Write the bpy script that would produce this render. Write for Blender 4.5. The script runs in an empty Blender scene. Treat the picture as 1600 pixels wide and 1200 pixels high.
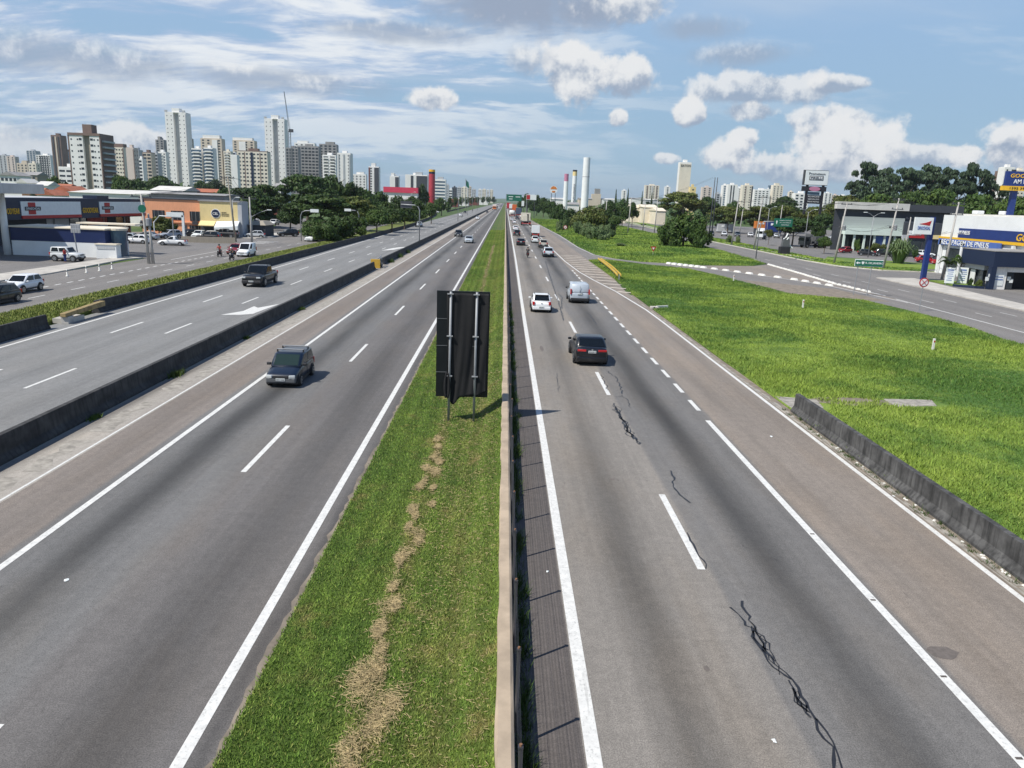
import bpy, math, random
import numpy as np
from mathutils import Vector, Matrix
random.seed(7); rng = np.random.default_rng(7)
S = bpy.context.scene; COL = S.collection
R_ = math.radians
# ------------------------------------------------------------ camera
F, HCAM = 1180.0, 9.0
_p, _y, _r = R_(13.5986), R_(0.9661), R_(2.1)
fwd = Vector((math.sin(_y)*math.cos(_p), math.cos(_y)*math.cos(_p), -math.sin(_p)))
rt0 = Vector((math.cos(_y), -math.sin(_y), 0)); up0 = rt0.cross(fwd)
RT = rt0*math.cos(_r) + up0*math.sin(_r); UP = up0*math.cos(_r) - rt0*math.sin(_r)
cd = bpy.data.cameras.new('camera'); cam = bpy.data.objects.new('camera', cd); COL.objects.link(cam)
cam.matrix_world = Matrix(((RT.x, UP.x, -fwd.x, 0), (RT.y, UP.y, -fwd.y, 0), (RT.z, UP.z, -fwd.z, HCAM), (0, 0, 0, 1)))
cd.sensor_width = 36; cd.lens = 36*F/1600; cd.clip_start = .1; cd.clip_end = 30000
S.camera = cam
def ray(px, py): return RT*((px-800)/F) + UP*((600-py)/F) + fwd
def G(px, py, z=0.0):                       # ground point seen at a photo pixel
    d = ray(px, py); t = (z-HCAM)/d.z; return (d.x*t, d.y*t)
def AT(px, py, Y):                          # point at forward distance Y
    d = ray(px, py); t = Y/d.y; return Vector((d.x*t, Y, HCAM+d.z*t))
# ------------------------------------------------------------ light
SUNV = Vector((-.83*math.cos(R_(54)), -.56*math.cos(R_(54)), math.sin(R_(54)))).normalized()
sd = bpy.data.lights.new('sun', 'SUN'); sd.energy = 5.0; sd.angle = R_(.5); sd.color = (1, .96, .89)
sun = bpy.data.objects.new('sun', sd); COL.objects.link(sun)
sun.rotation_euler = SUNV.to_track_quat('Z', 'Y').to_euler(); sun.location = (0, -20, 60)
S.view_settings.view_transform = 'Standard'; S.view_settings.look = 'None'
S.view_settings.exposure = 0.08; S.view_settings.gamma = 1.0
try: S.view_settings.use_curve_mapping = False
except Exception: pass
# ------------------------------------------------------------ node helper
class N:
    def __init__(s, tree): s.t = tree; s.n = tree.nodes; s.l = tree.links
    def new(s, typ, **k):
        x = s.n.new(typ)
        for a, b in k.items(): setattr(x, a, b)
        return x
    def _in(s, sock, v):
        if isinstance(v, bpy.types.NodeSocket): s.l.new(v, sock)
        elif v is not None:
            if sock.type == 'RGBA' and not isinstance(v, (int, float)) and len(v) == 3: v = (*v, 1)
            sock.default_value = v
    def m(s, op, a, b=None, c=None, clamp=False):
        x = s.new('ShaderNodeMath', operation=op, use_clamp=clamp)
        for i, v in enumerate((a, b, c)):
            if v is not None: s._in(x.inputs[i], v)
        return x.outputs[0]
    def v(s, op, a, b=None):
        x = s.new('ShaderNodeVectorMath', operation=op); s._in(x.inputs[0], a)
        if b is not None:
            if op == 'SCALE': s._in(x.inputs['Scale'], b)
            else: s._in(x.inputs[1], b)
        return x.outputs['Value' if op in ('LENGTH', 'DISTANCE', 'DOT_PRODUCT') else 'Vector']
    def mix(s, f, a, b, mode='MIX'):
        x = s.new('ShaderNodeMix', data_type='RGBA', blend_type=mode, clamp_factor=True)
        s._in(x.inputs[0], f); s._in(x.inputs[6], a); s._in(x.inputs[7], b); return x.outputs[2]
    def noise(s, vec, scale, detail=4, rough=.55, sc3=None, dist=0):
        if sc3: vec = s.v('MULTIPLY', vec, sc3)
        x = s.new('ShaderNodeTexNoise'); s._in(x.inputs['Vector'], vec)
        x.inputs['Scale'].default_value = scale; x.inputs['Detail'].default_value = detail
        x.inputs['Roughness'].default_value = rough; x.inputs['Distortion'].default_value = dist
        return x.outputs[0]
    def ss(s, v, a, b, lo=0., hi=1.):
        x = s.new('ShaderNodeMapRange', interpolation_type='SMOOTHSTEP'); s._in(x.inputs[0], v)
        for i, q in enumerate((a, b, lo, hi)): s._in(x.inputs[i+1], q)
        return x.outputs[0]
# ------------------------------------------------------------ sky
W = bpy.data.worlds.new('World'); S.world = W; W.use_nodes = True
w = N(W.node_tree); w.n.clear()
sky = w.new('ShaderNodeTexSky', sky_type='NISHITA'); sky.sun_disc = False
sky.sun_elevation = R_(54); sky.sun_rotation = math.atan2(SUNV.x, SUNV.y); sky.air_density = 1.0; sky.dust_density = .6; sky.ozone_density = 1.5
tc = w.new('ShaderNodeTexCoord'); D = tc.outputs['Generated']
sep = w.new('ShaderNodeSeparateXYZ'); w.l.new(D, sep.inputs[0]); dx, dy, dz = sep.outputs
zz = w.m('MAXIMUM', dz, 0.0)
inv = w.m('DIVIDE', 1.0, w.m('ADD', zz, .20))
comb = w.new('ShaderNodeCombineXYZ'); w.l.new(w.m('MULTIPLY', dx, inv), comb.inputs[0]); w.l.new(w.m('MULTIPLY', dy, inv), comb.inputs[1])
P = comb.outputs[0]                         # a flat cloud deck seen in perspective
WHITE, GREY = (9.0, 9.1, 9.2), (3.7, 4.5, 5.8)
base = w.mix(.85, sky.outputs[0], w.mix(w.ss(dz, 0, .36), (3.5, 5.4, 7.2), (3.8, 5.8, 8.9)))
base = w.mix(w.ss(dz, .29, .62), base, (.8, 1.7, 4.0))  # unseen sky above the view set darker to lower the fill light
warp = w.new('ShaderNodeTexNoise'); w.l.new(P, warp.inputs['Vector']); warp.inputs['Scale'].default_value = .9; warp.inputs['Detail'].default_value = 3
Pd = w.v('ADD', P, w.v('SCALE', w.v('SUBTRACT', warp.outputs[1], (.5, .5, .5)), .55))
n1 = w.noise(Pd, 1.5, 7, .6, sc3=(.6, 1.25, 1)); n2 = w.noise(Pd, 4.2, 7, .62, sc3=(.55, 1.3, 1)); n3 = w.noise(Pd, 11, 6, .6, sc3=(.5, 1.2, 1))
side = w.ss(dx, .30, -.22)                  # the deck thickens towards the left
lay = w.m('ADD', w.m('ADD', n1, w.m('MULTIPLY', w.m('SUBTRACT', n2, .5), .45)), w.m('MULTIPLY', w.m('SUBTRACT', n3, .5), .12))
cov = w.ss(w.m('ADD', lay, w.m('MULTIPLY', side, .155)), .52, .64)
cov = w.m('MULTIPLY', cov, w.ss(dz, .02, .16, .45, .95))
cov = w.m('MULTIPLY', cov, w.m('ADD', w.m('MULTIPLY', side, .80), .16))
cov = w.m('MULTIPLY', cov, w.m('MULTIPLY', w.ss(dz, .34, .7, 1, .12), w.ss(dy, -.2, .5, .15, 1)))  # deck thinned overhead and behind the camera, also to lower the fill
tone = w.ss(w.m('ADD', w.m('MULTIPLY', n1, .5), w.m('MULTIPLY', w.m('ADD', n2, n3), .25)), .445, .56)
c1 = w.mix(cov, base, w.mix(tone, (4.5, 5.8, 8.0), (9.3, 9.6, 9.9)))
thin = w.m('MULTIPLY', w.ss(w.noise(Pd, 1.1, 6, .55, sc3=(.45, 1.2, 1)), .46, .75), .45)
thin = w.m('MULTIPLY', thin, w.ss(dz, .42, .7, 1, .2))
c1 = w.mix(thin, c1, (6.4, 7.2, 8.3))
# grey cloud bank overhead and single cumulus clouds: (pixel x, y, half width, half height, white 1 .. grey 0)
blobs = [(815,4,180,50,.1),(930,14,90,30,.12),(985,8,60,24,.8),(895,112,52,38,1),(985,118,44,36,.95),(1090,45,80,22,.2),(820,92,42,24,.55),
 (1190,140,95,24,.8),(1310,131,40,12,.85),(1175,173,45,14,.85),(1078,177,24,20,1),(968,183,15,15,1),(676,154,38,17,1),(1160,217,24,15,1),
 (1130,243,50,26,.95),(1305,190,78,22,.8),(1310,225,80,42,1),(1250,262,100,22,.8),(1440,243,80,16,.9),(1592,235,46,34,1),(1512,243,22,16,1),
 (1040,247,26,10,.8),(60,255,90,40,.7),(40,205,60,24,.6),(190,225,70,26,.75),(120,90,170,34,.25),(430,125,190,22,.25),(620,50,150,18,.2),(1150,85,90,20,.3)]
cn = w.m('ADD', w.m('MULTIPLY', w.noise(D, 15, 6, .6), .80), w.m('MULTIPLY', w.noise(D, 46, 6, .65), .20)); cn2 = w.m('ADD', w.m('MULTIPLY', w.noise(w.v('ADD', D, (-.012, 0, .018)), 15, 6, .6), .80), w.m('MULTIPLY', w.noise(w.v('ADD', D, (-.004, 0, .006)), 46, 6, .65), .20))
cl = c1
for (bx, by, hw, hh, wt) in blobs:
    c = ray(bx, by).normalized()
    q = w.v('MULTIPLY', w.v('SUBTRACT', D, tuple(c)), (F/hw/1.12, F/hw/1.12, F/hh/1.12))
    r = w.v('LENGTH', q)
    m_ = w.m('ADD', w.m('SUBTRACT', 1.0, r), w.m('MULTIPLY', w.m('SUBTRACT', cn, .5), 2.6 if wt > .3 else 1.5))
    soft = .36 if wt > .6 else .8
    msk = w.m('MULTIPLY', w.ss(m_, 0.02, soft), (.97 if wt > .9 else .85) if wt > .6 else (.95 if wt < .15 else .72))
    sp = w.new('ShaderNodeSeparateXYZ'); w.l.new(q, sp.inputs[0])
    lit = w.m('ADD', w.m('MULTIPLY', sp.outputs[2], .8), w.m('MULTIPLY', w.m('SUBTRACT', cn, cn2), 5.5))
    lit = w.m('ADD', lit, wt*1.15-.78)
    cl = w.mix(msk, cl, w.mix(w.ss(lit, -.5, .6), (3.5, 4.2, 5.5) if wt < .15 else GREY, WHITE))
cl = w.mix(w.ss(dz, .06, -.02), cl, (3.9, 5.2, 6.3))
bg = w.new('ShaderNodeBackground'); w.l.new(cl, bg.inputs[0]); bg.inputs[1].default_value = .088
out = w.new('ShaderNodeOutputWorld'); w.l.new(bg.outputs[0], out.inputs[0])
# ------------------------------------------------------------ materials
MT = {}
def srgb(h):
    v = [int(h[i:i+2], 16)/255 for i in (0, 2, 4)]
    return tuple(x/12.92 if x <= .04045 else ((x+.055)/1.055)**2.4 for x in v)
def mat(name, col, rough=.6, metal=0., var=.12, scale=3., coat=0., bump=0., s3=None, world=False, alpha=None, emit=0, streak=0.):
    if name in MT: return MT[name]
    if isinstance(col, str): col = srgb(col)
    m = bpy.data.materials.new(name); m.use_nodes = True; n = N(m.node_tree)
    b = n.n['Principled BSDF']; b.inputs['Roughness'].default_value = rough; b.inputs['Metallic'].default_value = metal
    if coat: b.inputs['Coat Weight'].default_value = coat; b.inputs['Coat Roughness'].default_value = .06
    if var:
        src = n.new('ShaderNodeNewGeometry').outputs['Position'] if world else n.new('ShaderNodeTexCoord').outputs['Object']
        f = n.noise(src, scale, 6, .6, sc3=s3)
        f = n.ss(f, .25, .75, 1-var, 1+var)
        if streak:
            g = n.noise(src, 6, 5, .6, sc3=(1, 1, .12)); f = n.m('MULTIPLY', f, n.ss(g, .4, .7, 1, 1-streak))
        n.l.new(n.v('SCALE', n.mix(0., col, col), f), b.inputs['Base Color'])
        if bump:
            bm = n.new('ShaderNodeBump'); bm.inputs['Strength'].default_value = bump
            n.l.new(n.noise(src, scale*5, 5), bm.inputs['Height']); n.l.new(bm.outputs[0], b.inputs['Normal'])
    else: b.inputs['Base Color'].default_value = (*col, 1)
    MT[name] = m; return m
def paint(c):                                # car paint by hex colour
    return mat('paint_'+c, c, .38, .0, .04, 2, coat=.45)
def asphalt(name, base, bands=(), tints=(), agg=.46, brown=.5):
    m = bpy.data.materials.new(name); m.use_nodes = True; n = N(m.node_tree); b = n.n['Principled BSDF']
    pos = n.new('ShaderNodeNewGeometry').outputs['Position']
    sp = n.new('ShaderNodeSeparateXYZ'); n.l.new(pos, sp.inputs[0]); x = sp.outputs[0]
    wob = n.m('ADD', x, n.m('MULTIPLY', n.m('SUBTRACT', n.noise(pos, 1, 3, sc3=(.2, .06, 1)), .5), 1.0))
    wob2 = n.m('ADD', x, n.m('MULTIPLY', n.m('SUBTRACT', n.noise(pos, 1, 4, sc3=(1.5, .35, 1)), .5), .18))
    col = n.mix(0., base, base)
    for (xc, sft, c) in tints: col = n.mix(n.ss(wob2, xc-sft, xc+sft), col, c)
    f = n.ss(n.noise(pos, 1, 5, .6, sc3=(.35, .07, 1)), .3, .7, .90, 1.09)
    f = n.m('MULTIPLY', f, n.ss(n.noise(pos, 1, 5, .6, sc3=(4.5, .05, 1)), .3, .7, .93, 1.06))
    for (c, wd, am) in bands:
        q = n.m('DIVIDE', n.m('SUBTRACT', wob, c), wd); e = n.m('EXPONENT', n.m('MULTIPLY', n.m('MULTIPLY', q, q), -1.))
        am_ = n.m('MULTIPLY', am, n.ss(n.noise(pos, 1, 3, sc3=(.3, .045, 1)), .3, .7, .65, 1.2))
        f = n.m('MULTIPLY', f, n.m('SUBTRACT', 1., n.m('MULTIPLY', e, am_)))
    f = n.m('MULTIPLY', f, n.ss(n.noise(pos, 38, 4, .8), .3, .7, 1-agg, 1+agg))
    f = n.m('MULTIPLY', f, n.ss(n.noise(pos, 9, 5, .7), .3, .7, .90, 1.10))
    f = n.m('MULTIPLY', f, n.ss(n.noise(pos, 2.7, 6, .7), .35, .65, .93, 1.06))
    f = n.m('MULTIPLY', f, n.ss(n.noise(pos, 1, 3, .5, sc3=(5, 1.6, 1)), .70, .78, 1, .72))
    if name == 'ribbed_shoulder': f = n.m('MULTIPLY', f, n.m('ADD', 1., n.m('MULTIPLY', n.m('SINE', n.m('MULTIPLY', x, 95.)), .16)))
    f = n.m('MULTIPLY', f, n.ss(n.noise(pos, 2.2, 5, .6), .62, .8, 1, .88))
    col = n.mix(n.ss(n.noise(pos, 1, 4, .6, sc3=(.5, .12, 1)), .42, .68, 0, brown), col, n.v('MULTIPLY', col, (1.07, 1.0, .91)))
    n.l.new(n.v('SCALE', col, f), b.inputs['Base Color']); b.inputs['Roughness'].default_value = .82
    bm = n.new('ShaderNodeBump'); bm.inputs['Strength'].default_value = .25; bm.inputs['Distance'].default_value = .01
    n.l.new(n.noise(pos, 45, 2), bm.inputs['Height']); n.l.new(bm.outputs[0], b.inputs['Normal'])
    MT[name] = m; return m
def grassmat(name, g1, g2, straw, amt=.3, stripes=0., xs=None, blade=False, gain=1.0):
    m = bpy.data.materials.new(name); m.use_nodes = True; n = N(m.node_tree); b = n.n['Principled BSDF']
    geo = n.new('ShaderNodeNewGeometry'); pos = geo.outputs['Position']
    sp = n.new('ShaderNodeSeparateXYZ'); n.l.new(pos, sp.inputs[0])
    c = n.mix(n.ss(n.m('ADD', n.m('MULTIPLY', n.noise(pos, .09, 4, .5), .6), n.m('MULTIPLY', n.noise(pos, .5, 6, .65), .4)), .40, .60), g1, g2)
    c = n.mix(n.ss(n.noise(pos, 2.1, 6, .65), .5, .75, 0, .55), c, n.v('SCALE', c, .62))
    s = n.ss(n.noise(pos, .9, 7, .7), .62-amt*.3, .80)
    if xs:                                   # dry bands along the mowing lines
        for (xc, wd, a) in xs:
            q = n.m('DIVIDE', n.m('SUBTRACT', sp.outputs[0], xc), wd)
            e = n.m('EXPONENT', n.m('MULTIPLY', n.m('MULTIPLY', q, q), -1.))
            s = n.m('ADD', s, n.m('MULTIPLY', n.m('MULTIPLY', e, a), n.ss(n.noise(pos, 1.6, 6, .7, sc3=(1, .45, 1)), .35, .65)), clamp=True)
    c = n.mix(n.m('MULTIPLY', s, .85), c, straw)
    if stripes:
        wv_ = n.m('SINE', n.m('MULTIPLY', sp.outputs[0], 9.5)); c = n.v('SCALE', c, n.m('ADD', 1., n.m('MULTIPLY', wv_, stripes)))
    if blade:
        c = n.v('SCALE', c, n.m('ADD', .62*gain, n.m('MULTIPLY', geo.outputs['Random Per Island'], .8*gain)))
        c = n.mix(n.ss(geo.outputs['Random Per Island'], .82, 1, 0, .5), c, straw)
    else: c = n.v('SCALE', c, n.ss(n.noise(pos, 14, 5, .7), .3, .7, .62*gain, 1.3*gain))
    n.l.new(c, b.inputs['Base Color']); b.inputs['Roughness'].default_value = .75
    b.inputs['Specular IOR Level'].default_value = .25
    MT[name] = m; return m
def leafmat(name, a, b_, hi=None):
    m = bpy.data.materials.new(name); m.use_nodes = True; n = N(m.node_tree); b = n.n['Principled BSDF']
    geo = n.new('ShaderNodeNewGeometry'); oi = n.new('ShaderNodeObjectInfo')
    c = n.mix(geo.outputs['Random Per Island'], a, b_)
    c = n.mix(n.ss(n.noise(geo.outputs['Position'], .35, 3), .45, .7, 0, .7), c, hi or b_)
    c = n.v('SCALE', c, n.m('ADD', .8, n.m('MULTIPLY', oi.outputs['Random'], .45)))
    n.l.new(c, b.inputs['Base Color']); b.inputs['Roughness'].default_value = .6; b.inputs['Specular IOR Level'].default_value = .3
    MT[name] = m; return m
A1, A2, A3 = (.215, .195, .170), (.158, .150, .140), (.232, .198, .165)
asphalt('asphalt_right', A1, [(3.5, .6, .42), (7.25, .66, .58), (9.0, .3, .12), (10.3, .5, .14), (12.2, .4, .12)], [(5.55, .12, A2), (9.35, .12, A3)])
asphalt('asphalt_left', (.195, .168, .145), [(-10.4, .6, .58), (-6.4, .9, .40), (-4.55, .22, .42), (-13.2, .5, .12)], [(-12.2, .12, (.150, .146, .14)), (-8.6, .4, (.142, .132, .124))])
asphalt('asphalt_collector', (.205, .203, .195), [(-19.6, .5, .14), (-23.1, .5, .14), (-26.3, .5, .14)], [], brown=.2)
asphalt('asphalt_local', (.185, .172, .158), [(-36.8, .5, .12), (-39.9, .5, .12), (45.2, .6, .12), (48.3, .6, .12), (51.5, .6, .12)], [], brown=.25)
asphalt('asphalt_lot', (.175, .165, .155), [], [], brown=.15)
asphalt('gore_pavement', (.225, .195, .165), [], [], brown=.8)
asphalt('concrete_gutter', (.34, .31, .27), [(-15.8, .35, .45)], [], brown=.5, agg=.3)
asphalt('ribbed_shoulder', (.095, .082, .074), [], [], agg=.3)
PAINT = mat('road_paint', (.66, .65, .61), .6, 0, .12, 5, world=True)
_n = N(PAINT.node_tree); _p = _n.new('ShaderNodeNewGeometry').outputs['Position']; _b = _n.n['Principled BSDF']; _src = _b.inputs['Base Color'].links[0].from_socket
_w = _n.m('ADD', _n.ss(_n.noise(_p, 14, 6, .75), .52, .68, 0, .55), _n.ss(_n.noise(_p, 1, 5, .7, sc3=(9, .5, 1)), .56, .7, 0, .35), clamp=True)
_n.l.new(_n.mix(_w, _src, (.2, .19, .175)), _b.inputs['Base Color'])
GRB = dict(g1=(.112, .19, .030), g2=(.175, .25, .042), straw=(.36, .27, .11))
grassmat('grass_median_ground', **GRB, amt=.35, xs=[(-.9, .6, .35), (-2.2, .28, .6)], stripes=.12, gain=.50)
grassmat('grass_median_blade', **GRB, amt=.35, xs=[(-.9, .6, .30), (-2.2, .28, .45)], stripes=.12, blade=True, gain=1.15)
GRV = dict(g1=(.064, .130, .022), g2=(.190, .262, .042), straw=(.27, .25, .09))
grassmat('grass_verge_ground', **GRV, amt=.1, gain=1.05)
grassmat('grass_verge_blade', **GRV, amt=.1, blade=True, gain=1.25)
grassmat('grass_strip_ground', g1=(.15, .19, .04), g2=(.2, .23, .055), straw=(.34, .29, .12), amt=.4, gain=.8)
grassmat('grass_strip_blade', g1=(.15, .19, .04), g2=(.2, .23, .055), straw=(.34, .29, .12), amt=.4, blade=True, gain=1.15)
grassmat('grass_far', g1=(.05, .095, .02), g2=(.085, .125, .03), straw=(.2, .17, .09), amt=.3)
mat('straw', (.37, .285, .14), .8, 0, .3, 6, world=True)
leafmat('leaf_dark', (.018, .042, .008), (.04, .08, .014), (.055, .085, .012))
leafmat('leaf_mid', (.024, .058, .008), (.058, .10, .016), (.072, .106, .013))
leafmat('leaf_olive', (.045, .07, .012), (.10, .125, .022), (.12, .11, .02))
leafmat('leaf_blue', (.025, .05, .022), (.055, .085, .04), (.05, .08, .035))
leafmat('leaf_pale', (.09, .14, .045), (.16, .21, .08), (.14, .18, .06))
mat('bark', (.13, .10, .075), .9, 0, .25, 6)
mat('barrier', (.045, .044, .043), .9, 0, .5, 1.6, s3=(1, .6, 1), world=True, streak=.5)
mat('barrier_right', (.085, .083, .08), .9, 0, .5, 1.8, world=True, streak=.6)
mat('concrete_cap', (.40, .315, .225), .85, 0, .2, 1.5, world=True, bump=.3)
mat('concrete', (.42, .40, .37), .85, 0, .18, 1.2, bump=.1)
mat('rubble', (.31, .285, .245), .9, 0, .35, 3, world=True)
mat('concrete_pale', (.46, .43, .38), .85, 0, .2, .6, world=True)
mat('kerb', (.55, .52, .44), .8, 0, .2, 1., world=True)
mat('whitewash', (.72, .70, .64), .8, 0, .15, 2, world=True)
mat('dirt', (.21, .175, .135), .95, 0, .35, 1.5, world=True)
mat('tar', (.02, .02, .022), .45, 0, .2, 6, world=True)
mat('steel', (.30, .31, .32), .6, .3, .1, 4)
mat('steel_dark', (.10, .10, .11), .45, .6, .1, 4)
mat('rust', (.25, .13, .07), .8, .3, .2, 20)
mat('wire', (.03, .03, .03), .6, 0, 0)
mat('tyre', (.018, .018, .018), .85, 0, .2, 8)
mat('rim', (.40, .41, .42), .35, .85, 0)
mat('rim_dark', (.05, .05, .05), .4, .5, 0)
mat('plastic', (.025, .025, .027), .6, 0, .1, 8)
mat('plastic_grey', (.10, .105, .11), .6, 0, .1, 8)
mat('glass', (.006, .008, .009), .12, .0, 0)
mat('glass_green', (.02, .035, .03), .12, .0, 0)
mat('lamp_glass', (.62, .64, .62), .12, .2, 0, coat=1)
mat('tail_red', (.45, .012, .012), .2, 0, 0, coat=1)
mat('plate', (.62, .64, .62), .5, 0, 0)
mat('skin', (.36, .2, .13), .6, 0, .05, 4)
mat('black_cloth', (.007, .007, .008), .85, 0, .25, 3)
mat('sheet_black', (.010, .012, .015), .35, .2, .15, 2)
mat('ink', (.02, .02, .025), .6, 0, 0)
mat('white', (.78, .79, .78), .55, 0, .06, .5)
mat('window_dark', (.035, .042, .05), .15, 0, .35, .3, coat=.3)
mat('window_blue', (.07, .12, .17), .12, 0, .3, .3, coat=.3)
mat('sign_green', (.008, .125, .075), .45, 0, .08, 1)
mat('sign_white', (.75, .78, .76), .5, 0, .05, 2)
mat('yellow', (.48, .29, .03), .55, 0, .15, 3)
mat('gold', (.78, .45, .02), .5, 0, .05, 3)
mat('red', (.42, .02, .02), .5, 0, .08, 2)
mat('navy', (.008, .018, .050), .5, 0, .08, 1)
mat('deep_blue', (.006, .018, .085), .5, 0, .08, 1)
mat('royal', (.014, .036, .17), .5, 0, .08, 1)
mat('steelblue', (.08, .15, .42), .5, 0, .08, 1)
mat('roof_tile', (.38, .13, .07), .85, 0, .25, .8)
mat('roof_grey', (.30, .29, .28), .8, 0, .2, .4, streak=.2)
mat('roof_pale', (.62, .60, .55), .7, 0, .12, .4)
# ------------------------------------------------------------ mesh helpers
class MB:
    def __init__(s): s.v = []; s.f = []
    def add(s, vs, fs):
        o = len(s.v); s.v += [tuple(v) for v in vs]; s.f += [tuple(i+o for i in f) for f in fs]; return s
    def box(s, c, d, rz=0., tx=1., ty=1.):   # centre of base, size; tx, ty taper the top
        cx, cy, cz = c; a, b, h = d[0]/2, d[1]/2, d[2]; vs = []
        for z, kx, ky in ((0, 1, 1), (h, tx, ty)):
            for sx, sy in ((-1, -1), (1, -1), (1, 1), (-1, 1)):
                x, y = sx*a*kx, sy*b*ky
                vs.append((cx+x*math.cos(rz)-y*math.sin(rz), cy+x*math.sin(rz)+y*math.cos(rz), cz+z))
        return s.add(vs, [(3, 2, 1, 0), (4, 5, 6, 7), (0, 1, 5, 4), (1, 2, 6, 5), (2, 3, 7, 6), (3, 0, 4, 7)])
    def prism(s, pts, z0, z1):
        k = len(pts); ar = sum(pts[i][0]*pts[(i+1) % k][1]-pts[(i+1) % k][0]*pts[i][1] for i in range(k))
        if ar < 0: pts = pts[::-1]
        return s.add([(x, y, z0) for x, y in pts]+[(x, y, z1) for x, y in pts],
                     [tuple(range(k))[::-1], tuple(range(k, 2*k))]+[(i, (i+1) % k, (i+1) % k+k, i+k) for i in range(k)])
    def sheet(s, pts, z): return s.add([(x, y, z) for x, y in pts], [tuple(range(len(pts)))])
    def tube(s, pts, r, n=8, r2=None):
        P_ = [Vector(p) for p in pts]; k = len(P_); vs = []
        for i, p in enumerate(P_):
            d = (P_[min(i+1, k-1)]-P_[max(i-1, 0)]).normalized()
            a = d.orthogonal().normalized() if abs(d.z) < .95 else Vector((1, 0, 0)); a = (a-d*a.dot(d)).normalized(); b = d.cross(a)
            rr = r if r2 is None else r+(r2-r)*i/(k-1)
            vs += [p+(a*math.cos(t)+b*math.sin(t))*rr for t in (2*math.pi*j/n for j in range(n))]
        fs = [(i*n+j, i*n+(j+1) % n, (i+1)*n+(j+1) % n, (i+1)*n+j) for i in range(k-1) for j in range(n)]
        return s.add(vs, fs+[tuple(range(n))[::-1], tuple(range((k-1)*n, k*n))])
    def disc(s, c, r, ax, th, n=16): # short cylinder along x or y
        o = Vector((th/2, 0, 0)) if ax == 'x' else (Vector((0, th/2, 0)) if ax == 'y' else Vector((0, 0, th/2)))
        c = Vector(c); e = [Vector((0, 1, 0)), Vector((0, 0, 1))] if ax == 'x' else ([Vector((1, 0, 0)), Vector((0, 0, 1))] if ax == 'y' else [Vector((1, 0, 0)), Vector((0, 1, 0))])
        vs = [c+k*o+(e[0]*math.cos(2*math.pi*j/n)+e[1]*math.sin(2*math.pi*j/n))*r for k in (-1, 1) for j in range(n)]
        return s.add(vs, [(j, (j+1) % n, n+(j+1) % n, n+j) for j in range(n)]+[tuple(range(n))[::-1], tuple(range(n, 2*n))])
    def rings(s, R, cap=True):
        n = len(R[0]); vs = [p for r in R for p in r]; fs = [(i*n+j, i*n+(j+1) % n, (i+1)*n+(j+1) % n, (i+1)*n+j) for i in range(len(R)-1) for j in range(n)]
        if cap: fs += [tuple(range(n))[::-1], tuple(range((len(R)-1)*n, len(R)*n))]
        return s.add(vs, fs)
    def lathe(s, prof, c=(0, 0, 0), n=16):
        R = [[(c[0]+r*math.cos(2*math.pi*j/n), c[1]+r*math.sin(2*math.pi*j/n), c[2]+z) for j in range(n)] for r, z in prof]
        return s.rings(R)
def ob(name, mb, m, parent=None, smooth=False, label=None, cat=None, group=None, kind=None, sub=0, bev=0, loc=None, rz=0):
    me = bpy.data.meshes.new(name)
    if isinstance(mb, MB): me.from_pydata([tuple(v) for v in mb.v], [], mb.f)
    else: me = mb
    if m: me.materials.append(MT[m] if isinstance(m, str) else m)
    if smooth or sub: me.polygons.foreach_set('use_smooth', [True]*len(me.polygons))
    o = bpy.data.objects.new(name, me); COL.objects.link(o)
    if parent: o.parent = parent
    if loc: o.location = loc
    if rz: o.rotation_euler.z = rz
    if sub: q = o.modifiers.new('s', 'SUBSURF'); q.levels = q.render_levels = sub
    if bev: q = o.modifiers.new('b', 'BEVEL'); q.width = bev; q.segments = 2; q.limit_method = 'ANGLE'
    for k, v in (('label', label), ('category', cat), ('group', group), ('kind', kind)):
        if v: o[k] = v
    return o
def root(name, label, cat, loc, rz=0., group=None):
    o = bpy.data.objects.new(name, None); COL.objects.link(o); o.location = (loc[0], loc[1], loc[2] if len(loc) > 2 else 0)
    o.rotation_euler.z = rz; o.empty_display_size = .3; o['label'] = label; o['category'] = cat
    if group: o['group'] = group
    return o
def struct(name, mb, m): return ob(name, mb, m, kind='structure')
def soup(name, V, m, parent=None, **k):      # V: (n, verts per face, 3)
    n, q = V.shape[0], V.shape[1]; me = bpy.data.meshes.new(name)
    me.vertices.add(n*q); me.vertices.foreach_set('co', V.astype(np.float32).ravel())
    me.loops.add(n*q); me.loops.foreach_set('vertex_index', np.arange(n*q, dtype=np.int32))
    me.polygons.add(n); me.polygons.foreach_set('loop_start', np.arange(0, n*q, q, dtype=np.int32))
    me.update(calc_edges=True); me.validate()
    return me
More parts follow.
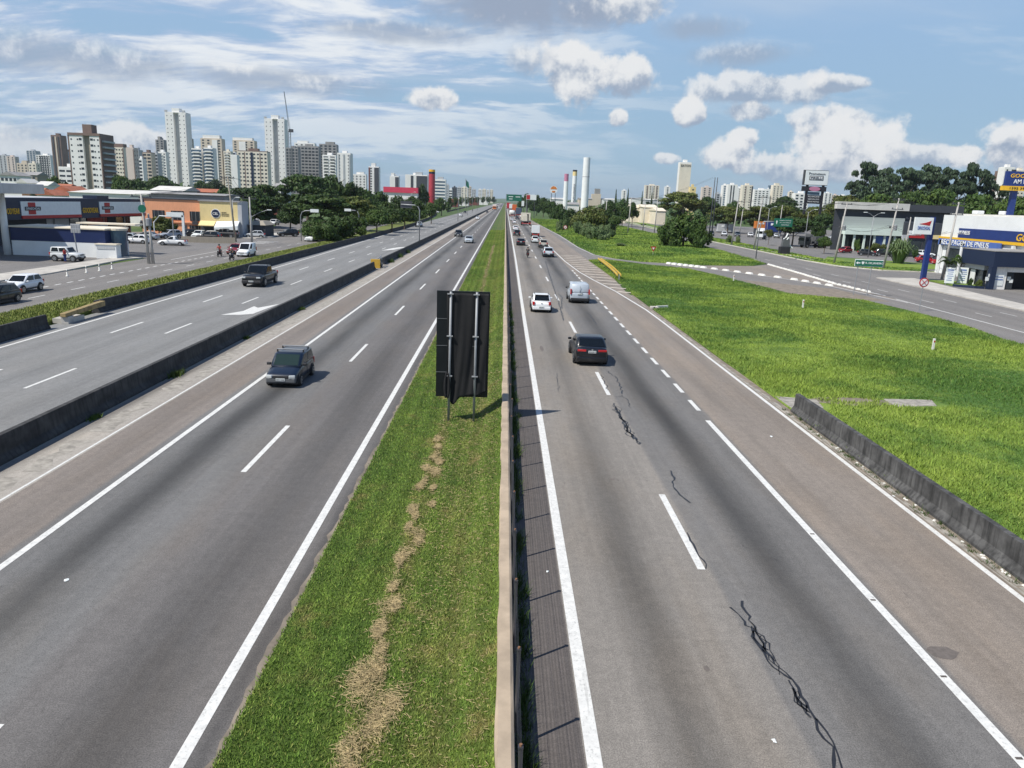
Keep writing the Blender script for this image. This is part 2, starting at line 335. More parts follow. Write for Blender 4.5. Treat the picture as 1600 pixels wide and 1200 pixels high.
def text(s, parent, loc, width, height, m, rx=90, rz=0., th=.02, bold=.0, name='lettering', shear=0., align=None):
    cu = bpy.data.curves.new('t', 'FONT'); cu.body = s; cu.extrude = .5*th; cu.offset = bold; cu.align_x = 'LEFT'; cu.resolution_u = 2; cu.shear = shear
    t = bpy.data.objects.new('t', cu); COL.objects.link(t); dg = bpy.context.evaluated_depsgraph_get()
    me = bpy.data.meshes.new_from_object(t.evaluated_get(dg)); bpy.data.objects.remove(t)
    co = np.empty(len(me.vertices)*3); me.vertices.foreach_get('co', co); co = co.reshape(-1, 3)
    mn, mx = co.min(0), co.max(0); c = (mn+mx)/2
    co[:, 0] = (co[:, 0]-c[0])*width/(mx[0]-mn[0]); co[:, 1] = (co[:, 1]-c[1])*height/(mx[1]-mn[1]); co[:, 2] -= c[2]
    me.vertices.foreach_set('co', co.ravel()); me.update()
    me.materials.clear(); me.materials.append(MT[m])
    o = bpy.data.objects.new(name, me); COL.objects.link(o); o.parent = parent; o.location = loc; o.rotation_euler = (R_(rx), 0, rz); return o
# ------------------------------------------------------------ ground, roads
g = MB(); g.sheet([(-6000, -200), (6000, -200), (6000, 16000), (-6000, 16000)], -.06); struct('ground', g, 'grass_far')
def strip(x0, x1, y0, y1, z, m, name='road', step=None):
    b = MB(); b.sheet([(x0, y0), (x1, y0), (x1, y1), (x0, y1)], z); return struct(name, b, m)
FAR = 3200
strip(-14.3, -4.3, -30, FAR, 0, 'asphalt_left')
strip(-16.9, -14.3, -30, FAR, .002, 'concrete_gutter', 'gutter')
strip(.3, 1.62, -30, FAR, .002, 'ribbed_shoulder', 'shoulder')
b = MB(); b.sheet([(1.62, -30), (13.05, -30), (13.05, 78), (13.9, 95), (14, 126), (14, 330), (9.9, 700), (9.9, FAR), (1.62, FAR)], 0); struct('road', b, 'asphalt_right')
b = MB(); b.sheet([(-29.6, -30), (-16.9, -30), (-16.9, FAR), (-31, FAR), (-31, 330), (-29.6, 200)], 0); struct('road', b, 'asphalt_collector')
b = MB(); b.sheet([(-46.6, -30), (-34.6, -30), (-34.6, 160), (-38, 250), (-42, 420), (-60, 900), (-75, 900), (-56, 420), (-50, 250), (-47, 165)], 0); struct('road', b, 'asphalt_local')
b = MB(); b.sheet([(-96, 104), (-46.6, 101), (-47, 165), (-70, 165), (-96, 150)], -.004); struct('parking_lot', b, 'asphalt_lot')
b = MB(); b.sheet([(-96, 60), (-50.5, 60), (-50.5, 101), (-96, 104)], -.006); struct('forecourt', b, 'asphalt_lot')
b = MB(); b.sheet([(14.0, 50), (57.5, 50), (57.5, 215), (61, 300), (64, 420), (80, 900), (66, 900), (52, 430), (14.0, 340)], -.008); struct('road', b, 'asphalt_local')
b = MB(); b.sheet([(38.8, -30), (53.2, -30), (53.2, 50), (38.8, 50)], -.008); struct('road', b, 'asphalt_local')
b = MB(); b.sheet([(57.5, 122), (140, 126), (175, 420), (66, 420), (62, 230)], -.012); struct('parking_lot', b, 'asphalt_lot')
b = MB(); b.sheet([(53.2, -30), (120, -30), (120, 126), (53.2, 122)], -.014); struct('forecourt', b, 'asphalt_lot')
b = MB(); b.sheet([(-56, 165), (-47, 165), (-52, 195), (-60, 235), (-72, 290), (-84, 286), (-68, 232), (-59, 195)], -.003); struct('road', b, 'asphalt_lot')
# painted gore between the link road and the local road
gp = [(26.6, 123.4), (32.4, 122.8), (41.5, 125.4), (45.0, 129.5), (44.2, 113.9), (43.0, 97), (43.6, 86.7), (43.3, 80), (41.3, 96.5), (39.2, 102.6), (36.7, 107.6), (31.8, 116.7)]
b = MB(); b.sheet(gp, .0); struct('gore_pavement', b, 'gore_pavement')
def line(b, pts, wd, z=.007):
    for (x0, y0), (x1, y1) in zip(pts, pts[1:]):
        d = Vector((x1-x0, y1-y0, 0)).normalized(); nx, ny = -d.y*wd/2, d.x*wd/2
        b.add([(x0-nx, y0-ny, z), (x1-nx, y1-ny, z), (x1+nx, y1+ny, z), (x0+nx, y0+ny, z)], [(3, 2, 1, 0)])
def dashes(b, x, y0, y1, on, per, wd, x2=None, z=.007):
    y = y0
    while y < y1:
        xx = x if x2 is None else x+(x2-x)*(y-y0)/(y1-y0); line(b, [(xx, y), (xx, min(y+on, y1))], wd, z); y += per
b = MB()
line(b, [(-4.97, -30), (-4.97, 2600)], .22); line(b, [(-11.86, -30), (-11.86, 2600)], .20); line(b, [(-14.42, -30), (-14.42, 200)], .09)
struct('lane_marking', b, PAINT)
b = MB()
for k in range(110): y = 5.95+17.65*k; line(b, [(-8.36, y), (-8.36, y+5.3)], .18)
struct('lane_marking', b, PAINT)
b = MB()
line(b, [(1.78, -30), (1.78, 60), (1.9, 120), (1.9, 2600)], .26)
line(b, [(9.13, -30), (9.13, 31.6)], .22)
for k in range(110): y = 17.65+17.9*k-17.9; line(b, [(5.33, y), (5.33, y+5.1)], .20)
for k in range(22): y = 33.2+3.35*k; line(b, [(9.15+.4*k/22, y), (9.15+.4*(k+.5)/22, y+1.9)], .2)
line(b, [(12.93, -30), (12.93, 60), (12.85, 67), (12.1, 81), (11.0, 93), (10.3, 103), (9.75, 122), (9.6, 150), (9.5, 300), (9.5, 2200)], .18)
line(b, [(13.7, 330), (15.6, 219), (15.6, 163), (16.4, 140), (18.7, 131.4), (22.4, 125.9), (26.7, 124.8)], .15)
struct('lane_marking', b, PAINT)
mat('paint_beige', (.50, .44, .36), .7, 0, .25, 2, world=True)
b = MB()
for k in range(15):
    y = 81+3.9*k; xa = 9.8 if y > 120 else (10.3+(103-y)*.075 if y < 103 else 10.3-(y-103)*.03)
    line(b, [(xa+.3, y), (13.7, y-1.0)], .75)
struct('gore_marking', b, 'paint_beige')
b = MB()
line(b, [(-28.05, -30), (-28.05, 110), (-28.9, 200), (-30.3, 257), (-36, 400)], .2)
for k in range(45): y = 33.3+14.5*k-14.5; line(b, [(-21.45, y), (-21.45, y+4.2)], .17)
for k in range(45): y = 47.4+15*k-30; line(b, [(-24.7, y), (-24.7, y+4.4)], .17)
b.sheet([G(*q) for q in ((345, 492), (375, 492), (395, 490.5), (412, 484), (437, 475), (403, 481), (397, 478.5), (380, 486))], .008)
b.sheet([G(*q) for q in ((596, 391.5), (614, 390.5), (624, 388.5), (640, 385.5), (622, 386.5), (612, 388))], .008)
struct('lane_marking', b, PAINT)
b = MB()
for k in range(16): y = 54.8+6.2*k; line(b, [(-35.4, y-.9), (-35.4, y+1.3)], .13); line(b, [(-38.15, y), (-38.15, y+2.3)], .13)
for k in range(30): y = 60+2.0*k; line(b, [(-41.2, y), (-41.25, y+1.1)], .2)
line(b, [(-43.4, 100), (-43.6, 125)], .14)
for k in range(4): line(b, [(-47+k*.2, 138+2.2*k), (-43+k*.2, 138+2.2*k)], .6)
struct('lane_marking', b, PAINT)
b = MB()
for k in range(9): y = 60.5+10*k; line(b, [(46.3, y), (46.3, y+2.6)], .13); line(b, [(49.4, y+1), (49.4, y+3.6)], .13)
line(b, [(43.45, 83), (42.7, 50)], .2)
rb = [(26.4, 123.6), (31.8, 116.7), (36.7, 107.6), (39.2, 102.8), (41.4, 96.3), (43.2, 80)]
line(b, [(x-.1, y-.3) for x, y in rb], .22, .011)
line(b, [(45.2, 129.8), (44.35, 113.9), (43.2, 97), (43.8, 86)], .25, .011)
struct('lane_marking', b, PAINT)
b = MB(); yq = 14
while yq < 120:
    L_ = random.uniform(1, 5); x0 = -15.3+random.uniform(-.25, .25); pts = [(x0+random.uniform(-.3, .1), yq+L_*t) for t in (0, .2, .4, .6, .8, 1)]+[(x0+.4+random.uniform(-.15, .45), yq+L_*t) for t in (1, .8, .6, .4, .2, 0)]
    b.sheet(pts, .006); yq += L_*random.uniform(1.03, 1.5)
struct('broken_concrete', b, 'rubble')
# tar-sealed cracks
def crack(b, pts, wd):
    out_ = []
    for (x0, y0), (x1, y1) in zip(pts, pts[1:]):
        n = max(2, int(math.hypot(x1-x0, y1-y0)/.22))
        for i in range(n): out_.append((x0+(x1-x0)*i/n+random.gauss(0, .035), y0+(y1-y0)*i/n+random.gauss(0, .02)))
    out_.append(pts[-1]); L, Rr = [], []
    for i, (x, y) in enumerate(out_):
        h = wd*random.uniform(.45, 1.3)/2; L.append((x-h, y, .009)); Rr.append((x+h, y, .009))
    k = len(out_); b.add(L+Rr, [(i, k+i, k+i+1, i+1) for i in range(k-1)])
b = MB()
crack(b, [(5.9, 16.1), (5.82, 15), (5.79, 14.36), (5.84, 13.6), (5.96, 13.1), (5.96, 12.6), (5.97, 12.2), (5.92, 11.65), (5.93, 11.2), (5.79, 10.6), (5.8, 9)], .062)
crack(b, [(5.53, 15.8), (5.7, 15.2), (5.76, 14.9), (5.69, 14.3), (5.69, 13.7), (5.85, 13.3), (5.96, 13.1)], .05)
crack(b, [(5.80, 15), (5.68, 14.7), (5.72, 14.3), (5.84, 14.1)], .04); crack(b, [(5.86, 14.6), (5.93, 14.1), (5.86, 13.7)], .035)
crack(b, [(5.96, 12.7), (5.85, 12.5), (5.93, 12.1)], .03); crack(b, [(5.97, 11.9), (6.02, 11.3), (5.9, 10.7), (5.83, 10.2)], .04)
crack(b, [(5.97, 41), (6.22, 39.4), (6.17, 37.3), (6.02, 35.8)], .06); crack(b, [(5.33, 34), (5.33, 32.4), (5.32, 31.2), (5.32, 29.8), (5.37, 29.1), (5.49, 27.9)], .1)
crack(b, [(5.22, 33.6), (5.45, 32.6), (5.25, 31.6), (5.45, 30.6), (5.28, 29.7), (5.5, 28.8), (5.49, 27.9)], .06)
crack(b, [(5.62, 35.2), (5.98, 35.5), (6.1, 34.7), (6.04, 33.4)], .04); crack(b, [(6.1, 25), (6.04, 24.1), (5.9, 23.9), (5.88, 23), (6.1, 22.1)], .06)
for k in range(11):
    y0 = random.uniform(12.2, 15.4); x0 = 5.84+.05*math.sin(y0*2.1); crack(b, [(x0, y0), (x0+random.uniform(-.11, .06), y0-.3), (x0+random.uniform(-.04, .06), y0-.6)], random.uniform(.02, .04))
for k in range(12):
    y0 = random.uniform(28.5, 34); crack(b, [(5.35, y0), (5.35+random.uniform(-.2, .25), y0-.5), (5.38, y0-1.0)], random.uniform(.03, .06))
crack(b, [(5.46, 19.9), (5.47, 18.6), (5.45, 17.7)], .05); crack(b, [(6.57, 120), (5.71, 89), (5.27, 71), (4.87, 59)], .09); crack(b, [(5.6, 77), (5.9, 74), (5.5, 70), (5.3, 66)], .09)
crack(b, [(7.34, 63.4), (7.33, 60.9), (7.31, 57.6)], .07); crack(b, [(5.5, 40), (5.45, 36.5)], .05); crack(b, [(3.1, 40), (2.9, 36)], .03)
struct('tar_crack_seal', b, 'tar')
b = MB()
for (x, y, a, c) in [(9.6, 14.2, .35, .25), (4.35, 13.4, .06, .1), (2.6, 47, .12, .9), (3.9, 24, .1, .1)]:
    b.sheet([(x+a*math.cos(t)*random.uniform(.8, 1.1), y+c*math.sin(t)*random.uniform(.8, 1.1)) for t in np.linspace(0, 6.28, 14)[:-1]], .006)
mat('stain', (.135, .115, .10), .8, 0, .2, 9, world=True); struct('oil_stain', b, 'stain')
b = MB()
for y in (16.3, 13.3, 11.0, 20.0): b.prism([(9.07, y), (9.19, y), (9.19, y+.05), (9.07, y+.05)], .007, .018)
struct('road_stud', b, 'ribbed_shoulder')
# gutter and soil between the right edge line and the verge
b = MB(); b.sheet([(13.05, -30), (13.75, -30), (13.75, 34), (13.55, 45), (13.5, 78), (13.05, 78)], .004); struct('drain_channel', b, 'dirt')
b = MB()
ed = [(13.1, y, random.uniform(.02, .12)) for y in np.arange(5, 80, .8)]
for (x, y, h), (x2, y2, h2) in zip(ed, ed[1:]): b.add([(x, y, .01), (x+h, y, .01), (x+h2, y2, .01), (x, y2, .01)], [(0, 1, 2, 3)])
struct('soil_edge', b, 'rubble')
b = MB(); yq = 6
while yq < 60:
    L_ = random.uniform(.5, 2.2); x0 = 13.2+random.uniform(-.03, .05); pts = [(x0+random.uniform(-.05, .03), yq+L_*t) for t in (0, .25, .5, .75, 1)]+[(x0+.10+random.uniform(-.05, .10), yq+L_*t) for t in (1, .75, .5, .25, 0)]
    b.sheet(pts, .008); yq += L_*random.uniform(1.02, 1.3)
struct('rubble_strip', b, 'rubble')
b = MB()
for k in range(46): x0, y0 = 13.36+random.uniform(-.05, .08), random.uniform(9, 33); b.box((x0, y0, .008), (random.uniform(.03, .09), random.uniform(.04, .14), .03), rz=random.random()*3, tx=.6, ty=.6)
struct('gravel', b, 'whitewash')
# ------------------------------------------------------------ grass areas
V1 = [(13.6, -30), (13.6, 80), (14.0, 95), (13.9, 125), (16.6, 128.6), (20.1, 123.8), (24.2, 118.1), (28.0, 114), (29.9, 102.9), (31, 92.9), (32.2, 84.3), (36.5, 81.8), (38.8, 80.4), (39.5, 73.2), (39.7, 67.9), (39.6, 62.9), (38.6, 56.9), (38.8, 50), (38.8, -30)]
V2 = [(14.2, 327), (16.0, 219), (15.9, 163), (16.8, 140), (19.1, 131.8), (22.6, 126.3), (26.7, 125.2), (32.4, 123.2), (41.3, 125.9), (45.3, 131), (47, 150), (48.5, 185), (51, 230), (52, 420), (14.2, 420)]
b = MB(); b.prism(V1, -.05, .05); struct('grass_verge', b, 'grass_verge_ground')
b = MB(); b.prism(V2, -.05, .05); struct('grass_verge', b, 'grass_verge_ground')
b = MB(); b.prism([(14.2, 420), (60, 420), (90, 1400), (11, 1400), (11, 700)], -.05, .04); struct('grass_verge', b, 'grass_far')
b = MB(); b.sheet([(32.0, 84.6), (36.5, 82), (38.8, 80.6), (41.5, 80), (40.5, 92), (36, 96), (31.2, 100)], -.003); struct('bare_soil', b, 'dirt')
b = MB(); MX = [(-4.38, -.05), (-4.36, .05), (-.9, .06), (.16, .66)]; b.add([(x, y, z) for y in (-30, FAR) for x, z in MX], [(i, i+1, i+5, i+4) for i in range(3)]); struct('grass_median', b, 'grass_median_ground')
def medz(x): return np.interp(x, [-4.36, -.9, .16], [.05, .06, .66])
b = MB()
def wob_edge(b, x0, wd, y0, y1, st, z):
    ys = np.arange(y0, y1, st); L = [(x0+random.uniform(-.4, .4)*wd, y, z) for y in ys]; Rr = [(x0+wd, y, z) for y in ys]; k = len(ys)
    b.add(L+Rr, [(i, k+i, k+i+1, i+1) for i in range(k-1)])
wob_edge(b, -4.5, .16, 5, 90, .35, .012); struct('soil_edge', b, 'dirt')
b = MB(); b.prism([(-34.6, -30), (-30, -30), (-30, 200), (-33, 330), (-40, 430), (-42, 430), (-38, 250), (-34.6, 160)], -.05, .16); struct('grass_strip', b, 'grass_strip_ground')
b = MB(); b.prism([(-34.75, -30), (-34.6, -30), (-34.6, 160), (-34.75, 160)], -.05, .14); struct('kerb', b, 'kerb')
# sidewalks and kerbs
b = MB(); b.prism([(-50.5, 60), (-47.2, 60), (-46.7, 79), (-48.2, 98), (-47.3, 100.6), (-50.5, 101)], -.05, .12); struct('sidewalk', b, 'concrete_pale')
b = MB(); b.prism([(54.4, 110.2), (53.2, 84), (52.6, 70), (53.0, -30), (56.5, -30), (56.5, 80), (58.6, 98), (60.4, 111)], -.05, .12); struct('sidewalk', b, 'concrete_pale')
kf = [(66, 420), (60.5, 300), (58.0, 214), (57.5, 170), (57.0, 144), (58.2, 132), (62.8, 125.6), (71.5, 125)]
def kerbline(pts, wd=.35, z=.14, m='kerb', name='kerb'):
    b = MB(); line_pts = pts
    for (x0, y0), (x1, y1) in zip(line_pts, line_pts[1:]):
        d = Vector((x1-x0, y1-y0, 0)).normalized(); nx, ny = -d.y*wd/2, d.x*wd/2
        b.prism([(x0-nx, y0-ny), (x1-nx, y1-ny), (x1+nx, y1+ny), (x0+nx, y0+ny)], -.05, z)
    struct(name, b, m)
kerbline(kf)
off = [(x+.3, y+.4) for x, y in kf]; out2 = [(72.5, 132), (66, 137), (63.5, 150), (64.5, 190), (69, 300), (76, 420)]
b = MB(); b.prism(off+out2, -.05, .10); struct('grass_verge', b, 'grass_verge_ground')
b = MB(); b.sheet([(67.7, 418), (62.3, 300), (59.8, 214), (59.3, 170), (58.9, 146), (60.0, 146), (60.5, 170), (61.0, 214), (63.5, 300), (69.0, 418)], .112); struct('sidewalk', b, 'concrete_pale')
b = MB(); b.prism([(66, 139), (74, 133), (86, 134), (88, 142), (78, 152), (68, 160), (64.2, 152)], -.05, .09); struct('grass_verge', b, 'grass_verge_ground')
b = MB(); b.prism([(60.6, 101.5), (60.9, 108.5), (66.4, 108), (64.1, 100.2), (62.5, 99.6)], -.05, .16); struct('grass_verge', b, 'grass_verge_ground')
kerbline([(60.4, 101.2), (62.4, 99.4), (63.4, 99.2)], .3, .3, 'navy', 'kerb')
b = MB(); b.prism([(-58, 155), (-49, 152), (-47.5, 158), (-50, 176), (-62, 175)], -.05, .12); struct('sidewalk', b, 'concrete_pale')
# concrete slab at the verge
for pts in ([(19.2, 36.4), (21.7, 36.5), (21.3, 35.3), (19.1, 34.9)], [(13.7, 36.2), (15.6, 35.8), (15.3, 34.2), (13.7, 33.6)]):
    b = MB(); b.prism(pts, .0, .062); struct('concrete_slab', b, 'rubble')
b = MB(); b.sheet([(17.4+2.2*math.cos(t)*random.uniform(.75, 1.1), 35.7+.9*math.sin(t)*random.uniform(.7, 1.1)) for t in np.linspace(0, 6.28, 22)[:-1]], .056); struct('bare_soil', b, 'dirt')
# ------------------------------------------------------------ blades
def inpoly(x, y, P_):
    c = np.zeros(len(x), bool); k = len(P_)
    for i in range(k):
        x0, y0 = P_[i]; x1, y1 = P_[(i+1) % k]
        if y0 == y1: continue
        c ^= ((y0 > y) != (y1 > y)) & (x < (x1-x0)*(y-y0)/(y1-y0)+x0)
    return c
def blades(name, label, n, bx, poly, h, wd, m, z=.05, ypow=1., patch=False):
    x0, x1, y0, y1 = bx; x = rng.uniform(x0, x1, n); y = y0+(y1-y0)*rng.uniform(0, 1, n)**ypow
    if poly: k = inpoly(x, y, poly) & ~((((x-20.4)/1.7)**2+((y-35.7)/.85)**2 < 1) | (((x-14.6)/1.2)**2+((y-34.9)/1.3)**2 < 1) | (((x-17.6)/.9)**2+((y-35.9)/.4)**2 < 1)); x, y = x[k], y[k]
    n = len(x); a = rng.uniform(0, 2*np.pi, n); sc = 1+(y-y0)/(y1-y0)*(1.8 if y1 < 200 else 4.5); z = z(x) if callable(z) else np.full(n, z)
    hh = h*rng.uniform(.45, 1.25, n)
    if patch: hh *= np.clip(1.0+.55*np.sin(x*.42+1.3*np.sin(y*.19))*np.cos(y*.27+x*.13), .35, 1.7)
    ww = wd*sc*rng.uniform(.6, 1.3, n); lean = rng.normal(0, .55, (n, 2))*hh[:, None]
    V = np.zeros((n, 3, 3)); V[:, 0] = np.stack([x-np.cos(a)*ww, y-np.sin(a)*ww, z-.01], 1)
    V[:, 1] = np.stack([x+np.cos(a)*ww, y+np.sin(a)*ww, z-.01], 1)
    V[:, 2] = np.stack([x+lean[:, 0], y+lean[:, 1], z+hh], 1)
    me = soup(name, V, m); return ob(name, me, m, kind='stuff', label=label, cat='grass')
blades('mown_grass', 'short mown grass of the central reservation with yellowed streaks', 430000, (-4.4, .15, 7, 240), None, .055, .011, 'grass_median_blade', ypow=3.0, z=medz)
blades('tall_grass', 'lush uneven green grass on the verge beside the highway', 520000, (13.6, 39.8, 12, 129), V1, .13, .017, 'grass_verge_blade', ypow=1.7, patch=True)
blades('tall_grass', 'green grass of the island beyond the link road', 130000, (14, 52, 122, 420), V2, .25, .05, 'grass_verge_blade', ypow=1.6, patch=True)
blades('rough_grass', 'yellow green grass strip on top of the left barrier', 60000, (-34.6, -30, 45, 170), None, .18, .05, 'grass_strip_blade', z=.16, ypow=1.5)
blades('tall_grass', 'grass on the kerbside beyond the local road', 16000, (57, 76, 124, 240), off+out2, .12, .10, 'grass_verge_blade', z=.1, ypow=1.4)
# cut straw lying along the reservation
hay = [(-2.0, 11.4, .28), (-1.75, 11.9, .22), (-2.45, 12.5, .3), (-2.2, 12.9, .2), (-2.3, 10.7, .22), (-2.38, 14.4, .17), (-2.25, 13.6, .14), (-2.35, 16.2, .12), (-2.2, 15.4, .14), (-2.38, 17.7, .14), (-2.05, 18.8, .15), (-2.4, 19.6, .1), (-2.43, 20.8, .16), (-2.45, 22.6, .12), (-2.05, 24, .16), (-2.42, 24.4, .13), (-2.0, 25, .14), (-2.2, 26.6, .13), (-2.3, 27.6, .15), (-2.0, 22.5, .1), (-1.9, 21.2, .1)]
for k in range(40): y = 30+k*3.2; hay.append((-2.15+random.uniform(-.12, .12), y, .085))
path = [(10.2, -2.25), (11.8, -1.95), (12.6, -2.35), (14.4, -2.36), (16.2, -2.36), (17.7, -2.35), (18.8, -2.1), (20.8, -2.4), (22.6, -2.4), (24.2, -2.2), (26.6, -2.2), (28, -2.1)]
def straws(x, y, L, e, rz_=.02):
    n = len(x); a = rng.uniform(0, 6.28, n); z0 = medz(x)+.012+rng.uniform(0, rz_, n)+.03; z1 = z0+rng.uniform(-.012, .018, n); dx_, dy_ = np.cos(a)*L, np.sin(a)*L; nx_, ny_ = -np.sin(a)*e, np.cos(a)*e
    return np.stack([np.stack([x-dx_, y-dy_, z0], 1), np.stack([x+nx_, y+ny_, z0+.006], 1), np.stack([x+dx_, y+dy_, z1], 1), np.stack([x-nx_, y-ny_, z0], 1)], 1)
VV = []
for x, y, r in hay:
    r *= .8; near = y < 30; n = int(2600*r) if near else 70; x_ = x+rng.normal(0, .6*r if near else .12, n); y_ = y+rng.normal(0, r*1.5 if near else 1.2, n)
    VV.append(straws(x_, y_, rng.uniform(.03, .08, n)*(1+y/60), .0032*(1+y/18), .03 if r > .16 else .012))
n = 8000; y_ = 8.5+19*rng.uniform(0, 1, n)**1.2; x_ = np.interp(y_, [p[0] for p in path], [p[1] for p in path])+rng.normal(0, .12, n)*(1+.6*np.sin(y_*2.1)); k = np.sin(y_*3.7+np.sin(y_*1.3)*2)+rng.normal(0, .6, n) > .25
VV.append(straws(x_[k], y_[k], rng.uniform(.03, .08, k.sum())*(1+y_[k]/60), .003*(1+y_[k]/18)))
n = 4500; y_ = 8.5+30*rng.uniform(0, 1, n)**1.2; x_ = rng.uniform(-2.1, .0, n); VV.append(straws(x_, y_, rng.uniform(.02, .06, n)*(1+y_/60), .0026*(1+y_/18), .01))
ob('cut_straw', soup('cut_straw', np.concatenate(VV), 'straw'), 'straw', kind='stuff', label='line of dry cut straw lying along the central reservation', cat='straw')
# weeds in the gutter by the fence
VV = []
for k in range(230):
    y = 8+rng.uniform(0, 1)**1.4*60; n = int(rng.integers(8, 46)); c = np.array([.66+rng.normal(0, .07), y]); p = c+rng.normal(0, .09, (n, 2))*np.array([.55, 2.2]); a = rng.uniform(0, 6.28, n)
    h = rng.uniform(.06, .34, n); l = rng.normal(0, .45, (n, 2))*h[:, None]; wv2 = .012
    VV.append(np.stack([np.stack([p[:, 0]-wv2*np.cos(a), p[:, 1]-wv2*np.sin(a), 0*h], 1), np.stack([p[:, 0]+wv2*np.cos(a), p[:, 1]+wv2*np.sin(a), 0*h], 1), np.stack([p[:, 0]+l[:, 0], p[:, 1]+l[:, 1], h], 1)], 1))
for k in range(140):
    y = 8+rng.uniform(0, 1)*26; n = int(rng.integers(4, 22)); c = np.array([13.32+rng.normal(0, .09), y]); p = c+rng.normal(0, .05, (n, 2)); a = rng.uniform(0, 6.28, n); h = rng.uniform(.03, .14, n); l = rng.normal(0, .6, (n, 2))*h[:, None]
    VV.append(np.stack([np.stack([p[:, 0]-.01*np.cos(a), p[:, 1]-.01*np.sin(a), 0*h], 1), np.stack([p[:, 0]+.01*np.cos(a), p[:, 1]+.01*np.sin(a), 0*h], 1), np.stack([p[:, 0]+l[:, 0], p[:, 1]+l[:, 1], h], 1)], 1))
ob('weeds', soup('weeds', np.concatenate(VV), 'leaf_mid'), 'leaf_mid', kind='stuff', label='weeds growing in the gutter at the foot of the fence wall', cat='weeds')
#@@PART2
# ------------------------------------------------------------ barriers, wall, fence
def barrier(label, pts, m='barrier', h=.9, wb=.6, wt=.2, name='concrete_barrier', cat='barrier', group='concrete barriers beside the carriageways'):
    b = MB(); R = []
    for i, (x, y) in enumerate(pts):
        a, c = pts[max(i-1, 0)], pts[min(i+1, len(pts)-1)]; d = Vector((c[0]-a[0], c[1]-a[1], 0)).normalized(); n = Vector((d.y, -d.x, 0))
        R.append([Vector((x, y, 0))+n*u+Vector((0, 0, z)) for u, z in ((-wb/2, 0), (-wb/2, .09), (-wb/2+.14, .3), (-wt/2, h), (wt/2, h), (wb/2-.14, .3), (wb/2, .09), (wb/2, 0))])
    b.rings(R); return ob(name, b, m, label=label, cat=cat, group=group)
def seg(x, ys): return [(x, y) for y in ys]
barrier('long blackened barrier between main and collector lanes, nearer stretch', seg(-16.5, list(range(0, 98, 6))+[97]))
barrier('blackened barrier between main and collector lanes, beyond the yellow cushion', seg(-16.5, [104]+list(range(110, 600, 12))+[900, 1500, 2400]))
barrier('short blackened barrier at the left edge before the gap', seg(-29.2, [-5, 10, 25, 40, 48.2]))
barrier('blackened barrier below the yellow green grass strip after the gap', [(-29.6, y) for y in (55, 80, 110, 140, 170, 200, 224)]+[(-30.2, 257), (-33, 330), (-36.5, 400), (-39.8, 450)])
barrier('far left barrier beyond the slip road opening', [(-40.5, 540), (-41.5, 600), (-44, 800), (-52, 1200)])
barrier('grey streaked barrier holding back the verge on the right', [(13.75, y) for y in (-10, 0, 10, 18, 26, 33.6)], m='barrier_right', h=.86, wb=.5)
# broken end piece at the gap with its sloping beam
b = MB(); b.prism([(-29.95, 50.2), (-28.9, 50.2), (-28.9, 52.2), (-29.95, 52.2)], 0, .32); struct('concrete_slab', b, 'concrete_pale')
r = root('crash_rail', 'yellow painted sloping concrete beam lying in the barrier gap', 'crash rail', (-29.05, 50.4, 0))
b = MB(); b.box((0, 0, 0), (.5, .7, .48)); ob('foot', b, 'concrete', r, bev=.02)
mat('yellow_worn', (.27, .20, .09), .8, 0, .4, 3)
b = MB(); b.add([(-.2, -.5, .48), (.2, -.5, .48), (.2, 4.6, .55), (-.2, 4.6, .55), (-.2, -.5, .72), (.2, -.5, .72), (.2, 4.6, .92), (-.2, 4.6, .92)], [(3, 2, 1, 0), (4, 5, 6, 7), (0, 1, 5, 4), (1, 2, 6, 5), (2, 3, 7, 6), (3, 0, 4, 7)]); ob('beam', b, 'yellow_worn', r, bev=.02)
# yellow crash cushion
r = root('crash_cushion', 'yellow crash cushion with grey tyre ring between barrier ends', 'crash cushion', (-16.45, 98.2, 0))
b = MB(); b.box((0, 0, 0), (1.2, .25, 1.15)); ob('panel', b, 'yellow', r, bev=.03)
b = MB(); b.box((-.1, 1.2, .1), (.7, 1.6, .75)); ob('box', b, 'plastic', r)
b = MB(); R = []
for t in np.linspace(0, 2*math.pi, 17)[:-1]: R.append([(.45+.0*t+.13*math.cos(u), 1.9+(.55+.13*math.sin(u))*math.cos(t), .6+(.5+.13*math.sin(u))*math.sin(t)) for u in np.linspace(0, 2*math.pi, 9)[:-1]])
R.append(R[0]); b.rings(R, cap=False); ob('tyre_ring', b, 'plastic_grey', r, smooth=True)
b = MB(); b.tube([(.3, .3, 1.2), (.2, 3.2, 1.35)], .08); ob('brace', b, 'steel', r)
# wall and post fence of the reservation
b = MB(); ys = list(np.arange(-6, 90, .6))+list(range(90, 400, 10))+[600, 1000, 2000]
R = []
for y in ys:
    j = random.uniform(-.02, .02) if y < 90 else 0; jt = random.uniform(-.012, .012)
    R.append([(.10+j, y, 0), (.12+j, y, .74), (.15, y, .80+jt), (.36, y, .80+jt), (.41, y, .76), (.46, y, 0)])
b.rings(R); ob('concrete_wall', b, 'concrete_cap', label='beige topped concrete wall along the central reservation', cat='wall')
fr = root('wire_fence', 'low wire fence on posts mounted on the reservation wall', 'fence', (.46, 0, 0))
pb = MB(); pb.tube([(0, 0, .3), (0, 0, 1.86)], .03, 8); pb.box((0, 0, 1.86), (.07, .07, .03))
pme = ob('post', pb, 'steel_dark', fr, loc=(0, 11.0, 0)); pc = MB(); pc.disc((0, 0, 1.9), .022, 'z', .04, 8)
capm = ob('cap', pc, 'rust', pme)
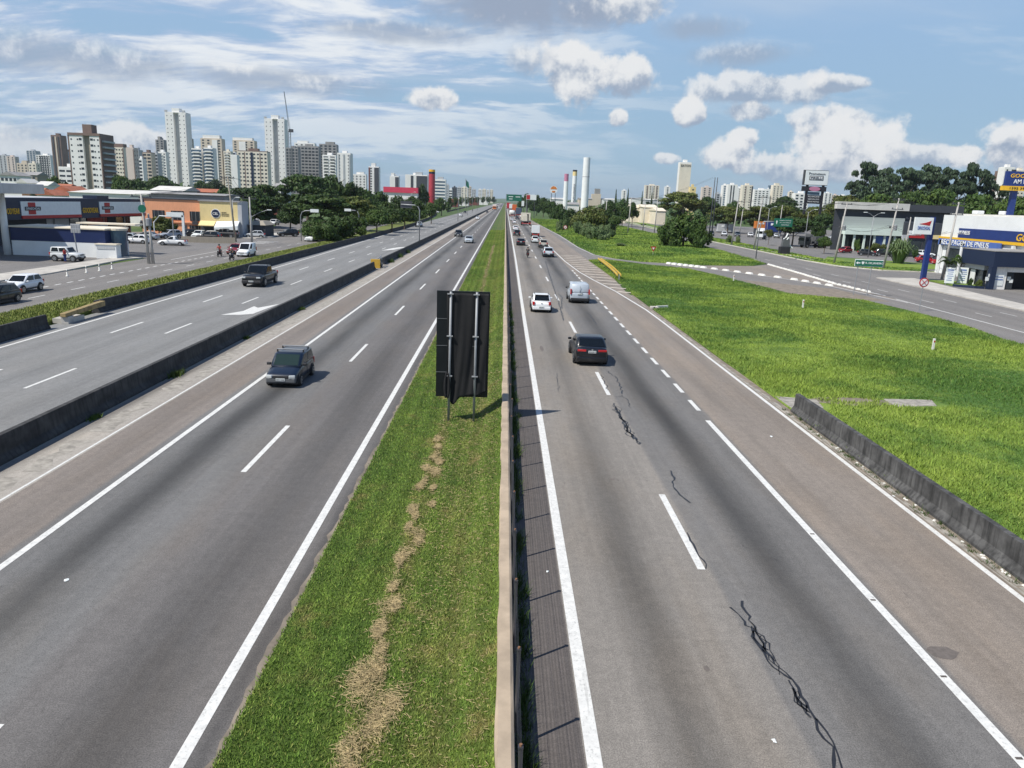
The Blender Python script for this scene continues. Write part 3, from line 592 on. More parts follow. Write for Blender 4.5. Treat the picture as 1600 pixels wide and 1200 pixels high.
for k in range(-2, 90):
    if k == 0: continue
    o = pme.copy(); COL.objects.link(o); o.location = (random.uniform(-.01, .01), 11.0+2.285*k, 0); o.rotation_euler = (random.uniform(-.01, .01), random.uniform(-.012, .012), 0)
    c = capm.copy(); COL.objects.link(c); c.parent = o
b = MB()
for z in (.95, 1.25, 1.55, 1.8): b.tube([(.0, y, z-.02*(k % 2)) for k, y in enumerate(np.arange(5, 220, 2.285/2))], .0025, 4)
ob('wire', b, 'steel_dark', fr)
# ------------------------------------------------------------ covered sign on two posts
r = root('covered_sign', 'tall sign wrapped in black cloth on two steel posts in the reservation', 'sign', (-1.55, 30.1, 0), R_(1.5))
for x, nm in ((-.52, 'l'), (.52, 'r')):
    b = MB(); b.tube([(x, 0, -.1), (x+.02, 0, 5.42)], .05, 10); p_ = ob('post', b, 'steel', r, smooth=True)
    for z in (5.3, 3.6, 1.95):
        b = MB(); b.box((x, 0, z), (.24, .13, .05)); b.tube([(x-.12, -.09, z+.04), (x+.12, -.09, z+.04)], .012, 6); ob('clamp', b, 'steel', p_)
b = MB(); b.box((0, .13, 1.08), (2.13, .05, 4.36)); pn = ob('panel', b, 'sheet_black', r)
b = MB()
for z in (2.1, 3.2, 4.3): b.box((0, .095, z), (2.13, .02, .025))
ob('seam', b, 'plastic_grey', pn)
b = MB(); nx, nz = 60, 44; vs = []
for j in range(nz):
    v = j/(nz-1); zt = 5.40-.04*math.sin(2); 
    for i in range(nx):
        u = i/(nx-1); x = -.66+u*1.68+.10*math.sin(v*3.2+u*2)*v
        x += .10*v*v*(u-.4); amp = .035+.05*v
        yv = .07-amp*(.4+.4*math.sin(u*17+3.5*math.sin(v*2.2+u*3))+.2*math.sin(u*33+5*v))-.03*math.sin(u*13+v*4)-.07*max(0, v-.8)*5*math.sin(u*3.1)
        zb = 1.15-.34*math.exp(-((u-.22)/.16)**2)+.12*math.sin(u*21)*.3+(.25*(u-.75)*2 if u > .75 else 0)-.0
        z = zt+(zb-zt)*v; vs.append((x, yv, z))
b.add(vs, [(j*nx+i, j*nx+i+1, (j+1)*nx+i+1, (j+1)*nx+i) for j in range(nz-1) for i in range(nx-1)])
c = ob('cloth', b, 'black_cloth', r, smooth=True); q = c.modifiers.new('t', 'SOLIDIFY'); q.thickness = .012
b = MB(); vs = []
for j in range(14):
    v = j/13
    for i in range(8):
        u = i/7; vs.append((-.60+(u-.5)*(.10+.16*math.sin(v*3.0)), -.07-.03*math.sin(u*9), 2.12-1.05*v))
b.add(vs, [(j*8+i, j*8+i+1, (j+1)*8+i+1, (j+1)*8+i) for j in range(13) for i in range(7)]); c = ob('cloth_flap', b, 'black_cloth', r, smooth=True); c.modifiers.new('t', 'SOLIDIFY').thickness = .02
# ------------------------------------------------------------ vehicles
SHAPES = {  # L, W, H, belt, hood z, cowl y, windshield top y, roof rear y, rear glass base y, wheel r
 'hatch': (3.95, 1.68, 1.46, .93, .80, .72, .05, -1.35, -1.82, .30), 'uno': (3.65, 1.55, 1.43, .90, .80, .78, .22, -1.42, -1.74, .28),
 'sedan': (4.65, 1.80, 1.44, .98, .82, .70, -.10, -1.25, -1.92, .33), 'suv': (4.3, 1.80, 1.62, 1.04, .96, .82, .18, -1.62, -2.02, .36),
 'pickup': (5.3, 1.90, 1.80, 1.14, 1.12, 1.1, .45, -.72, -.92, .40), 'smallpickup': (4.4, 1.66, 1.52, .95, .82, .75, .05, -.55, -.75, .30),
 'van': (4.25, 1.83, 1.80, 1.10, .98, 1.15, .55, -1.95, -2.06, .32), 'fiorino': (4.2, 1.66, 1.85, .98, .84, .9, .25, -1.98, -2.04, .30), 'jimny': (3.65, 1.65, 1.73, 1.12, 1.08, .55, .30, -1.6, -1.74, .36)}
cnt = {}
def car(kind, X, Y, hd, col, label, cat='car', group=None, detail=1, gm='glass', scale=1.0, z=0., rails=False, plate='white', clad=None, lights=False):
    L, Wd, H, belt, hood, yc, yft, yrt, yrb, wr = SHAPES[kind]
    nm = {'uno': 'hatchback', 'hatch': 'hatchback', 'suv': 'sport_utility_car', 'smallpickup': 'pickup_truck', 'pickup': 'pickup_truck', 'van': 'cargo_van', 'fiorino': 'cargo_van', 'jimny': 'off_road_car', 'sedan': 'sedan_car'}[kind]
    r = root(nm, label, cat, (X, Y, z), hd, group); r.scale = (scale,)*3
    w2, pm = Wd/2, paint(col); hw, bk = L/2, -L/2
    truck = kind in ('pickup', 'smallpickup'); boxy = kind in ('van', 'fiorino', 'jimny', 'uno', 'pickup')
    rb = belt+.06 if kind == 'sedan' else belt; zb = .2 if kind not in ('pickup', 'suv', 'jimny') else .32
    st = [(bk, .86, zb+.16, rb-.16), (bk+.10, .96, zb+.05, rb-.02), (bk+.5, 1, zb, rb), (-.4, 1.0, zb, belt), (yc-.05, 1.0, zb, belt), (yc+.25, .99, zb, hood+.6*(belt-hood)), (hw-.55, .97, zb, hood), (hw-.14, .92, zb+.04, hood-.10), (hw, .82, zb+.14, hood-.24)]
    R = []
    for (y, k, z0, z1) in st:
        w_ = w2*k; h_ = [(w_*.80, z0), (w_*.97, z0+.10), (w_, z0+(z1-z0)*.55), (w_*.955, z1-.07), (w_*.84, z1)]
        R.append([(x, y, zz_) for x, zz_ in h_]+[(-x, y, zz_) for x, zz_ in h_[::-1]])
    b = MB(); b.rings(R); body = ob('body', b, pm, r, sub=1 if detail else 0, smooth=True)
    # greenhouse
    tw = w2*(.80 if not boxy else .88); bw = w2*.93; z1 = H-.07; b = MB()
    def rr(x, ya, yb, zz_, c=.10): return [(x-c, yb, zz_), (x, yb-c, zz_), (x, ya+c, zz_), (x-c, ya, zz_), (-x+c, ya, zz_), (-x, ya+c, zz_), (-x, yb-c, zz_), (-x+c, yb, zz_)]
    yr, yf = yrb, yc+.12
    def lerp(t): return (bw+(tw-bw)*t, yr+(yrt-yr)*t, yf+(yft-yf)*t)
    t1 = (z1-belt)/(H-belt)
    a0, a1 = lerp(0), lerp(t1); b.rings([rr(a0[0], a0[1], a0[2], belt-.08), rr(a0[0], a0[1], a0[2], belt), rr(a1[0], a1[1], a1[2], z1), rr(tw-.05, yrt+.03, yft-.05, H-.02), rr(tw-.22, yrt+.2, yft-.22, H)])
    ob('cabin', b, pm, r, smooth=True)
    def P3(t, side, yy): x_, a_, b_ = lerp(t); return Vector((side*x_, a_+(b_-a_)*yy, belt+(H-belt)*t))
    lo, hi = .10, t1-.04
    def quadpane(name, pts, n, th=.012):
        pts = [p+n*th for p in pts]; b = MB(); b.add(pts+[p-n*.02 for p in pts], [(0, 1, 2, 3), (7, 6, 5, 4), (0, 4, 5, 1), (1, 5, 6, 2), (2, 6, 7, 3), (3, 7, 4, 0)]); return ob(name, b, gm, r)
    for end, name in ((1, 'windshield'), (0, 'rear_window')):
        if end == 0 and kind in ('van', 'fiorino'): continue
        pts = []
        for t, s_ in ((lo-.06 if end else lo, -1), (lo-.06 if end else lo, 1), (hi+.02, 1), (hi+.02, -1)):
            x_, a_, b_ = lerp(t); pts.append(Vector((s_*(x_-.13 if kind != 'sedan' or end else x_-.12), b_ if end else a_, belt+(H-belt)*t)))
        n = (pts[1]-pts[0]).cross(pts[3]-pts[0]).normalized(); n = n if (n.y > 0) == bool(end) else -n
        if kind == 'hatch' and not end: pts = [p+Vector((0, 0, .03)) for p in pts]
        quadpane(name, pts, n)
    for s_ in (-1, 1):
        spans = [(.08, .47), (.52, .90)] if kind in ('hatch', 'suv', 'sedan', 'uno', 'jimny') else ([(.66, .90)] if kind in ('van', 'fiorino') else ([(.08, .45), (.52, .90)] if kind == 'pickup' else [(.3, .88)]))
        for (u0, u1) in spans:
            m0 = .03 if u0 < .2 else 0; m1 = .07 if u1 > .8 else 0
            pts = [P3(lo, s_, u0+m0*0), P3(lo, s_, u1+m1), P3(hi, s_, u1-.01), P3(hi, s_, u0+m0)]
            quadpane('side_window', pts, Vector((s_, 0, .25)).normalized(), .014)
    # wheels
    ya, yb = hw-.80*L/4.2, bk+.80*L/4.2
    for s_ in (-1, 1):
        for yy in (ya, yb):
            b = MB(); b.disc((s_*(w2-.035), yy, wr+.03), wr*1.17, 'x', .09, 20); ob('wheel_arch', b, 'plastic', r)
            b = MB(); b.disc((0, 0, 0), wr, 'x', .21, 22); t_ = ob('wheel', b, 'tyre', r, bev=.025, loc=(s_*(w2-.06), yy, wr))
            b = MB(); b.disc((s_*.10, 0, 0), wr*.66, 'x', .03, 14); ob('rim', b, 'rim' if detail else 'rim', t_)
            if detail > 1:
                b = MB()
                for k in range(5): a = k*2*math.pi/5; b.box((s_*.117, math.cos(a)*wr*.40, math.sin(a)*wr*.40-.05), (.006, .07, .1))
                ob('spoke_gap', b, 'plastic', t_)
    # skirt, bumpers, lights, plate, mirrors
    cm = clad or ('plastic' if kind in ('suv', 'pickup', 'jimny', 'uno', 'van') else pm)
    b = MB(); b.box((0, hw-.13, zb+.05), (Wd*.90, .26, .26)); ob('front_bumper', b, cm, r, bev=.06)
    b = MB(); b.box((0, bk+.12, zb+.05), (Wd*.90, .26, .28)); ob('rear_bumper', b, cm, r, bev=.06)
    b = MB(); b.box((0, 0, zb-.04), (Wd*.93, L*.86, .14)); ob('underbody', b, 'plastic', r)
    b = MB(); b.box((0, hw-.03, hood-.34), (Wd*.46, .07, .15)); ob('grille', b, 'plastic', r, bev=.02)
    for s_ in (-1, 1):
        b = MB(); b.box((s_*w2*.68, hw-.085, hood-.32), (w2*.38, .17, .15), rz=-s_*.22); ob('headlight', b, 'lamp_glass', r, bev=.03)
        if kind == 'sedan': b = MB(); b.box((s_*w2*.62, bk+.045, rb-.23), (w2*.52, .12, .11), rz=s_*.12)
        elif kind in ('van', 'fiorino'): b = MB(); b.box((s_*w2*.93, bk+.05, belt-.25), (w2*.13, .14, .50))
        elif kind in ('hatch', 'suv', 'smallpickup'): b = MB(); b.box((s_*w2*.80, bk+.05, rb-.27), (w2*.24, .15, .28), rz=s_*.25)
        else: b = MB(); b.box((s_*w2*.88, bk+.06, belt-.36), (w2*.14, .12, .32))
        ob('taillight', b, 'tail_red', r, bev=.02)
        b = MB(); b.box((s_*(w2+.09), yc-.12, belt-.02), (.20, .12, .13)); ob('mirror', b, 'plastic' if kind in ('uno', 'van', 'pickup') else pm, r, bev=.03)
    for yy, nm2, zz2 in ((hw+.012, 'license_plate', zb+.16), (bk-.02, 'license_plate', zb+.20 if kind in ('hatch', 'suv') else rb-.30)):
        b = MB(); b.box((0, yy, zz2), (.42, .02, .13)); pl = ob(nm2, b, 'plate', r)
        if detail > 1: text('BRA2E19' if yy < 0 else 'DKV 4102', pl, (0, yy+(.014 if yy > 0 else -.014), zz2+.06), .36, .07, 'ink', rz=math.pi if yy > 0 else 0, th=.004)
    if kind in ('van', 'fiorino'):
        b = MB(); b.box((0, bk+.03, .55), (.02, .03, 1.05)); ob('door_seam', b, 'plastic', r)
        b = MB(); b.box((.18, bk+.0, belt-.22), (.13, .04, .09)); ob('door_handle', b, 'plastic', r)
    if detail > 1 and kind in ('hatch', 'sedan', 'uno'):
        b = MB(); b.disc((0, bk-.0, rb-.12 if kind != 'uno' else .8), .05, 'y', .03); ob('badge', b, 'rim', r)
        b = MB()
        for s_ in (-1, 1):
            for yy in (-.15, .72*yc+.25): b.box((s_*w2*1.0, yy, zb+.1), (.012, .012, belt-zb-.17))
        ob('door_seam', b, 'plastic', r)
    if truck:
        b = MB(); b.box((0, (bk+yrb)/2+.02, belt-.02), (Wd*.80, (yrb-bk)-.28, .035)); ob('bed_cover' if kind == 'pickup' else 'bed', b, 'plastic', r)
    if rails:
        if rails == 'cross':
            b = MB()
            for yy in (-.05, -.95): b.tube([(-tw+.04, yy, H+.10), (tw-.04, yy, H+.10)], .028, 8)
            rk = ob('roof_rack', b, 'steel', r); b = MB()
            for yy in (-.05, -.95):
                for s_ in (-1, 1): b.box((s_*(tw-.05), yy, H-.04), (.06, .06, .13))
            ob('rack_foot', b, 'plastic', rk)
        else:
            for s_ in (-1, 1): b = MB(); b.tube([(s_*(tw-.08), yft-.25, H-.01), (s_*(tw-.08), yft-.35, H+.05), (s_*(tw-.08), yrt+.25, H+.05), (s_*(tw-.08), yrt+.15, H-.01)], .02, 6); ob('roof_rail', b, 'plastic', r)
    if kind == 'jimny': b = MB(); b.disc((0, bk-.1, .85), .36, 'y', .2, 20); ob('spare_wheel', b, 'tyre', r)
    if kind == 'hatch' and detail > 1: b = MB(); b.box((0, yrt-.06, H-.05), (tw*1.7, .22, .035)); ob('spoiler', b, 'plastic', r)
    return r
PI = math.pi
gl, gr_, gc, gs = 'cars coming towards the bridge on the main road', 'cars driving away on the right carriageway', 'cars on the collector road', 'cars on the left local road'
# main road, oncoming
car('uno', -10.35, 36.6, PI, '0C1A2C', 'old dark blue hatchback with silver roof bars, nearest oncoming car', group=gl, detail=2, rails='cross', gm='glass_green', clad='plastic_grey')
car('suv', -11.4, 191, PI, '15171C', 'black sport utility car beside a silver sedan in the oncoming lanes', group=gl)
car('sedan', -7.6, 165, PI, 'A9B1B8', 'pale silver sedan right of the black oncoming car', group=gl)
car('hatch', -13.0, 367, PI, 'E4E6E8', 'white oncoming car alone far down the left main lanes', group=gl)
car('hatch', -13.0, 560, PI, '4A4440', 'small brownish grey car in the distance of the main lanes', group=gl)
for k, (x, y, c, lb) in enumerate([(-10.2, 980, '3A4048', 'farthest dark grey car in the distant oncoming queue'), (-6.7, 870, 'DDDDDD', 'distant white oncoming car close to the reservation'), (-10.2, 1150, 'E8E8E8', 'tiny white oncoming car beyond the distant bus'), (-6.7, 1250, '8C9298', 'tiny grey oncoming car near the vanishing point')]):
    car('suv', x, y, PI, c, lb, group=gl, detail=0, scale=1.3)
# collector road
car('pickup', -24.3, 76.2, PI, '080A0E', 'black double cab pickup truck on the collector road', cat='pickup truck', detail=2, rails=True, scale=1.08)
car('hatch', -27.6, 250, PI, 'B4BAC0', 'silver hatchback on the collector road by the curving barrier', group=gc)
car('sedan', -24.4, 424, PI, 'E8E9EA', 'white sedan driving ahead of a dark car on the collector road', group=gc)
car('suv', -27, 520, PI, '23272C', 'dark car following the white sedan on the collector road', group=gc)
car('hatch', -43.5, 500, PI, 'DFE2E4', 'white car on the slip road opening between the far barriers', group=gc)
for k, (x, y, c, lb) in enumerate([(-52, 620, 'E6E6E6', 'white car left of the far barrier, nearest of that queue'), (-54.5, 690, '30343A', 'dark car left of the far barrier'), (-58, 760, '9AA0A6', 'grey car queueing left of the far barrier'), (-62, 840, 'D8D8D8', 'pale car queueing farther left of the barrier'), (-67, 930, '701C1C', 'dark red car at the end of the far left queue')]):
    car('suv', x, y, PI, c, lb, group='cars queueing beyond the far barrier', detail=0, scale=1.2)
# left local road
car('hatch', -38.6, 57.9, PI, '10140F', 'black car cut off by the left edge of the picture', group=gs, detail=2)
car('suv', -41.0, 65.0, PI, 'E2E4E6', 'white sport utility car behind the black car at the left edge', group=gs, detail=2, scale=.9)
car('hatch', -39.6, 113.5, PI, '7A1420', 'red hatchback beside the white van on the local road', group=gs)
car('fiorino', -36.9, 110, PI, 'E8E9E8', 'white small cargo van next to the red hatchback', cat='van')
car('hatch', -37.8, 150.5, PI, 'E5E8E6', 'white hatchback emerging beside the roadside hedge', group=gs)
car('suv', -46.0, 164, .5*PI+.5, '14181E', 'dark car waiting under the trees at the junction', group=gs)
car('hatch', -50.3, 155.5, .5*PI+.2, 'B8BCBE', 'silver car turning at the junction beside the lamp post', group=gs)
car('suv', -54.8, 143, .5*PI, '10141A', 'black sport utility car in front of the yellow building', group=gs)
gp_ = 'cars in the left parking lot'
car('smallpickup', -54.2, 126, .5*PI+.1, 'E6E7E6', 'white small pickup truck crossing the left parking lot', cat='pickup truck')
car('hatch', -60.6, 127.5, .5*PI, 'E8E8E8', 'white hatchback parked nearest the tyre shop wall', group=gp_)
car('hatch', -64.4, 131.5, .5*PI, 'A6ADB3', 'silver car parked behind the white hatchback by the shop', group=gp_)
car('sedan', -64.2, 138, .5*PI, '9AA2AA', 'grey sedan parked behind the concrete utility pole', group=gp_)
car('suv', -62.2, 143.5, .8*PI, 'A4AAB4', 'silver sport utility car right of the utility pole', group=gp_)
car('suv', -60.8, 148.5, .85*PI, '15171A', 'black car half hidden by the shrubs of the parking lot', group=gp_)
car('hatch', -58.6, 148.0, PI, 'DEE2DE', 'white hatchback parked under the white gate frame', group=gp_)
car('hatch', -56.2, 147.5, PI, 'E6E6E4', 'white hatchback with dark windscreen right of the gate frame', group=gp_)
car('pickup', -55.0, 151.5, .5*PI, '1C1E20', 'dark pickup parked by the orange building entrance', cat='pickup truck')
car('jimny', -52.9, 93.2, -.5*PI-.06, 'C9CCCC', 'silver boxy off-road car parked by the blue and white wall', cat='off-road car', detail=2)
for k, (px, py, Y, c, lb) in enumerate([(402, 352, 185, 'DADCDE', 'white car parked on the left of the uphill street'), (406, 345, 225, 'C9CDD0', 'pale car driving down the uphill street'), (428, 352, 190, 'E0E0DE', 'white car lowest of the row on the right of the uphill street'), (423, 346, 212, '23272B', 'dark car second in the row on the uphill street'), (418, 342, 235, 'A7ADB2', 'grey car third in the row on the uphill street'), (414, 339, 262, 'DCDCD8', 'white car farthest up the uphill street')]):
    p = AT(px, py, Y); car('hatch', p.x, Y, PI, c, lb, group='cars on the uphill side street', detail=0, z=max(p.z, 0))
# right carriageway
car('sedan', 5.2, 44.5, 0, '0B0E13', 'black sedan with tinted rear glass, nearest on the right', group=gr_, detail=2, scale=1.05)
car('hatch', 3.3, 64.8, 0, 'E6E7E6', 'white hatchback with roof rails, left of the silver van', group=gr_, detail=2, rails=True)
car('van', 7.15, 71.8, 0, 'AEB6BE', 'silver cargo van with plain rear doors', cat='van', detail=2)
car('suv', 7.55, 131, 0, 'B9C0C6', 'silver compact sport utility car right of the motorcycle', group=gr_, clad='plastic')
car('suv', 8.0, 158, 0, 'A8A296', 'beige sport utility car ahead of the silver one', group=gr_)
car('hatch', 7.0, 176, 0, 'D2D6D4', 'pale green white hatchback partly hidden by the beige car', group=gr_)
car('sedan', 3.5, 163, 0, '15161A', 'black sedan ahead of the motorcyclist in the inner lane', group=gr_)
car('suv', 3.3, 207, 0, '24282E', 'dark grey car in the inner lane behind a white sedan', group=gr_)
car('sedan', 3.5, 248, 0, 'E6E8EA', 'white sedan just ahead of the dark grey car', group=gr_)
car('hatch', 4.0, 326, 0, 'DADDE0', 'white hatchback following the tanker truck', group=gr_)
car('sedan', 3.3, 372, 0, 'C8CCD0', 'silver sedan close to the reservation behind the tanker', group=gr_)
car('hatch', 6.2, 400, 0, '3A424A', 'dark car between the tanker and the tarpaulin truck', group=gr_)
car('fiorino', 8.6, 412, 0, 'D8D8D4', 'white small van behind the tarpaulin truck', cat='van')
gk = 'cars parked at the right shops'
car('suv', 95.5, 206, .5*PI+.3, 'A9A69C', 'silver grey sport utility car parked at the showroom front', group=gk)
car('hatch', 79.6, 178.5, .5*PI+.5, '8E1420', 'dark red hatchback parked left of the tall utility pole', group=gk)
car('hatch', 81.0, 170, -.5*PI-.4, '10161C', 'black hatchback behind the slim lamp post', group=gk)
car('suv', 85.0, 170, -.5*PI-.3, '0E1113', 'black sport utility car hidden behind the utility pole', group=gk)
car('suv', 101.0, 193, -.5*PI-.4, 'E0E2E2', 'white sport utility car right of the spiky plant', group=gk)
car('hatch', 95.5, 196, -.5*PI-.4, 'E2E2E2', 'white car left of the spiky plant', group=gk)
car('hatch', 84.5, 152, -.5*PI-.2, 'A01520', 'bright red car left of the blue sign post', group=gk)
car('hatch', 85.0, 147, -.5*PI, 'A8141E', 'bright red car right of the blue sign post', group=gk)
car('suv', 95.0, 172, -.5*PI-.3, 'E4E6E6', 'white car behind the red cars by the sign post', group=gk)
car('hatch', 100.5, 176.5, -.5*PI-.3, 'D6D9DA', 'second white car farther behind the red cars', group=gk)
car('suv', 112, 262, .5*PI, 'C9CCCE', 'pale car parked behind the big shade tree', group=gk)
for k, (x, y, c, lb) in enumerate([(70.5, 262, '2A3038', 'dark car leftmost of the row at the vehicle yard'), (75.0, 262, 'D6D8DA', 'white car second in the vehicle yard row'), (79.5, 262, '33414D', 'blue grey car third in the vehicle yard row'), (84.0, 262, 'E0E0E0', 'white car fourth in the vehicle yard row'), (88.5, 262, '1B1F24', 'black car fifth in the vehicle yard row'), (93, 262, 'CDD0D2', 'silver car last in the vehicle yard row')]):
    car('suv', x, y, PI*.9, c, lb, group='vehicles lined up in the yard', detail=1)
# ------------------------------------------------------------ trucks
def wheels(r, xs, ys, wr, w_=.3):
    for yy in ys:
        for s_ in (-1, 1):
            b = MB(); b.disc((0, 0, 0), wr, 'x', w_, 18); t_ = ob('wheel', b, 'tyre', r, loc=(s_*xs, yy, wr)); b = MB(); b.disc((s_*w_*.48, 0, 0), wr*.5, 'x', .03, 12); ob('rim', b, 'rim', t_)
def truck(label, X, Y, hd, cab, load, kind='box', L=9., W=2.5, H=3.6, nm='box_truck', cat='truck', sc=1.0, lm=None):
    r = root(nm, label, cat, (X, Y, 0), hd, 'trucks in the traffic jam'); r.scale = (sc,)*3; pm = paint(cab)
    b = MB(); b.box((0, L/2-1.0, .7), (W*.95, 2.0, 2.1), tx=.94, ty=.9); cb = ob('cab', b, pm, r, bev=.08)
    b = MB(); b.box((0, L/2-.1, 1.75), (W*.8, .14, .8)); ob('windshield', b, 'glass', r)
    for s_ in (-1, 1):
        b = MB(); b.box((s_*W*.47, L/2-.9, 1.75), (.04, .9, .65)); ob('side_window', b, 'glass', r)
        b = MB(); b.box((s_*(W*.47+.18), L/2-.2, 1.8), (.18, .1, .5)); ob('mirror', b, 'plastic', r)
        b = MB(); b.box((s_*W*.38, -L/2-.03, .75), (.3, .08, .16)); ob('taillight', b, 'tail_red', r)
    b = MB(); b.box((0, -.2, .55), (W*.5, L-.8, .25)); ob('chassis', b, 'plastic', r)
    m_ = lm or paint(load)
    if kind == 'box': b = MB(); b.box((0, -1.1, .95), (W, L-2.3, H-.95)); ob('cargo_box', b, m_, r, bev=.05)
    if kind == 'tank': b = MB(); b.rings([[(W*.46*k*math.cos(t), y, 1.95+1.0*k*math.sin(t)) for t in np.linspace(0, 2*PI, 19)[:-1]] for y, k in ((-L/2, .75), (-L/2+.25, .97), (-L/2+.5, 1), (L/2-2.7, 1), (L/2-2.4, .9))]); ob('tank', b, m_, r, smooth=True)
    if kind == 'flat':
        b = MB(); b.box((0, -1.1, 1.0), (W, L-2.3, .18)); ob('flatbed', b, 'steel_dark', r)
        b = MB(); b.box((0, L/2-2.3, 1.18), (W, .12, 2.3)); b.box((-.35, -1.6, 1.18), (1.5, L-4.0, 1.7), tx=.9); ob('load', b, m_, r, bev=.1)
        b = MB(); b.box((.45, -L/2+.9, 1.2), (.5, .5, 2.0)); ob('strapped_roll', b, 'plastic', r)
    b = MB(); b.box((0, -L/2-.02, .45), (W*.92, .1, .2)); ob('rear_bumper', b, 'red', r)
    wheels(r, W*.43, (L/2-1.2, -L/2+1.4, -L/2+2.6), .5); return r
truck('cream flatbed truck with pale load in the outer lane', 8.3, 308, 0, 'D8CFBC', 'D9D2C0', 'flat', 9, 2.9, 3.4, nm='flatbed_truck', sc=1.35)
truck('white tanker truck in the inner lane', 4.2, 478, 0, 'E0E0DC', 'E6E4DE', 'tank', 10, 2.9, nm='tanker_truck', sc=1.25)
truck('dark blue grey tarpaulin truck beside the tanker', 8.6, 500, 0, '404A5C', '4A5468', 'box', 10, 2.9, 4.0, sc=1.25)
truck('orange box truck ahead of the tarpaulin truck', 8.1, 700, 0, 'D8601C', 'D2622A', 'box', 12, 2.9, 4.6, sc=1.35)
truck('red truck farthest along the inner lane', 3.7, 900, 0, 'A81A22', 'B01C26', 'box', 12, 2.9, 4.8, sc=1.5)
truck('white box truck ahead of the orange truck', 6.2, 850, 0, 'E0E0E0', 'E4E4E2', 'box', 12, 2.9, 4.4, sc=1.4)
truck('small white box truck ahead of the pale hatchback', 8.3, 208, 0, 'D8DCDC', 'E2E6E6', 'box', 5.6, 2.1, 2.9, sc=1.0)
truck('white and orange bus like truck far away in the oncoming lanes', -10.6, 760, PI, 'D2763A', 'D8D6D0', 'box', 12, 2.9, 4.2, sc=1.3)
truck('dark low loader truck parked behind the shade tree', 80.5, 199, .5*PI+.3, '2A2E30', '3A3C3C', 'flat', 8, 2.4, 2.6, nm='flatbed_truck', lm=MT['plastic_grey'])
r = truck('white semi truck cab parked at the vehicle yard', 82.5, 247, PI*.85, 'DADCDC', 'E0E0E0', 'flat', 7, 2.5, 3.0, nm='semi_truck')
# ------------------------------------------------------------ people and motorcycles
def skin(name, pts, edges, rad, m, parent=None, sub=1, **k):
    me = bpy.data.meshes.new(name); me.from_pydata(pts, edges, []); o = ob(name, me, m, parent, **k)
    q = o.modifiers.new('skin', 'SKIN'); q.use_smooth_shade = True
    for i, v in enumerate(me.skin_vertices[0].data): v.radius = (rad[i], rad[i]); v.use_root = (i == 0)
    q = o.modifiers.new('sub', 'SUBSURF'); q.levels = q.render_levels = sub; return o
def person(label, X, Y, hd, top, trouser, pose='stand', helmet=None, z=0., group=None):
    if pose == 'ride': J = dict(pel=(0, -.12, .86), che=(0, .02, 1.28), nek=(0, .06, 1.46), hed=(0, .09, 1.62), hp=(.12, -.1, .84), kn=(.2, .28, .78), an=(.17, .10, .34), to=(.17, .28, .30), sh=(.19, .03, 1.40), el=(.27, .22, 1.16), wr=(.26, .46, 1.08), ha=(.25, .54, 1.06))
    else: J = dict(pel=(0, 0, .92), che=(0, .0, 1.28), nek=(0, 0, 1.47), hed=(0, .01, 1.63), hp=(.10, 0, .88), kn=(.12, .02, .48), an=(.13, -.02, .09), to=(.14, .13, .04), sh=(.19, 0, 1.40), el=(.25, .02, 1.12), wr=(.24, .16, .92), ha=(.23, .22, .86))
    def mir(k): x, y, zz_ = J[k]; return (-x, y, zz_)
    pts = [J['pel'], J['che'], J['nek'], J['hed']]+[J[k] for k in ('hp', 'kn', 'an', 'to', 'sh', 'el', 'wr', 'ha')]+[mir(k) for k in ('hp', 'kn', 'an', 'to', 'sh', 'el', 'wr', 'ha')]
    ed = [(0, 1), (1, 2), (2, 3), (0, 4), (4, 5), (5, 6), (6, 7), (1, 8), (8, 9), (9, 10), (10, 11), (0, 12), (12, 13), (13, 14), (14, 15), (1, 16), (16, 17), (17, 18), (18, 19)]
    ra = [.12, .13, .055, .10]+[.085, .06, .04, .035, .055, .042, .03, .03]*2
    o = skin('person', pts, ed, ra, 'skin', label=label, cat='person', group=group, loc=(X, Y, z), rz=hd)
    s3 = [0, 1, 8, 9, 16, 17]; e3 = [(0, 1), (1, 2), (2, 3), (1, 4), (4, 5)]; skin('shirt', [pts[i] for i in s3], e3, [.15, .165, .085, .065, .085, .065], top, o)
    s3 = [0, 4, 5, 6, 12, 13, 14]; e3 = [(0, 1), (1, 2), (2, 3), (0, 4), (4, 5), (5, 6)]; skin('trousers', [pts[i] for i in s3], e3, [.14, .105, .08, .06, .105, .08, .06], trouser, o)
    h = J['hed']; b = MB(); b.lathe([(.02, -.02), (.11, .0), (.135, .07), (.12, .14), (.06, .19), (.01, .2)] if helmet else [(.02, .04), (.10, .06), (.11, .1), (.08, .14), (.01, .16)], (h[0], h[1]-(.0 if helmet else .02), h[2]-.06), 14)
    ob('helmet' if helmet else 'hair', b, helmet or 'ink', o, smooth=True); return o
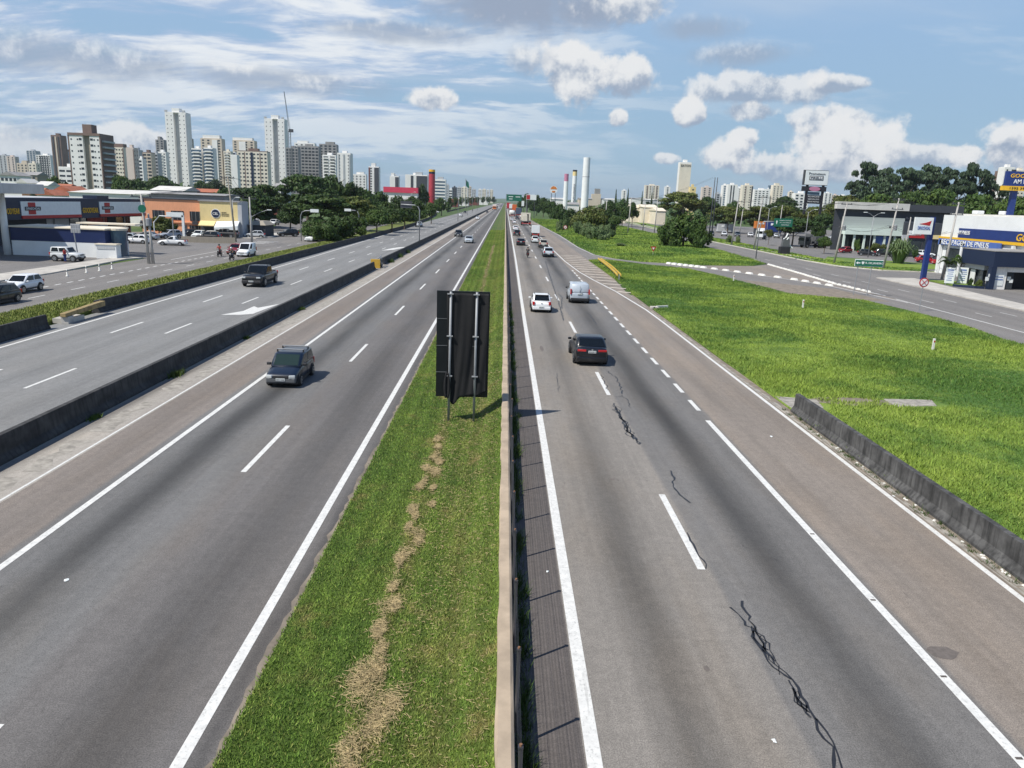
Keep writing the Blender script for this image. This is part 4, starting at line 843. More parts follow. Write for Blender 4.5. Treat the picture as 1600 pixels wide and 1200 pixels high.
def motorcycle(label, X, Y, hd, col, boxm=None):
    r = root('motorcycle', label, 'motorcycle', (X, Y, 0), hd, 'motorcycles')
    for yy in (-.62, .68):
        b = MB(); R = []
        for t in np.linspace(0, 2*PI, 19): R.append([((.05*math.cos(u)), (.27+.05*math.sin(u))*math.cos(t), (.27+.05*math.sin(u))*math.sin(t)) for u in np.linspace(0, 2*PI, 7)[:-1]])
        b.rings(R, cap=False); wl = ob('wheel', b, 'tyre', r, loc=(0, yy, .32)); b = MB(); b.disc((0, 0, 0), .1, 'x', .08, 10); ob('hub', b, 'rim_dark', wl)
    b = MB(); b.box((0, .12, .62), (.26, .5, .24), tx=.7, ty=.7); ob('fuel_tank', b, paint(col), r, bev=.05)
    b = MB(); b.box((0, 0, .3), (.22, .5, .32)); b.tube([(0, .3, .8), (0, .68, .32)], .035, 6); b.tube([(0, -.1, .6), (0, -.62, .32)], .035, 6); ob('frame', b, 'plastic', r)
    b = MB(); b.box((0, -.35, .74), (.24, .62, .09)); ob('seat', b, 'plastic', r, bev=.03)
    b = MB(); b.tube([(-.32, .5, 1.06), (0, .42, .98), (.32, .5, 1.06)], .018, 6); ob('handlebar', b, 'steel_dark', r)
    b = MB(); b.disc((0, .55, .88), .09, 'y', .1, 12); ob('headlight', b, 'lamp_glass', r)
    b = MB(); b.box((0, -.78, .66), (.16, .05, .07)); ob('taillight', b, 'tail_red', r)
    if boxm: b = MB(); b.box((0, -.78, .86), (.42, .4, .38)); ob('top_box', b, boxm, r, bev=.03)
for (x, y, hd, c, top, tr, hel, bx, lb) in [(3.95, 126.5, 0, '181818', 'plastic', 'ink', 'ink', None, 'black motorcycle'), (-39.8, 107.5, PI, '5A1010', 'red', 'ink', 'ink', None, 'dark red motorcycle'), (-36.3, 102.3, PI, '222222', 'plastic', 'navy', 'white', 'plastic', 'dark motorcycle with top box'), (-27.0, 640, PI, '1A1A1A', 'plastic', 'ink', 'ink', None, 'distant black motorcycle')]:
    where = {3.95: 'in the inner lane of the right carriageway', -39.8: 'riding left of the red hatchback', -36.3: 'riding ahead of the white cargo van', -27.0: 'far along the collector road'}[x]
    motorcycle(lb+' '+where, x, y, hd, c, bx); person({3.95: 'rider in black', -39.8: 'rider in red', -36.3: 'rider in white helmet', -27.0: 'distant dark rider'}[x]+' sitting on a motorcycle '+where, x, y, hd, top, tr, 'ride', hel, group='motorcycle riders')
person('person in red shirt and blue trousers standing beside the silver off-road car', -52.1, 91.2, 1.6, 'red', 'royal', group='people standing at the left shop')
#@@PART3
# ------------------------------------------------------------ buildings
for nm, c, v in (('wall_white', (.84, .82, .78), .05), ('wall_cream', (.76, .69, .57), .06), ('wall_beige', (.62, .53, .42), .07), ('wall_grey', (.48, .49, .50), .1), ('wall_pink', (.66, .56, .49), .06),
                 ('wall_brown', (.20, .135, .11), .1), ('wall_dark', (.05, .055, .065), .15), ('wall_concrete', (.30, .29, .28), .2), ('wall_orange', (.80, .37, .20), .08), ('wall_yellow', (.78, .62, .30), .07),
                 ('wall_olive', (.33, .29, .23), .06), ('wall_redbrown', (.17, .05, .035), .1)): mat(nm, c, .75, 0, v, .15, streak=.12)
WC = {}
def wmesh(w, h, dp=.1):
    k = (round(w, 2), round(h, 2))
    if k not in WC:
        b = MB(); b.box((0, 0, 0), (k[0], dp, k[1])); me = bpy.data.meshes.new('window'); me.from_pydata([tuple(v) for v in b.v], [], b.f); WC[k] = me
    return WC[k]
def win(parent, x, y, z, w, h, m='window_dark', side=0, name='window'):
    me0 = wmesh(w, h); key = (me0.name, m)
    if key not in WC: me = me0.copy(); me.materials.append(MT[m]); WC[key] = me
    o = bpy.data.objects.new(name, WC[key]); COL.objects.link(o); o.parent = parent; o.location = (x, y, z)
    if side: o.rotation_euler.z = R_(90)
    return o
GT = 'apartment and office towers of the skyline'
def tower(label, xl, xr, yt, D, dep, m, cols, ww=1.4, wh=1.3, fl=3.0, scol=0, ssign=None, roof=None, nrow=99, wm='window_dark', notch=None, cap=None, stripes=None, balc=None, name='apartment_tower', ph=None):
    dep = dep*.62; ym = yt+20; X0 = AT(xl, ym, D).x; X1 = AT(xr, ym, D).x; H = AT((xl+xr)/2, yt, D).z; w_ = X1-X0
    r = root(name, label, 'building', (X0, D, 0), 0, GT)
    b = MB()
    if notch: a, c, d = notch; b.prism([(0, 0), (w_*a, 0), (w_*a, d), (w_*c, d), (w_*c, 0), (w_, 0), (w_, dep), (0, dep)], 0, H)
    else: b.prism([(0, 0), (w_, 0), (w_, dep), (0, dep)], 0, H)
    ob('wall', b, m, r)
    b = MB(); b.box((w_/2, dep/2, H), (w_*.98, dep*.98, .7)); b.box((w_*(.5 if roof is None else roof), dep*.5, H+.7), (w_*.34, dep*.4, max(2.2, H*.035))); ob('roof', b, cap or m, r)
    if ph: b = MB(); b.box((w_*ph[0], dep*.4, H+.7), (w_*ph[1], dep*.6, ph[2])); ob('penthouse', b, ph[3] if len(ph) > 3 else m, r)
    zmin = max(3.0, 9-D*.012); rows = min(nrow, int((H-zmin)/fl)); 
    while rows*max(1, cols+scol) > 96: fl *= 1.12; wh *= 1.1; rows = min(nrow, int((H-zmin)/fl))
    nb = 0
    for j in range(rows):
        z = H-fl*(j+1)+.5
        for i in range(cols):
            x = w_*(i+.5)/cols; yy = -.02
            if notch and notch[0]*w_-ww*.6 < x < notch[1]*w_+ww*.6: continue
            win(r, x, yy, z, ww, wh, wm)
        sx = w_+.02 if (ssign or (1 if xl < 790 else -1)) > 0 else -.02
        for i in range(scol): win(r, sx, dep*(i+.5)/scol, z, ww, wh, wm, 1)
        if balc:
            for (a, c) in balc:
                b = MB(); b.box((w_*(a+c)/2, -.55, z-.65), (w_*(c-a), 1.1, .16)); b.box((w_*(a+c)/2, -1.05, z-.5), (w_*(c-a), .07, .95)); ob('balcony', b, 'wall_white', r)
    if stripes:
        for (a, c, sm, d) in stripes: b = MB(); b.box((w_*(a+c)/2, -d/2, 0), (w_*(c-a), d, H*.985)); ob('facade_strip', b, sm, r)
    return r, w_, H
# left skyline
tower('pale grey block at the far left edge of the skyline', 0, 12, 243, 1500, 20, 'wall_grey', 2, 2.2, 2, scol=1)
tower('brownish grey block beside the left edge block', 12, 25, 245, 1450, 20, 'wall_pink', 2, 2.2, 2, scol=1)
tower('beige low block with stepped top near the left edge', 28, 45, 256, 900, 15, 'wall_beige', 3, 1.6, 1.6, ph=(.7, .4, 3))
tower('grey glass office slab behind the beige blocks', 43, 57, 236, 1400, 25, 'wall_grey', 3, 3, 2.4, wm='window_blue')
tower('cream old block with dark gable side', 46, 58, 256, 850, 14, 'wall_cream', 2, 1.6, 1.5, scol=1)
tower('white office building with dark vertical bars near its top', 58, 80, 243, 1100, 30, 'wall_white', 6, 1.6, 2.2, stripes=[(.28, .36, 'wall_dark', .1), (.44, .52, 'wall_dark', .1), (.60, .68, 'wall_dark', .1), (.76, .84, 'wall_dark', .1)])
tower('slender dark brown tower with vertical ribs', 81, 96, 212, 900, 20, 'wall_brown', 0, stripes=[(.12, .3, 'wall_dark', .3), (.42, .56, 'wall_beige', .5), (.7, .86, 'wall_dark', .3)])
tower('navy dark glass block between two taller towers', 98, 110, 237, 1000, 20, 'wall_dark', 3, 2.2, 2, wm='window_blue')
tower('low white modern building with dark ribbon windows', 93, 115, 262, 560, 20, 'wall_white', 2, 4, 1.3, fl=3.4, roof=.6)
# brown and white building, nearest of the left skyline
D0 = 420; X0 = AT(110, 240, D0).x; X1 = AT(157, 240, D0).x; H0 = AT(130, 208, D0).z; w_ = X1-X0
r = root('apartment_building', 'white apartment building with brown edges and tall brown core, nearest of the skyline', 'building', (X0, D0, 0), 0, None)
b = MB(); b.prism([(0, 0), (w_*.45, 0), (w_*.45, 1.6), (w_*.68, 1.6), (w_*.68, 0), (w_, 0), (w_, 14), (0, 14)], 0, H0-1.2); ob('wall', b, 'wall_white', r)
b = MB(); b.box((w_*.565, 2.0, 0), (w_*.22, 1.0, H0-1)); ob('core', b, 'wall_olive', r)
b = MB(); b.box((w_*.565, 4.5, H0-1.2), (w_*.30, 5.5, 5.8)); ob('stair_tower', b, 'wall_brown', r)
b = MB(); b.box((w_/2, 7, H0-1.2), (w_+1, 14.6, 1.3)); ob('roof', b, 'wall_brown', r)
b = MB(); b.box((-.35, 7, 0), (.7, 14.2, H0-1.2)); b.box((w_+.3, 7, 0), (.6, 14.2, H0-1.2)); ob('edge_frame', b, 'wall_brown', r)
for j in range(11):
    z = H0-3.6-3.0*j
    for fx, w2_ in ((.07, .7), (.28, .7), (.37, 1.4), (.74, 1.4), (.83, .7), (.95, .7)): win(r, w_*fx, -.02, z, w2_, 1.1 if w2_ > 1 else .8)
    b = MB(); b.box((w_+1.3, 7, z-.6), (1.4, 11, .9)); ob('balcony', b, 'wall_grey', r)
tower('cream block with brown roof cornice right of the brown building', 169, 194, 230, 650, 16, 'wall_cream', 6, 1.2, 1.1, stripes=[(.42, .49, 'wall_pink', .15), (.94, 1.0, 'wall_brown', .2)], cap='wall_brown', ph=(.5, .95, 2.2, 'wall_brown'))
tower('plain pink beige slab next to the cream block', 198, 210, 232, 600, 12, 'wall_pink', 0, scol=2, stripes=[(.9, 1.0, 'wall_brown', .15)])
tower('narrow bluish balcony block behind the pink slab', 210, 218, 235, 800, 16, 'wall_grey', 2, 1.8, 1.5, wm='window_blue')
tower('small white block with dark upper window', 216, 224, 249, 700, 12, 'wall_white', 1, 2.6, 1.6)
tower('beige block with dark balcony openings', 224, 237, 239, 720, 14, 'wall_beige', 2, 3, 1.7, cap='wall_brown', stripes=[(0, .1, 'wall_brown', .2)])
tower('grey white block with open balconies beside the beige one', 237, 247, 240, 740, 14, 'wall_grey', 2, 2.6, 1.6)
tower('tall grey tower behind the left white twin tower', 244, 257, 219, 1050, 18, 'wall_concrete', 2, 2.4, 2, ph=(.4, .3, 4))
tower('lower white block at the foot of the left twin tower', 246, 260, 238, 860, 14, 'wall_white', 3, 1.5, 1.3, balc=[(.3, .7)])
for (lb, a, c_, yt, D_) in (('very tall white twin tower, the left and nearer one', 258.5, 291, 176, 950), ('very tall white twin tower, the right one beside the crane', 413.5, 445, 186, 1060)):
    r_, w_, H = tower(lb, a, c_, yt, D_, 24, 'wall_white', 5, .9, .9, fl=3.4, notch=(.40, .66, 4.5), ph=(.5, .36, 4.5), stripes=[(.97, 1.0, 'wall_grey', .3)])
    b = MB(); b.box((w_*.53, 4.6, 0), (w_*.25, .3, H*.99)); ob('recess', b, 'wall_grey', r_)  # grey panel: the shade of the recess is put into its colour
    b = MB(); b.box((w_*.05, 1, H+.6), (w_*.12, 2, 2.2)); b.box((w_*.9, 1, H+.6), (w_*.12, 2, 2.2)); ob('parapet', b, 'wall_grey', r_)
tower('narrow brown sliver tower right of the left twin', 292, 300, 217, 1200, 14, 'wall_olive', 0, scol=1)
tower('white block with stacked glass balconies, left of a pair', 300, 315, 233, 720, 16, 'wall_white', 1, 9, 2.0, wm='window_blue', balc=[(.15, .85)])
tower('white block with stacked glass balconies, right of a pair', 319, 333, 232, 720, 16, 'wall_white', 1, 9, 2.0, wm='window_blue', balc=[(.15, .85)])
tower('beige flanked white tower behind the glass balcony pair', 314, 347, 217, 900, 18, 'wall_beige', 4, 2.4, 1.5, ph=(.5, .8, 3.5, 'wall_white'), stripes=[(.55, .8, 'wall_white', .6)])
tower('cream block with small balconies left of the hotel', 350, 361, 237, 900, 14, 'wall_cream', 2, 2.2, 1.4, balc=[(.2, .8)])
tower('white capped beige tower behind the hotel', 364, 398, 220, 980, 18, 'wall_beige', 4, 2.6, 1.6, ph=(.45, .9, 3, 'wall_white'), stripes=[(.3, .6, 'wall_white', .5)])
r_, w_, H = tower('cream hotel block with regular square windows and navy central column', 372, 418, 237, 680, 16, 'wall_cream', 8, 1.7, 1.3, fl=3.2, cap='wall_brown', stripes=[(.44, .51, 'navy', .5), (.22, .25, 'wall_brown', .1), (.74, .77, 'wall_brown', .1)])
tower('white narrow slab with dark blue top sign left of the hotel', 361, 371, 243, 640, 10, 'wall_white', 0, ph=(.5, .2, 1.4, 'navy'))
r_, w_, H = tower('grey unfinished concrete tower wrapped in scaffolding', 447, 466, 232, 820, 18, 'wall_concrete', 4, 2, 1.9, wm='window_dark')
tower('grey scaffolded long tower beside the crane', 465, 498, 229, 860, 18, 'wall_concrete', 6, 2.8, 1.6)
tower('white roofed tower peeking above the scaffolded one', 460, 492, 224, 980, 16, 'wall_white', 4, 2.2, 1.4, ph=(.4, .5, 2.5))
tower('grey stepped tower right of the scaffolded ones', 499, 526, 226, 900, 18, 'wall_concrete', 4, 2.6, 1.7, ph=(.6, .5, 2.5))
tower('white balcony block in front of the grey stepped tower', 504, 525, 243, 800, 14, 'wall_white', 2, 4.5, 1.6, balc=[(.1, .45), (.55, .9)])
tower('white and grey ribbed tower at the right end of the left skyline', 527, 548, 240, 760, 18, 'wall_white', 3, 1.0, 1.2, stripes=[(.05, .16, 'wall_grey', .4), (.42, .55, 'wall_grey', .4), (.86, .95, 'wall_grey', .4)])
tower('low pale blocks beyond the big trees', 549, 572, 273, 900, 14, 'wall_white', 4, 1.6, 1.3, ph=(.7, .3, 2.5))
tower('white tower with red brown upper frame', 576, 592, 261, 950, 18, 'wall_white', 2, 1.8, 1.5, stripes=[(0, .14, 'wall_redbrown', .3), (.55, 1, 'wall_dark', .2)], ph=(.45, .4, 4, 'wall_white'))
tower('short white block with dark right half', 609, 623, 276, 1000, 18, 'wall_white', 0, stripes=[(.6, 1, 'wall_dark', .3)], ph=(.3, .35, 4))
tower('wide white office block with dark stripe windows', 633, 668, 274, 900, 24, 'wall_white', 0, stripes=[(.25, .36, 'wall_dark', .3), (.5, .98, 'wall_dark', .3)], ph=(.6, .3, 3, 'wall_grey'))
tower('dark blue striped office block behind the red pylon', 679, 696, 281, 1000, 24, 'wall_white', 1, 13, 2.0, fl=4, wm='window_blue', ph=(.5, .5, 3, 'wall_grey'))
tower('grey slim block right of the blue striped office', 696, 701, 289, 1300, 16, 'wall_grey', 1)
for k, (a, c_, yt, D_, m, lb) in enumerate([(702, 706, 296, 1400, 'wall_white', 'tiny white block nearest right of the blue office'), (706, 713, 293, 1500, 'wall_dark', 'dark glass block with red base in the distance'), (714, 720, 293, 1800, 'wall_grey', 'grey distant block left of the cream cluster'),
    (720, 730, 293, 2200, 'wall_cream', 'cream distant block leftmost of its cluster'), (731, 736, 292, 2300, 'wall_beige', 'beige distant tower with white edge'), (737, 743, 296, 2400, 'wall_grey', 'grey distant block right of the beige one'),
    (747, 752, 296, 2600, 'wall_white', 'first white slab of the distant row of four'), (753, 759, 296, 2600, 'wall_cream', 'second slab of the distant row of four'), (760, 764, 297, 2600, 'wall_white', 'third slab of the distant row of four'), (765, 770, 297, 2600, 'wall_cream', 'last slab of the distant row of four')]):
    tower(lb, a, c_, yt, D_, 24, m, 2, 3.2, 2.2, fl=4.5)
# right skyline
tower('brownish concrete works tower with grey head', 924, 938, 304, 900, 14, 'wall_beige', 0, ph=(.6, .6, 6, 'wall_concrete'))
tower('small white tower right of the works tower', 971, 978, 298, 1500, 14, 'wall_white', 1, 2.5, 2)
tower('cream fluted pair of slabs left of the tall blank tower', 1007, 1029, 290, 1500, 20, 'wall_cream', 4, 2.0, 1.8, stripes=[(.14, .2, 'wall_brown', .2), (.46, .54, 'wall_grey', .3), (.78, .84, 'wall_brown', .2)])
tower('little grey white block just left of the blank tower', 1038, 1046, 292, 1600, 14, 'wall_white', 1, 3, 2)
r_, w_, H = tower('tall blank cream tower with dark letters at its top', 1061, 1079, 254.5, 700, 12, 'wall_white', 0, stripes=[(.0, 1.0, 'wall_cream', .1)])
text('EATON', r_, (w_*.52, -.25, H-2.4), w_*.82, 2.0, 'ink', th=.05, bold=.008)
tower('small yellow cream block at the foot of the blank tower', 1077, 1086, 293, 690, 10, 'wall_yellow', 1, 1.6, 1.2)
tower('pink beige block left of the tall posts', 1096, 1111, 293, 1200, 16, 'wall_pink', 2, 2.4, 1.8)
tower('grey blue narrow block right of the tall posts', 1117, 1124, 303, 1100, 12, 'wall_grey', 1, 3, 2)
tower('white tower with teal balcony side', 1128, 1136, 290, 1100, 16, 'wall_white', 1, 4, 2, wm='window_blue')
tower('white tower with dark slot windows', 1136, 1151, 289, 1050, 16, 'wall_white', 0, stripes=[(.28, .4, 'wall_dark', .2), (.56, .68, 'wall_dark', .2)])
tower('pale lilac white slab behind the slot window tower', 1150, 1160, 294, 1250, 14, 'wall_white', 1, 3, 1.6)
tower('cream tower with dark central stripe right of the pale slab', 1159, 1175, 290, 950, 16, 'wall_cream', 2, 1.4, 1.3, stripes=[(.28, .34, 'wall_brown', .2), (.86, 1, 'wall_dark', .2)])
tower('wide white block with triangular red mark at top', 1177, 1200, 297, 1150, 16, 'wall_white', 4, 2.6, 1.4)
tower('white low block with grey blue top right of the wide one', 1195, 1208, 296, 1300, 16, 'wall_white', 2, 2.4, 1.6, ph=(.6, .5, 6, 'window_blue'))
tower('cream white tower with small antennas', 1206, 1222, 290, 1150, 16, 'wall_cream', 3, 1.8, 1.5, ph=(.4, .4, 3))
tower('white block half hidden by the big black sign', 1240, 1262, 303, 800, 14, 'wall_white', 3, 2.6, 1.6)
for k, (a, c_, yt, m, lb) in enumerate([(1231, 1238, 300, 'wall_cream', 'tiny cream block with dome left of the sign'), (1286, 1298, 302, 'wall_white', 'far white block nearest right of the sign'), (1299, 1308, 305, 'wall_pink', 'far pinkish block right of the sign'), (1309, 1322, 306, 'wall_white', 'far white low block right of the sign')]): tower(lb, a, c_, yt, 1500, 14, m, 2, 3, 2)
tower('brown brick tower behind the tall tyre shop sign', 1558, 1564, 268, 700, 10, 'wall_brown', 0)
tower('white block behind the tall tyre shop sign', 1567, 1583, 262, 650, 14, 'wall_white', 2, 1.4, 1.2)
tower('second white block cut by the right picture edge', 1585, 1602, 267, 720, 14, 'wall_cream', 3, 1.4, 1.2)
# crane
p = AT(455, 292, 820); r = root('tower_crane', 'luffing tower crane beside the right white twin tower', 'crane', (p.x, 820, 0))
zt = AT(454, 205, 820).z; mat('crane', (.30, .32, .34), .5, .3, 0)
b = MB()
for sx, sy in ((-1, -1), (1, -1), (1, 1), (-1, 1)): b.tube([(sx, sy, 0), (sx, sy, zt)], .22, 4)
for k in range(int(zt/3)): z = 3*k; b.tube([(-1, -1, z), (1, -1, z+3)], .12, 3); b.tube([(1, -1, z), (1, 1, z+3)], .12, 3)
ob('mast', b, 'crane', r)
tip = AT(443.5, 143, 820); b = MB(); e = Vector((tip.x-p.x, 0, tip.z))
for o_ in (-.5, .5): b.tube([(0, o_, zt), (e.x, o_*.3, e.z)], .22, 4)
b.tube([(.9, 0, zt+2), (e.x+.4, 0, e.z)], .2, 4); ob('jib', b, 'crane', r)
b = MB(); b.box((1.6, 0, zt-1), (4.5, 2.4, 3)); ob('cab', b, 'wall_dark', r)
# pylons
mat('red_pylon', (.42, .045, .06), .5, 0, .1, .3)
def pylon(label, px, yt, yb, D_, r0, r1, bands, name='advertising_pylon'):
    p = AT(px, yb, D_); H = AT(px, yt, D_).z; r = root(name, label, 'pylon', (p.x, D_, 0), 0, 'tall cylindrical pylons')
    z0 = 0
    for (f0, f1, m, nm) in bands:
        b = MB(); b.lathe([(r0+(r1-r0)*f0, H*f0), (r0+(r1-r0)*f1, H*f1)], n=20); ob(nm, b, m, r, smooth=False)
    return r, H
mat('pink', (.50, .20, .30), .5, 0, .05, 1)
pylon('red pylon with orange rimmed top beside the collector road', 674.5, 265, 315, 500, 2.1, 2.0, [(0, .90, 'red_pylon', 'shaft'), (.90, .95, 'navy', 'ring'), (.95, 1, 'gold', 'crown')])
pylon('thin white pylon with pink top, leftmost of three', 883, 271.5, 318, 420, 1.3, 1.15, [(0, .84, 'white', 'shaft'), (.84, 1, 'pink', 'crown')])
mat('pink', (.50, .20, .30), .5, 0, .05, 1)
r_, H = pylon('middle white pylon with black and yellow top and vertical lettering', 896, 265.5, 314, 480, 1.45, 1.35, [(0, .88, 'white', 'shaft'), (.88, .965, 'wall_yellow', 'band'), (.965, 1, 'ink', 'crown')])
text('AUTO POSTO', r_, (0, -1.55, H*.52), 11, 1.1, 'navy', th=.05).rotation_euler = (R_(90), R_(-90), 0)
r_, H = pylon('thickest white pylon, rightmost and tallest of three', 913.5, 246, 313, 380, 1.9, 1.65, [(0, 1, 'white', 'shaft')])
b = MB(); b.lathe([(1.75, H*.70), (1.75, H*.705+.3)], n=20); ob('ring', b, 'wall_grey', r_)
# red canopy hall by the trees
p0, p1 = AT(600, 297, 470), AT(652, 300, 470); r = root('market_hall', 'low hall with bright pink red fascia behind the left trees', 'building', (p0.x, 470, 0))
mat('hotpink', (.62, .05, .10), .5, 0, .05, 1); ww_ = p1.x-p0.x; hh_ = AT(625, 292.5, 470).z
b = MB(); b.box((ww_/2, 8, 0), (ww_, 16, hh_-3)); ob('wall', b, 'wall_white', r); b = MB(); b.box((ww_/2, 7.8, hh_-3.2), (ww_+.6, 17, 3.2)); ob('fascia', b, 'hotpink', r)
# flag
p = AT(727.5, 310, 800); r = root('flagpole', 'flagpole with dark green flag above the distant traffic', 'flagpole', (p.x, 800, 0)); zt = AT(727, 279, 800).z
b = MB(); b.tube([(0, 0, 0), (0, 0, zt)], .25, 6); ob('pole', b, 'steel', r)
b = MB(); vs = [(-.5+3.2*u+1.0*v, .5*math.sin(u*6), zt-1-6.5*v-2.6*u) for v in (0, .5, 1) for u in (0, .33, .66, 1)]; b.add(vs, [(j*4+i, j*4+i+1, j*4+i+5, j*4+i+4) for j in range(2) for i in range(3)]); ob('flag', b, 'sign_green', r).modifiers.new('t', 'SOLIDIFY').thickness = .1
# small houses and low buildings
def house(label, xl, xr, yt, D_, dep, m='wall_white', rm='roof_tile', gable=True, cols=2, rh=1.6, name='house', group='low houses and sheds'):
    X0 = AT(xl, yt+8, D_).x; X1 = AT(xr, yt+8, D_).x; H = AT((xl+xr)/2, yt, D_).z; w_ = X1-X0
    r = root(name, label, 'building', (X0, D_, 0), 0, group); he = H-rh
    b = MB(); b.box((w_/2, dep/2, 0), (w_, dep, he)); ob('wall', b, m, r)
    b = MB()
    if gable: b.add([(-.5, -.5, he), (w_+.5, -.5, he), (w_+.5, dep+.5, he), (-.5, dep+.5, he), (w_*.5, -.5, H), (w_*.5, dep+.5, H)], [(0, 3, 2, 1), (0, 1, 4), (2, 3, 5), (1, 2, 5, 4), (3, 0, 4, 5)])
    else: b.add([(-.4, -.4, he), (w_+.4, -.4, he), (w_+.4, dep+.4, he), (-.4, dep+.4, he), (-.4, dep*.5, H), (w_+.4, dep*.5, H)], [(0, 3, 2, 1), (0, 1, 5, 4), (2, 3, 4, 5), (1, 2, 5), (3, 0, 4)])
    ob('roof', b, rm, r)
    for i in range(cols): win(r, w_*(i+.5)/cols, -.02, he-2.2, 1.1, 1.2)
    return r, w_, he
house('white gabled house at the left edge above the canopy', 0, 26, 268, 330, 10, cols=4, rm='roof_grey')
house('small white building between the gabled house and the tree', 26, 42, 279, 300, 8, rm='roof_pale')
house('grey olive block behind the small white building', 36, 58, 268, 380, 9, 'wall_olive', 'roof_grey', False)
house('bright white low building left of the green tree', 56, 74, 283, 290, 8, rm='roof_pale', gable=False)
house('red roofed house nearest the canopy tip', 34, 60, 293, 240, 8, 'wall_orange', 'roof_tile', False)
house('white house with red gable left of the pair', 58, 84, 296, 225, 9)
house('taller white house with red gable right of the pair', 84, 112, 290, 235, 10, cols=3)
house('red roofed house behind the gabled pair', 80, 104, 287, 300, 9, 'wall_cream', 'roof_tile', False)
house('long white roofed warehouse behind the tyre shop', 108, 229, 296, 185, 26, 'wall_white', 'roof_pale', False, 0, .9, 'warehouse')
house('cream roofed shed left of the brick roof', 237, 286, 290.5, 215, 12, 'wall_grey', 'roof_pale', False, 3, 1.2, 'shed')
house('brick red roofed building above the concrete wall', 285, 340, 294.5, 225, 10, 'wall_redbrown', 'roof_tile', False, 0, 1.0)
house('grey concrete block building behind the orange facade', 236, 350, 301, 175, 10, 'wall_concrete', 'roof_grey', False, 0, .4)
house('little white house glimpsed between the large trees', 428, 445, 286, 290, 8, 'wall_white', 'roof_grey', False)
house('small brick house glimpsed under the white one', 420, 432, 303, 270, 7, 'wall_redbrown', 'roof_tile', True, 1)
house('blue white low shop behind the left roadside trees', 505, 530, 298, 420, 10, 'wall_white', 'roof_pale', False)
for k, (a, c_, yt, D_, m, rm, lb) in enumerate([(700, 716, 311, 900, 'wall_redbrown', 'roof_tile', 'low reddish shop along the distant left frontage'), (716, 732, 310, 1100, 'wall_white', 'roof_pale', 'low white shop along the distant left frontage'), (733, 748, 308, 1300, 'wall_redbrown', 'roof_grey', 'dark red shed farther along the distant frontage'), (748, 762, 309, 1500, 'wall_white', 'roof_pale', 'pale shed last of the distant frontage'),
    (862, 882, 309, 600, 'wall_white', 'roof_pale', 'white shed behind the round orange sign'), (884, 905, 316, 430, 'wall_white', 'roof_grey', 'low grey white shed between the pylons'), (905, 925, 309, 800, 'wall_beige', 'roof_grey', 'beige shed right of the tallest pylon'), (940, 962, 310, 900, 'wall_white', 'roof_pale', 'white shed above the dark bush'), (986, 1008, 309, 1000, 'wall_white', 'roof_grey', 'white hall left of the cream storage sheds'),
    (1008, 1035, 311, 900, 'wall_grey', 'roof_pale', 'grey hall behind the cream storage sheds')]): house(lb, a, c_, yt, D_, 20, m, rm, False, 0, 1.2, 'shed')
mat('wall_warmwhite', (.74, .66, .52), .7, 0, .1, .3)
for (lb, a, c_, yt, D_) in [('cream storage shed with rounded top, left of two', 987, 1004, 320, 430), ('large cream storage shed with sloped end', 1004, 1027, 319.5, 420), ('long cream storage hall right of the large shed', 1026, 1040, 325, 400)]: house(lb, a, c_, yt, D_, 20, 'wall_warmwhite', 'wall_warmwhite', False, 0, 1.5, 'storage_shed')
house('low cream wall building behind the forked small tree', 955, 978, 327, 400, 10, 'wall_warmwhite', 'wall_warmwhite', False, 0, .8, 'shed')
# ---- left tyre shop
def plane_hit(px, py, A, d):                # along-facade distance and height where a pixel ray meets a vertical facade
    q = ray(px, py); nx, ny = -d[1], d[0]; t = (A[0]*nx+A[1]*ny)/(q.x*nx+q.y*ny); x, y = q.x*t, q.y*t
    return (x-A[0])*d[0]+(y-A[1])*d[1], HCAM+q.z*t
A = (-72.6, 104.0); dv = Vector((4.5, 43)).normalized(); rzf = math.atan2(dv.y, dv.x)
r = root('tyre_shop', 'long tyre shop with navy fascia, white panels and red stripes on the left', 'shop', (A[0], A[1], 0), rzf)
L0 = 43.2
b = MB(); b.prism([(-14, 3), (L0, 3), (L0, 24), (-14, 24)], 0, 6.7); ob('wall', b, 'wall_grey', r)
b = MB(); b.box((L0/2-7, 1.5, 3.75), (L0+14, 3.1, 3.15)); fs = ob('fascia', b, 'navy', r)
b = MB(); b.box((plane_hit(160, 310, A, dv)[0], 1.2, 6.9), (3.2, 2.6, .5)); ob('roof_box', b, 'navy', r)
for (a, c_, nm) in ((31, 124.5, 1), (154, 226, 2)):
    s0 = plane_hit(a, 320, A, dv)[0]; s1 = min(L0, plane_hit(c_, 320, A, dv)[0]); b = MB(); b.box(((s0+s1)/2, -.1, 4.35), (s1-s0, .12, 2.05)); pn = ob('panel', b, 'sign_white', r)
    b = MB(); b.box(((s0+s1)/2, -.12, 3.9), (s1-s0, .16, .45)); ob('red_stripe', b, 'red', r)
    q0 = plane_hit(36.5 if nm == 1 else 157.5, 320, A, dv)[0]; q1 = plane_hit(61 if nm == 1 else 175.5, 320, A, dv)[0]; cx, cw = (q0+q1)/2, q1-q0
    b = MB(); b.box((cx-.05*cw, -.18, 4.5), (cw*.46, .04, 1.75)); ob('red_block', b, 'red', pn); b = MB(); b.box((cx, -.22, 5.08), (cw, .04, .55)); ob('bar', b, 'ink', pn)
    text('DPASCHOAL', pn, (cx, -.26, 5.36), cw*.9, .34, 'sign_white', th=.02, bold=.008)
for (a, c_) in ((1, 29), (128, 152)):
    s0 = plane_hit(a, 325, A, dv)[0]; s1 = plane_hit(c_, 325, A, dv)[0]; text('GOODYEAR', r, ((s0+s1)/2, -.12, 5.0), s1-s0, .85, 'gold', th=.05, bold=.012, shear=.1)
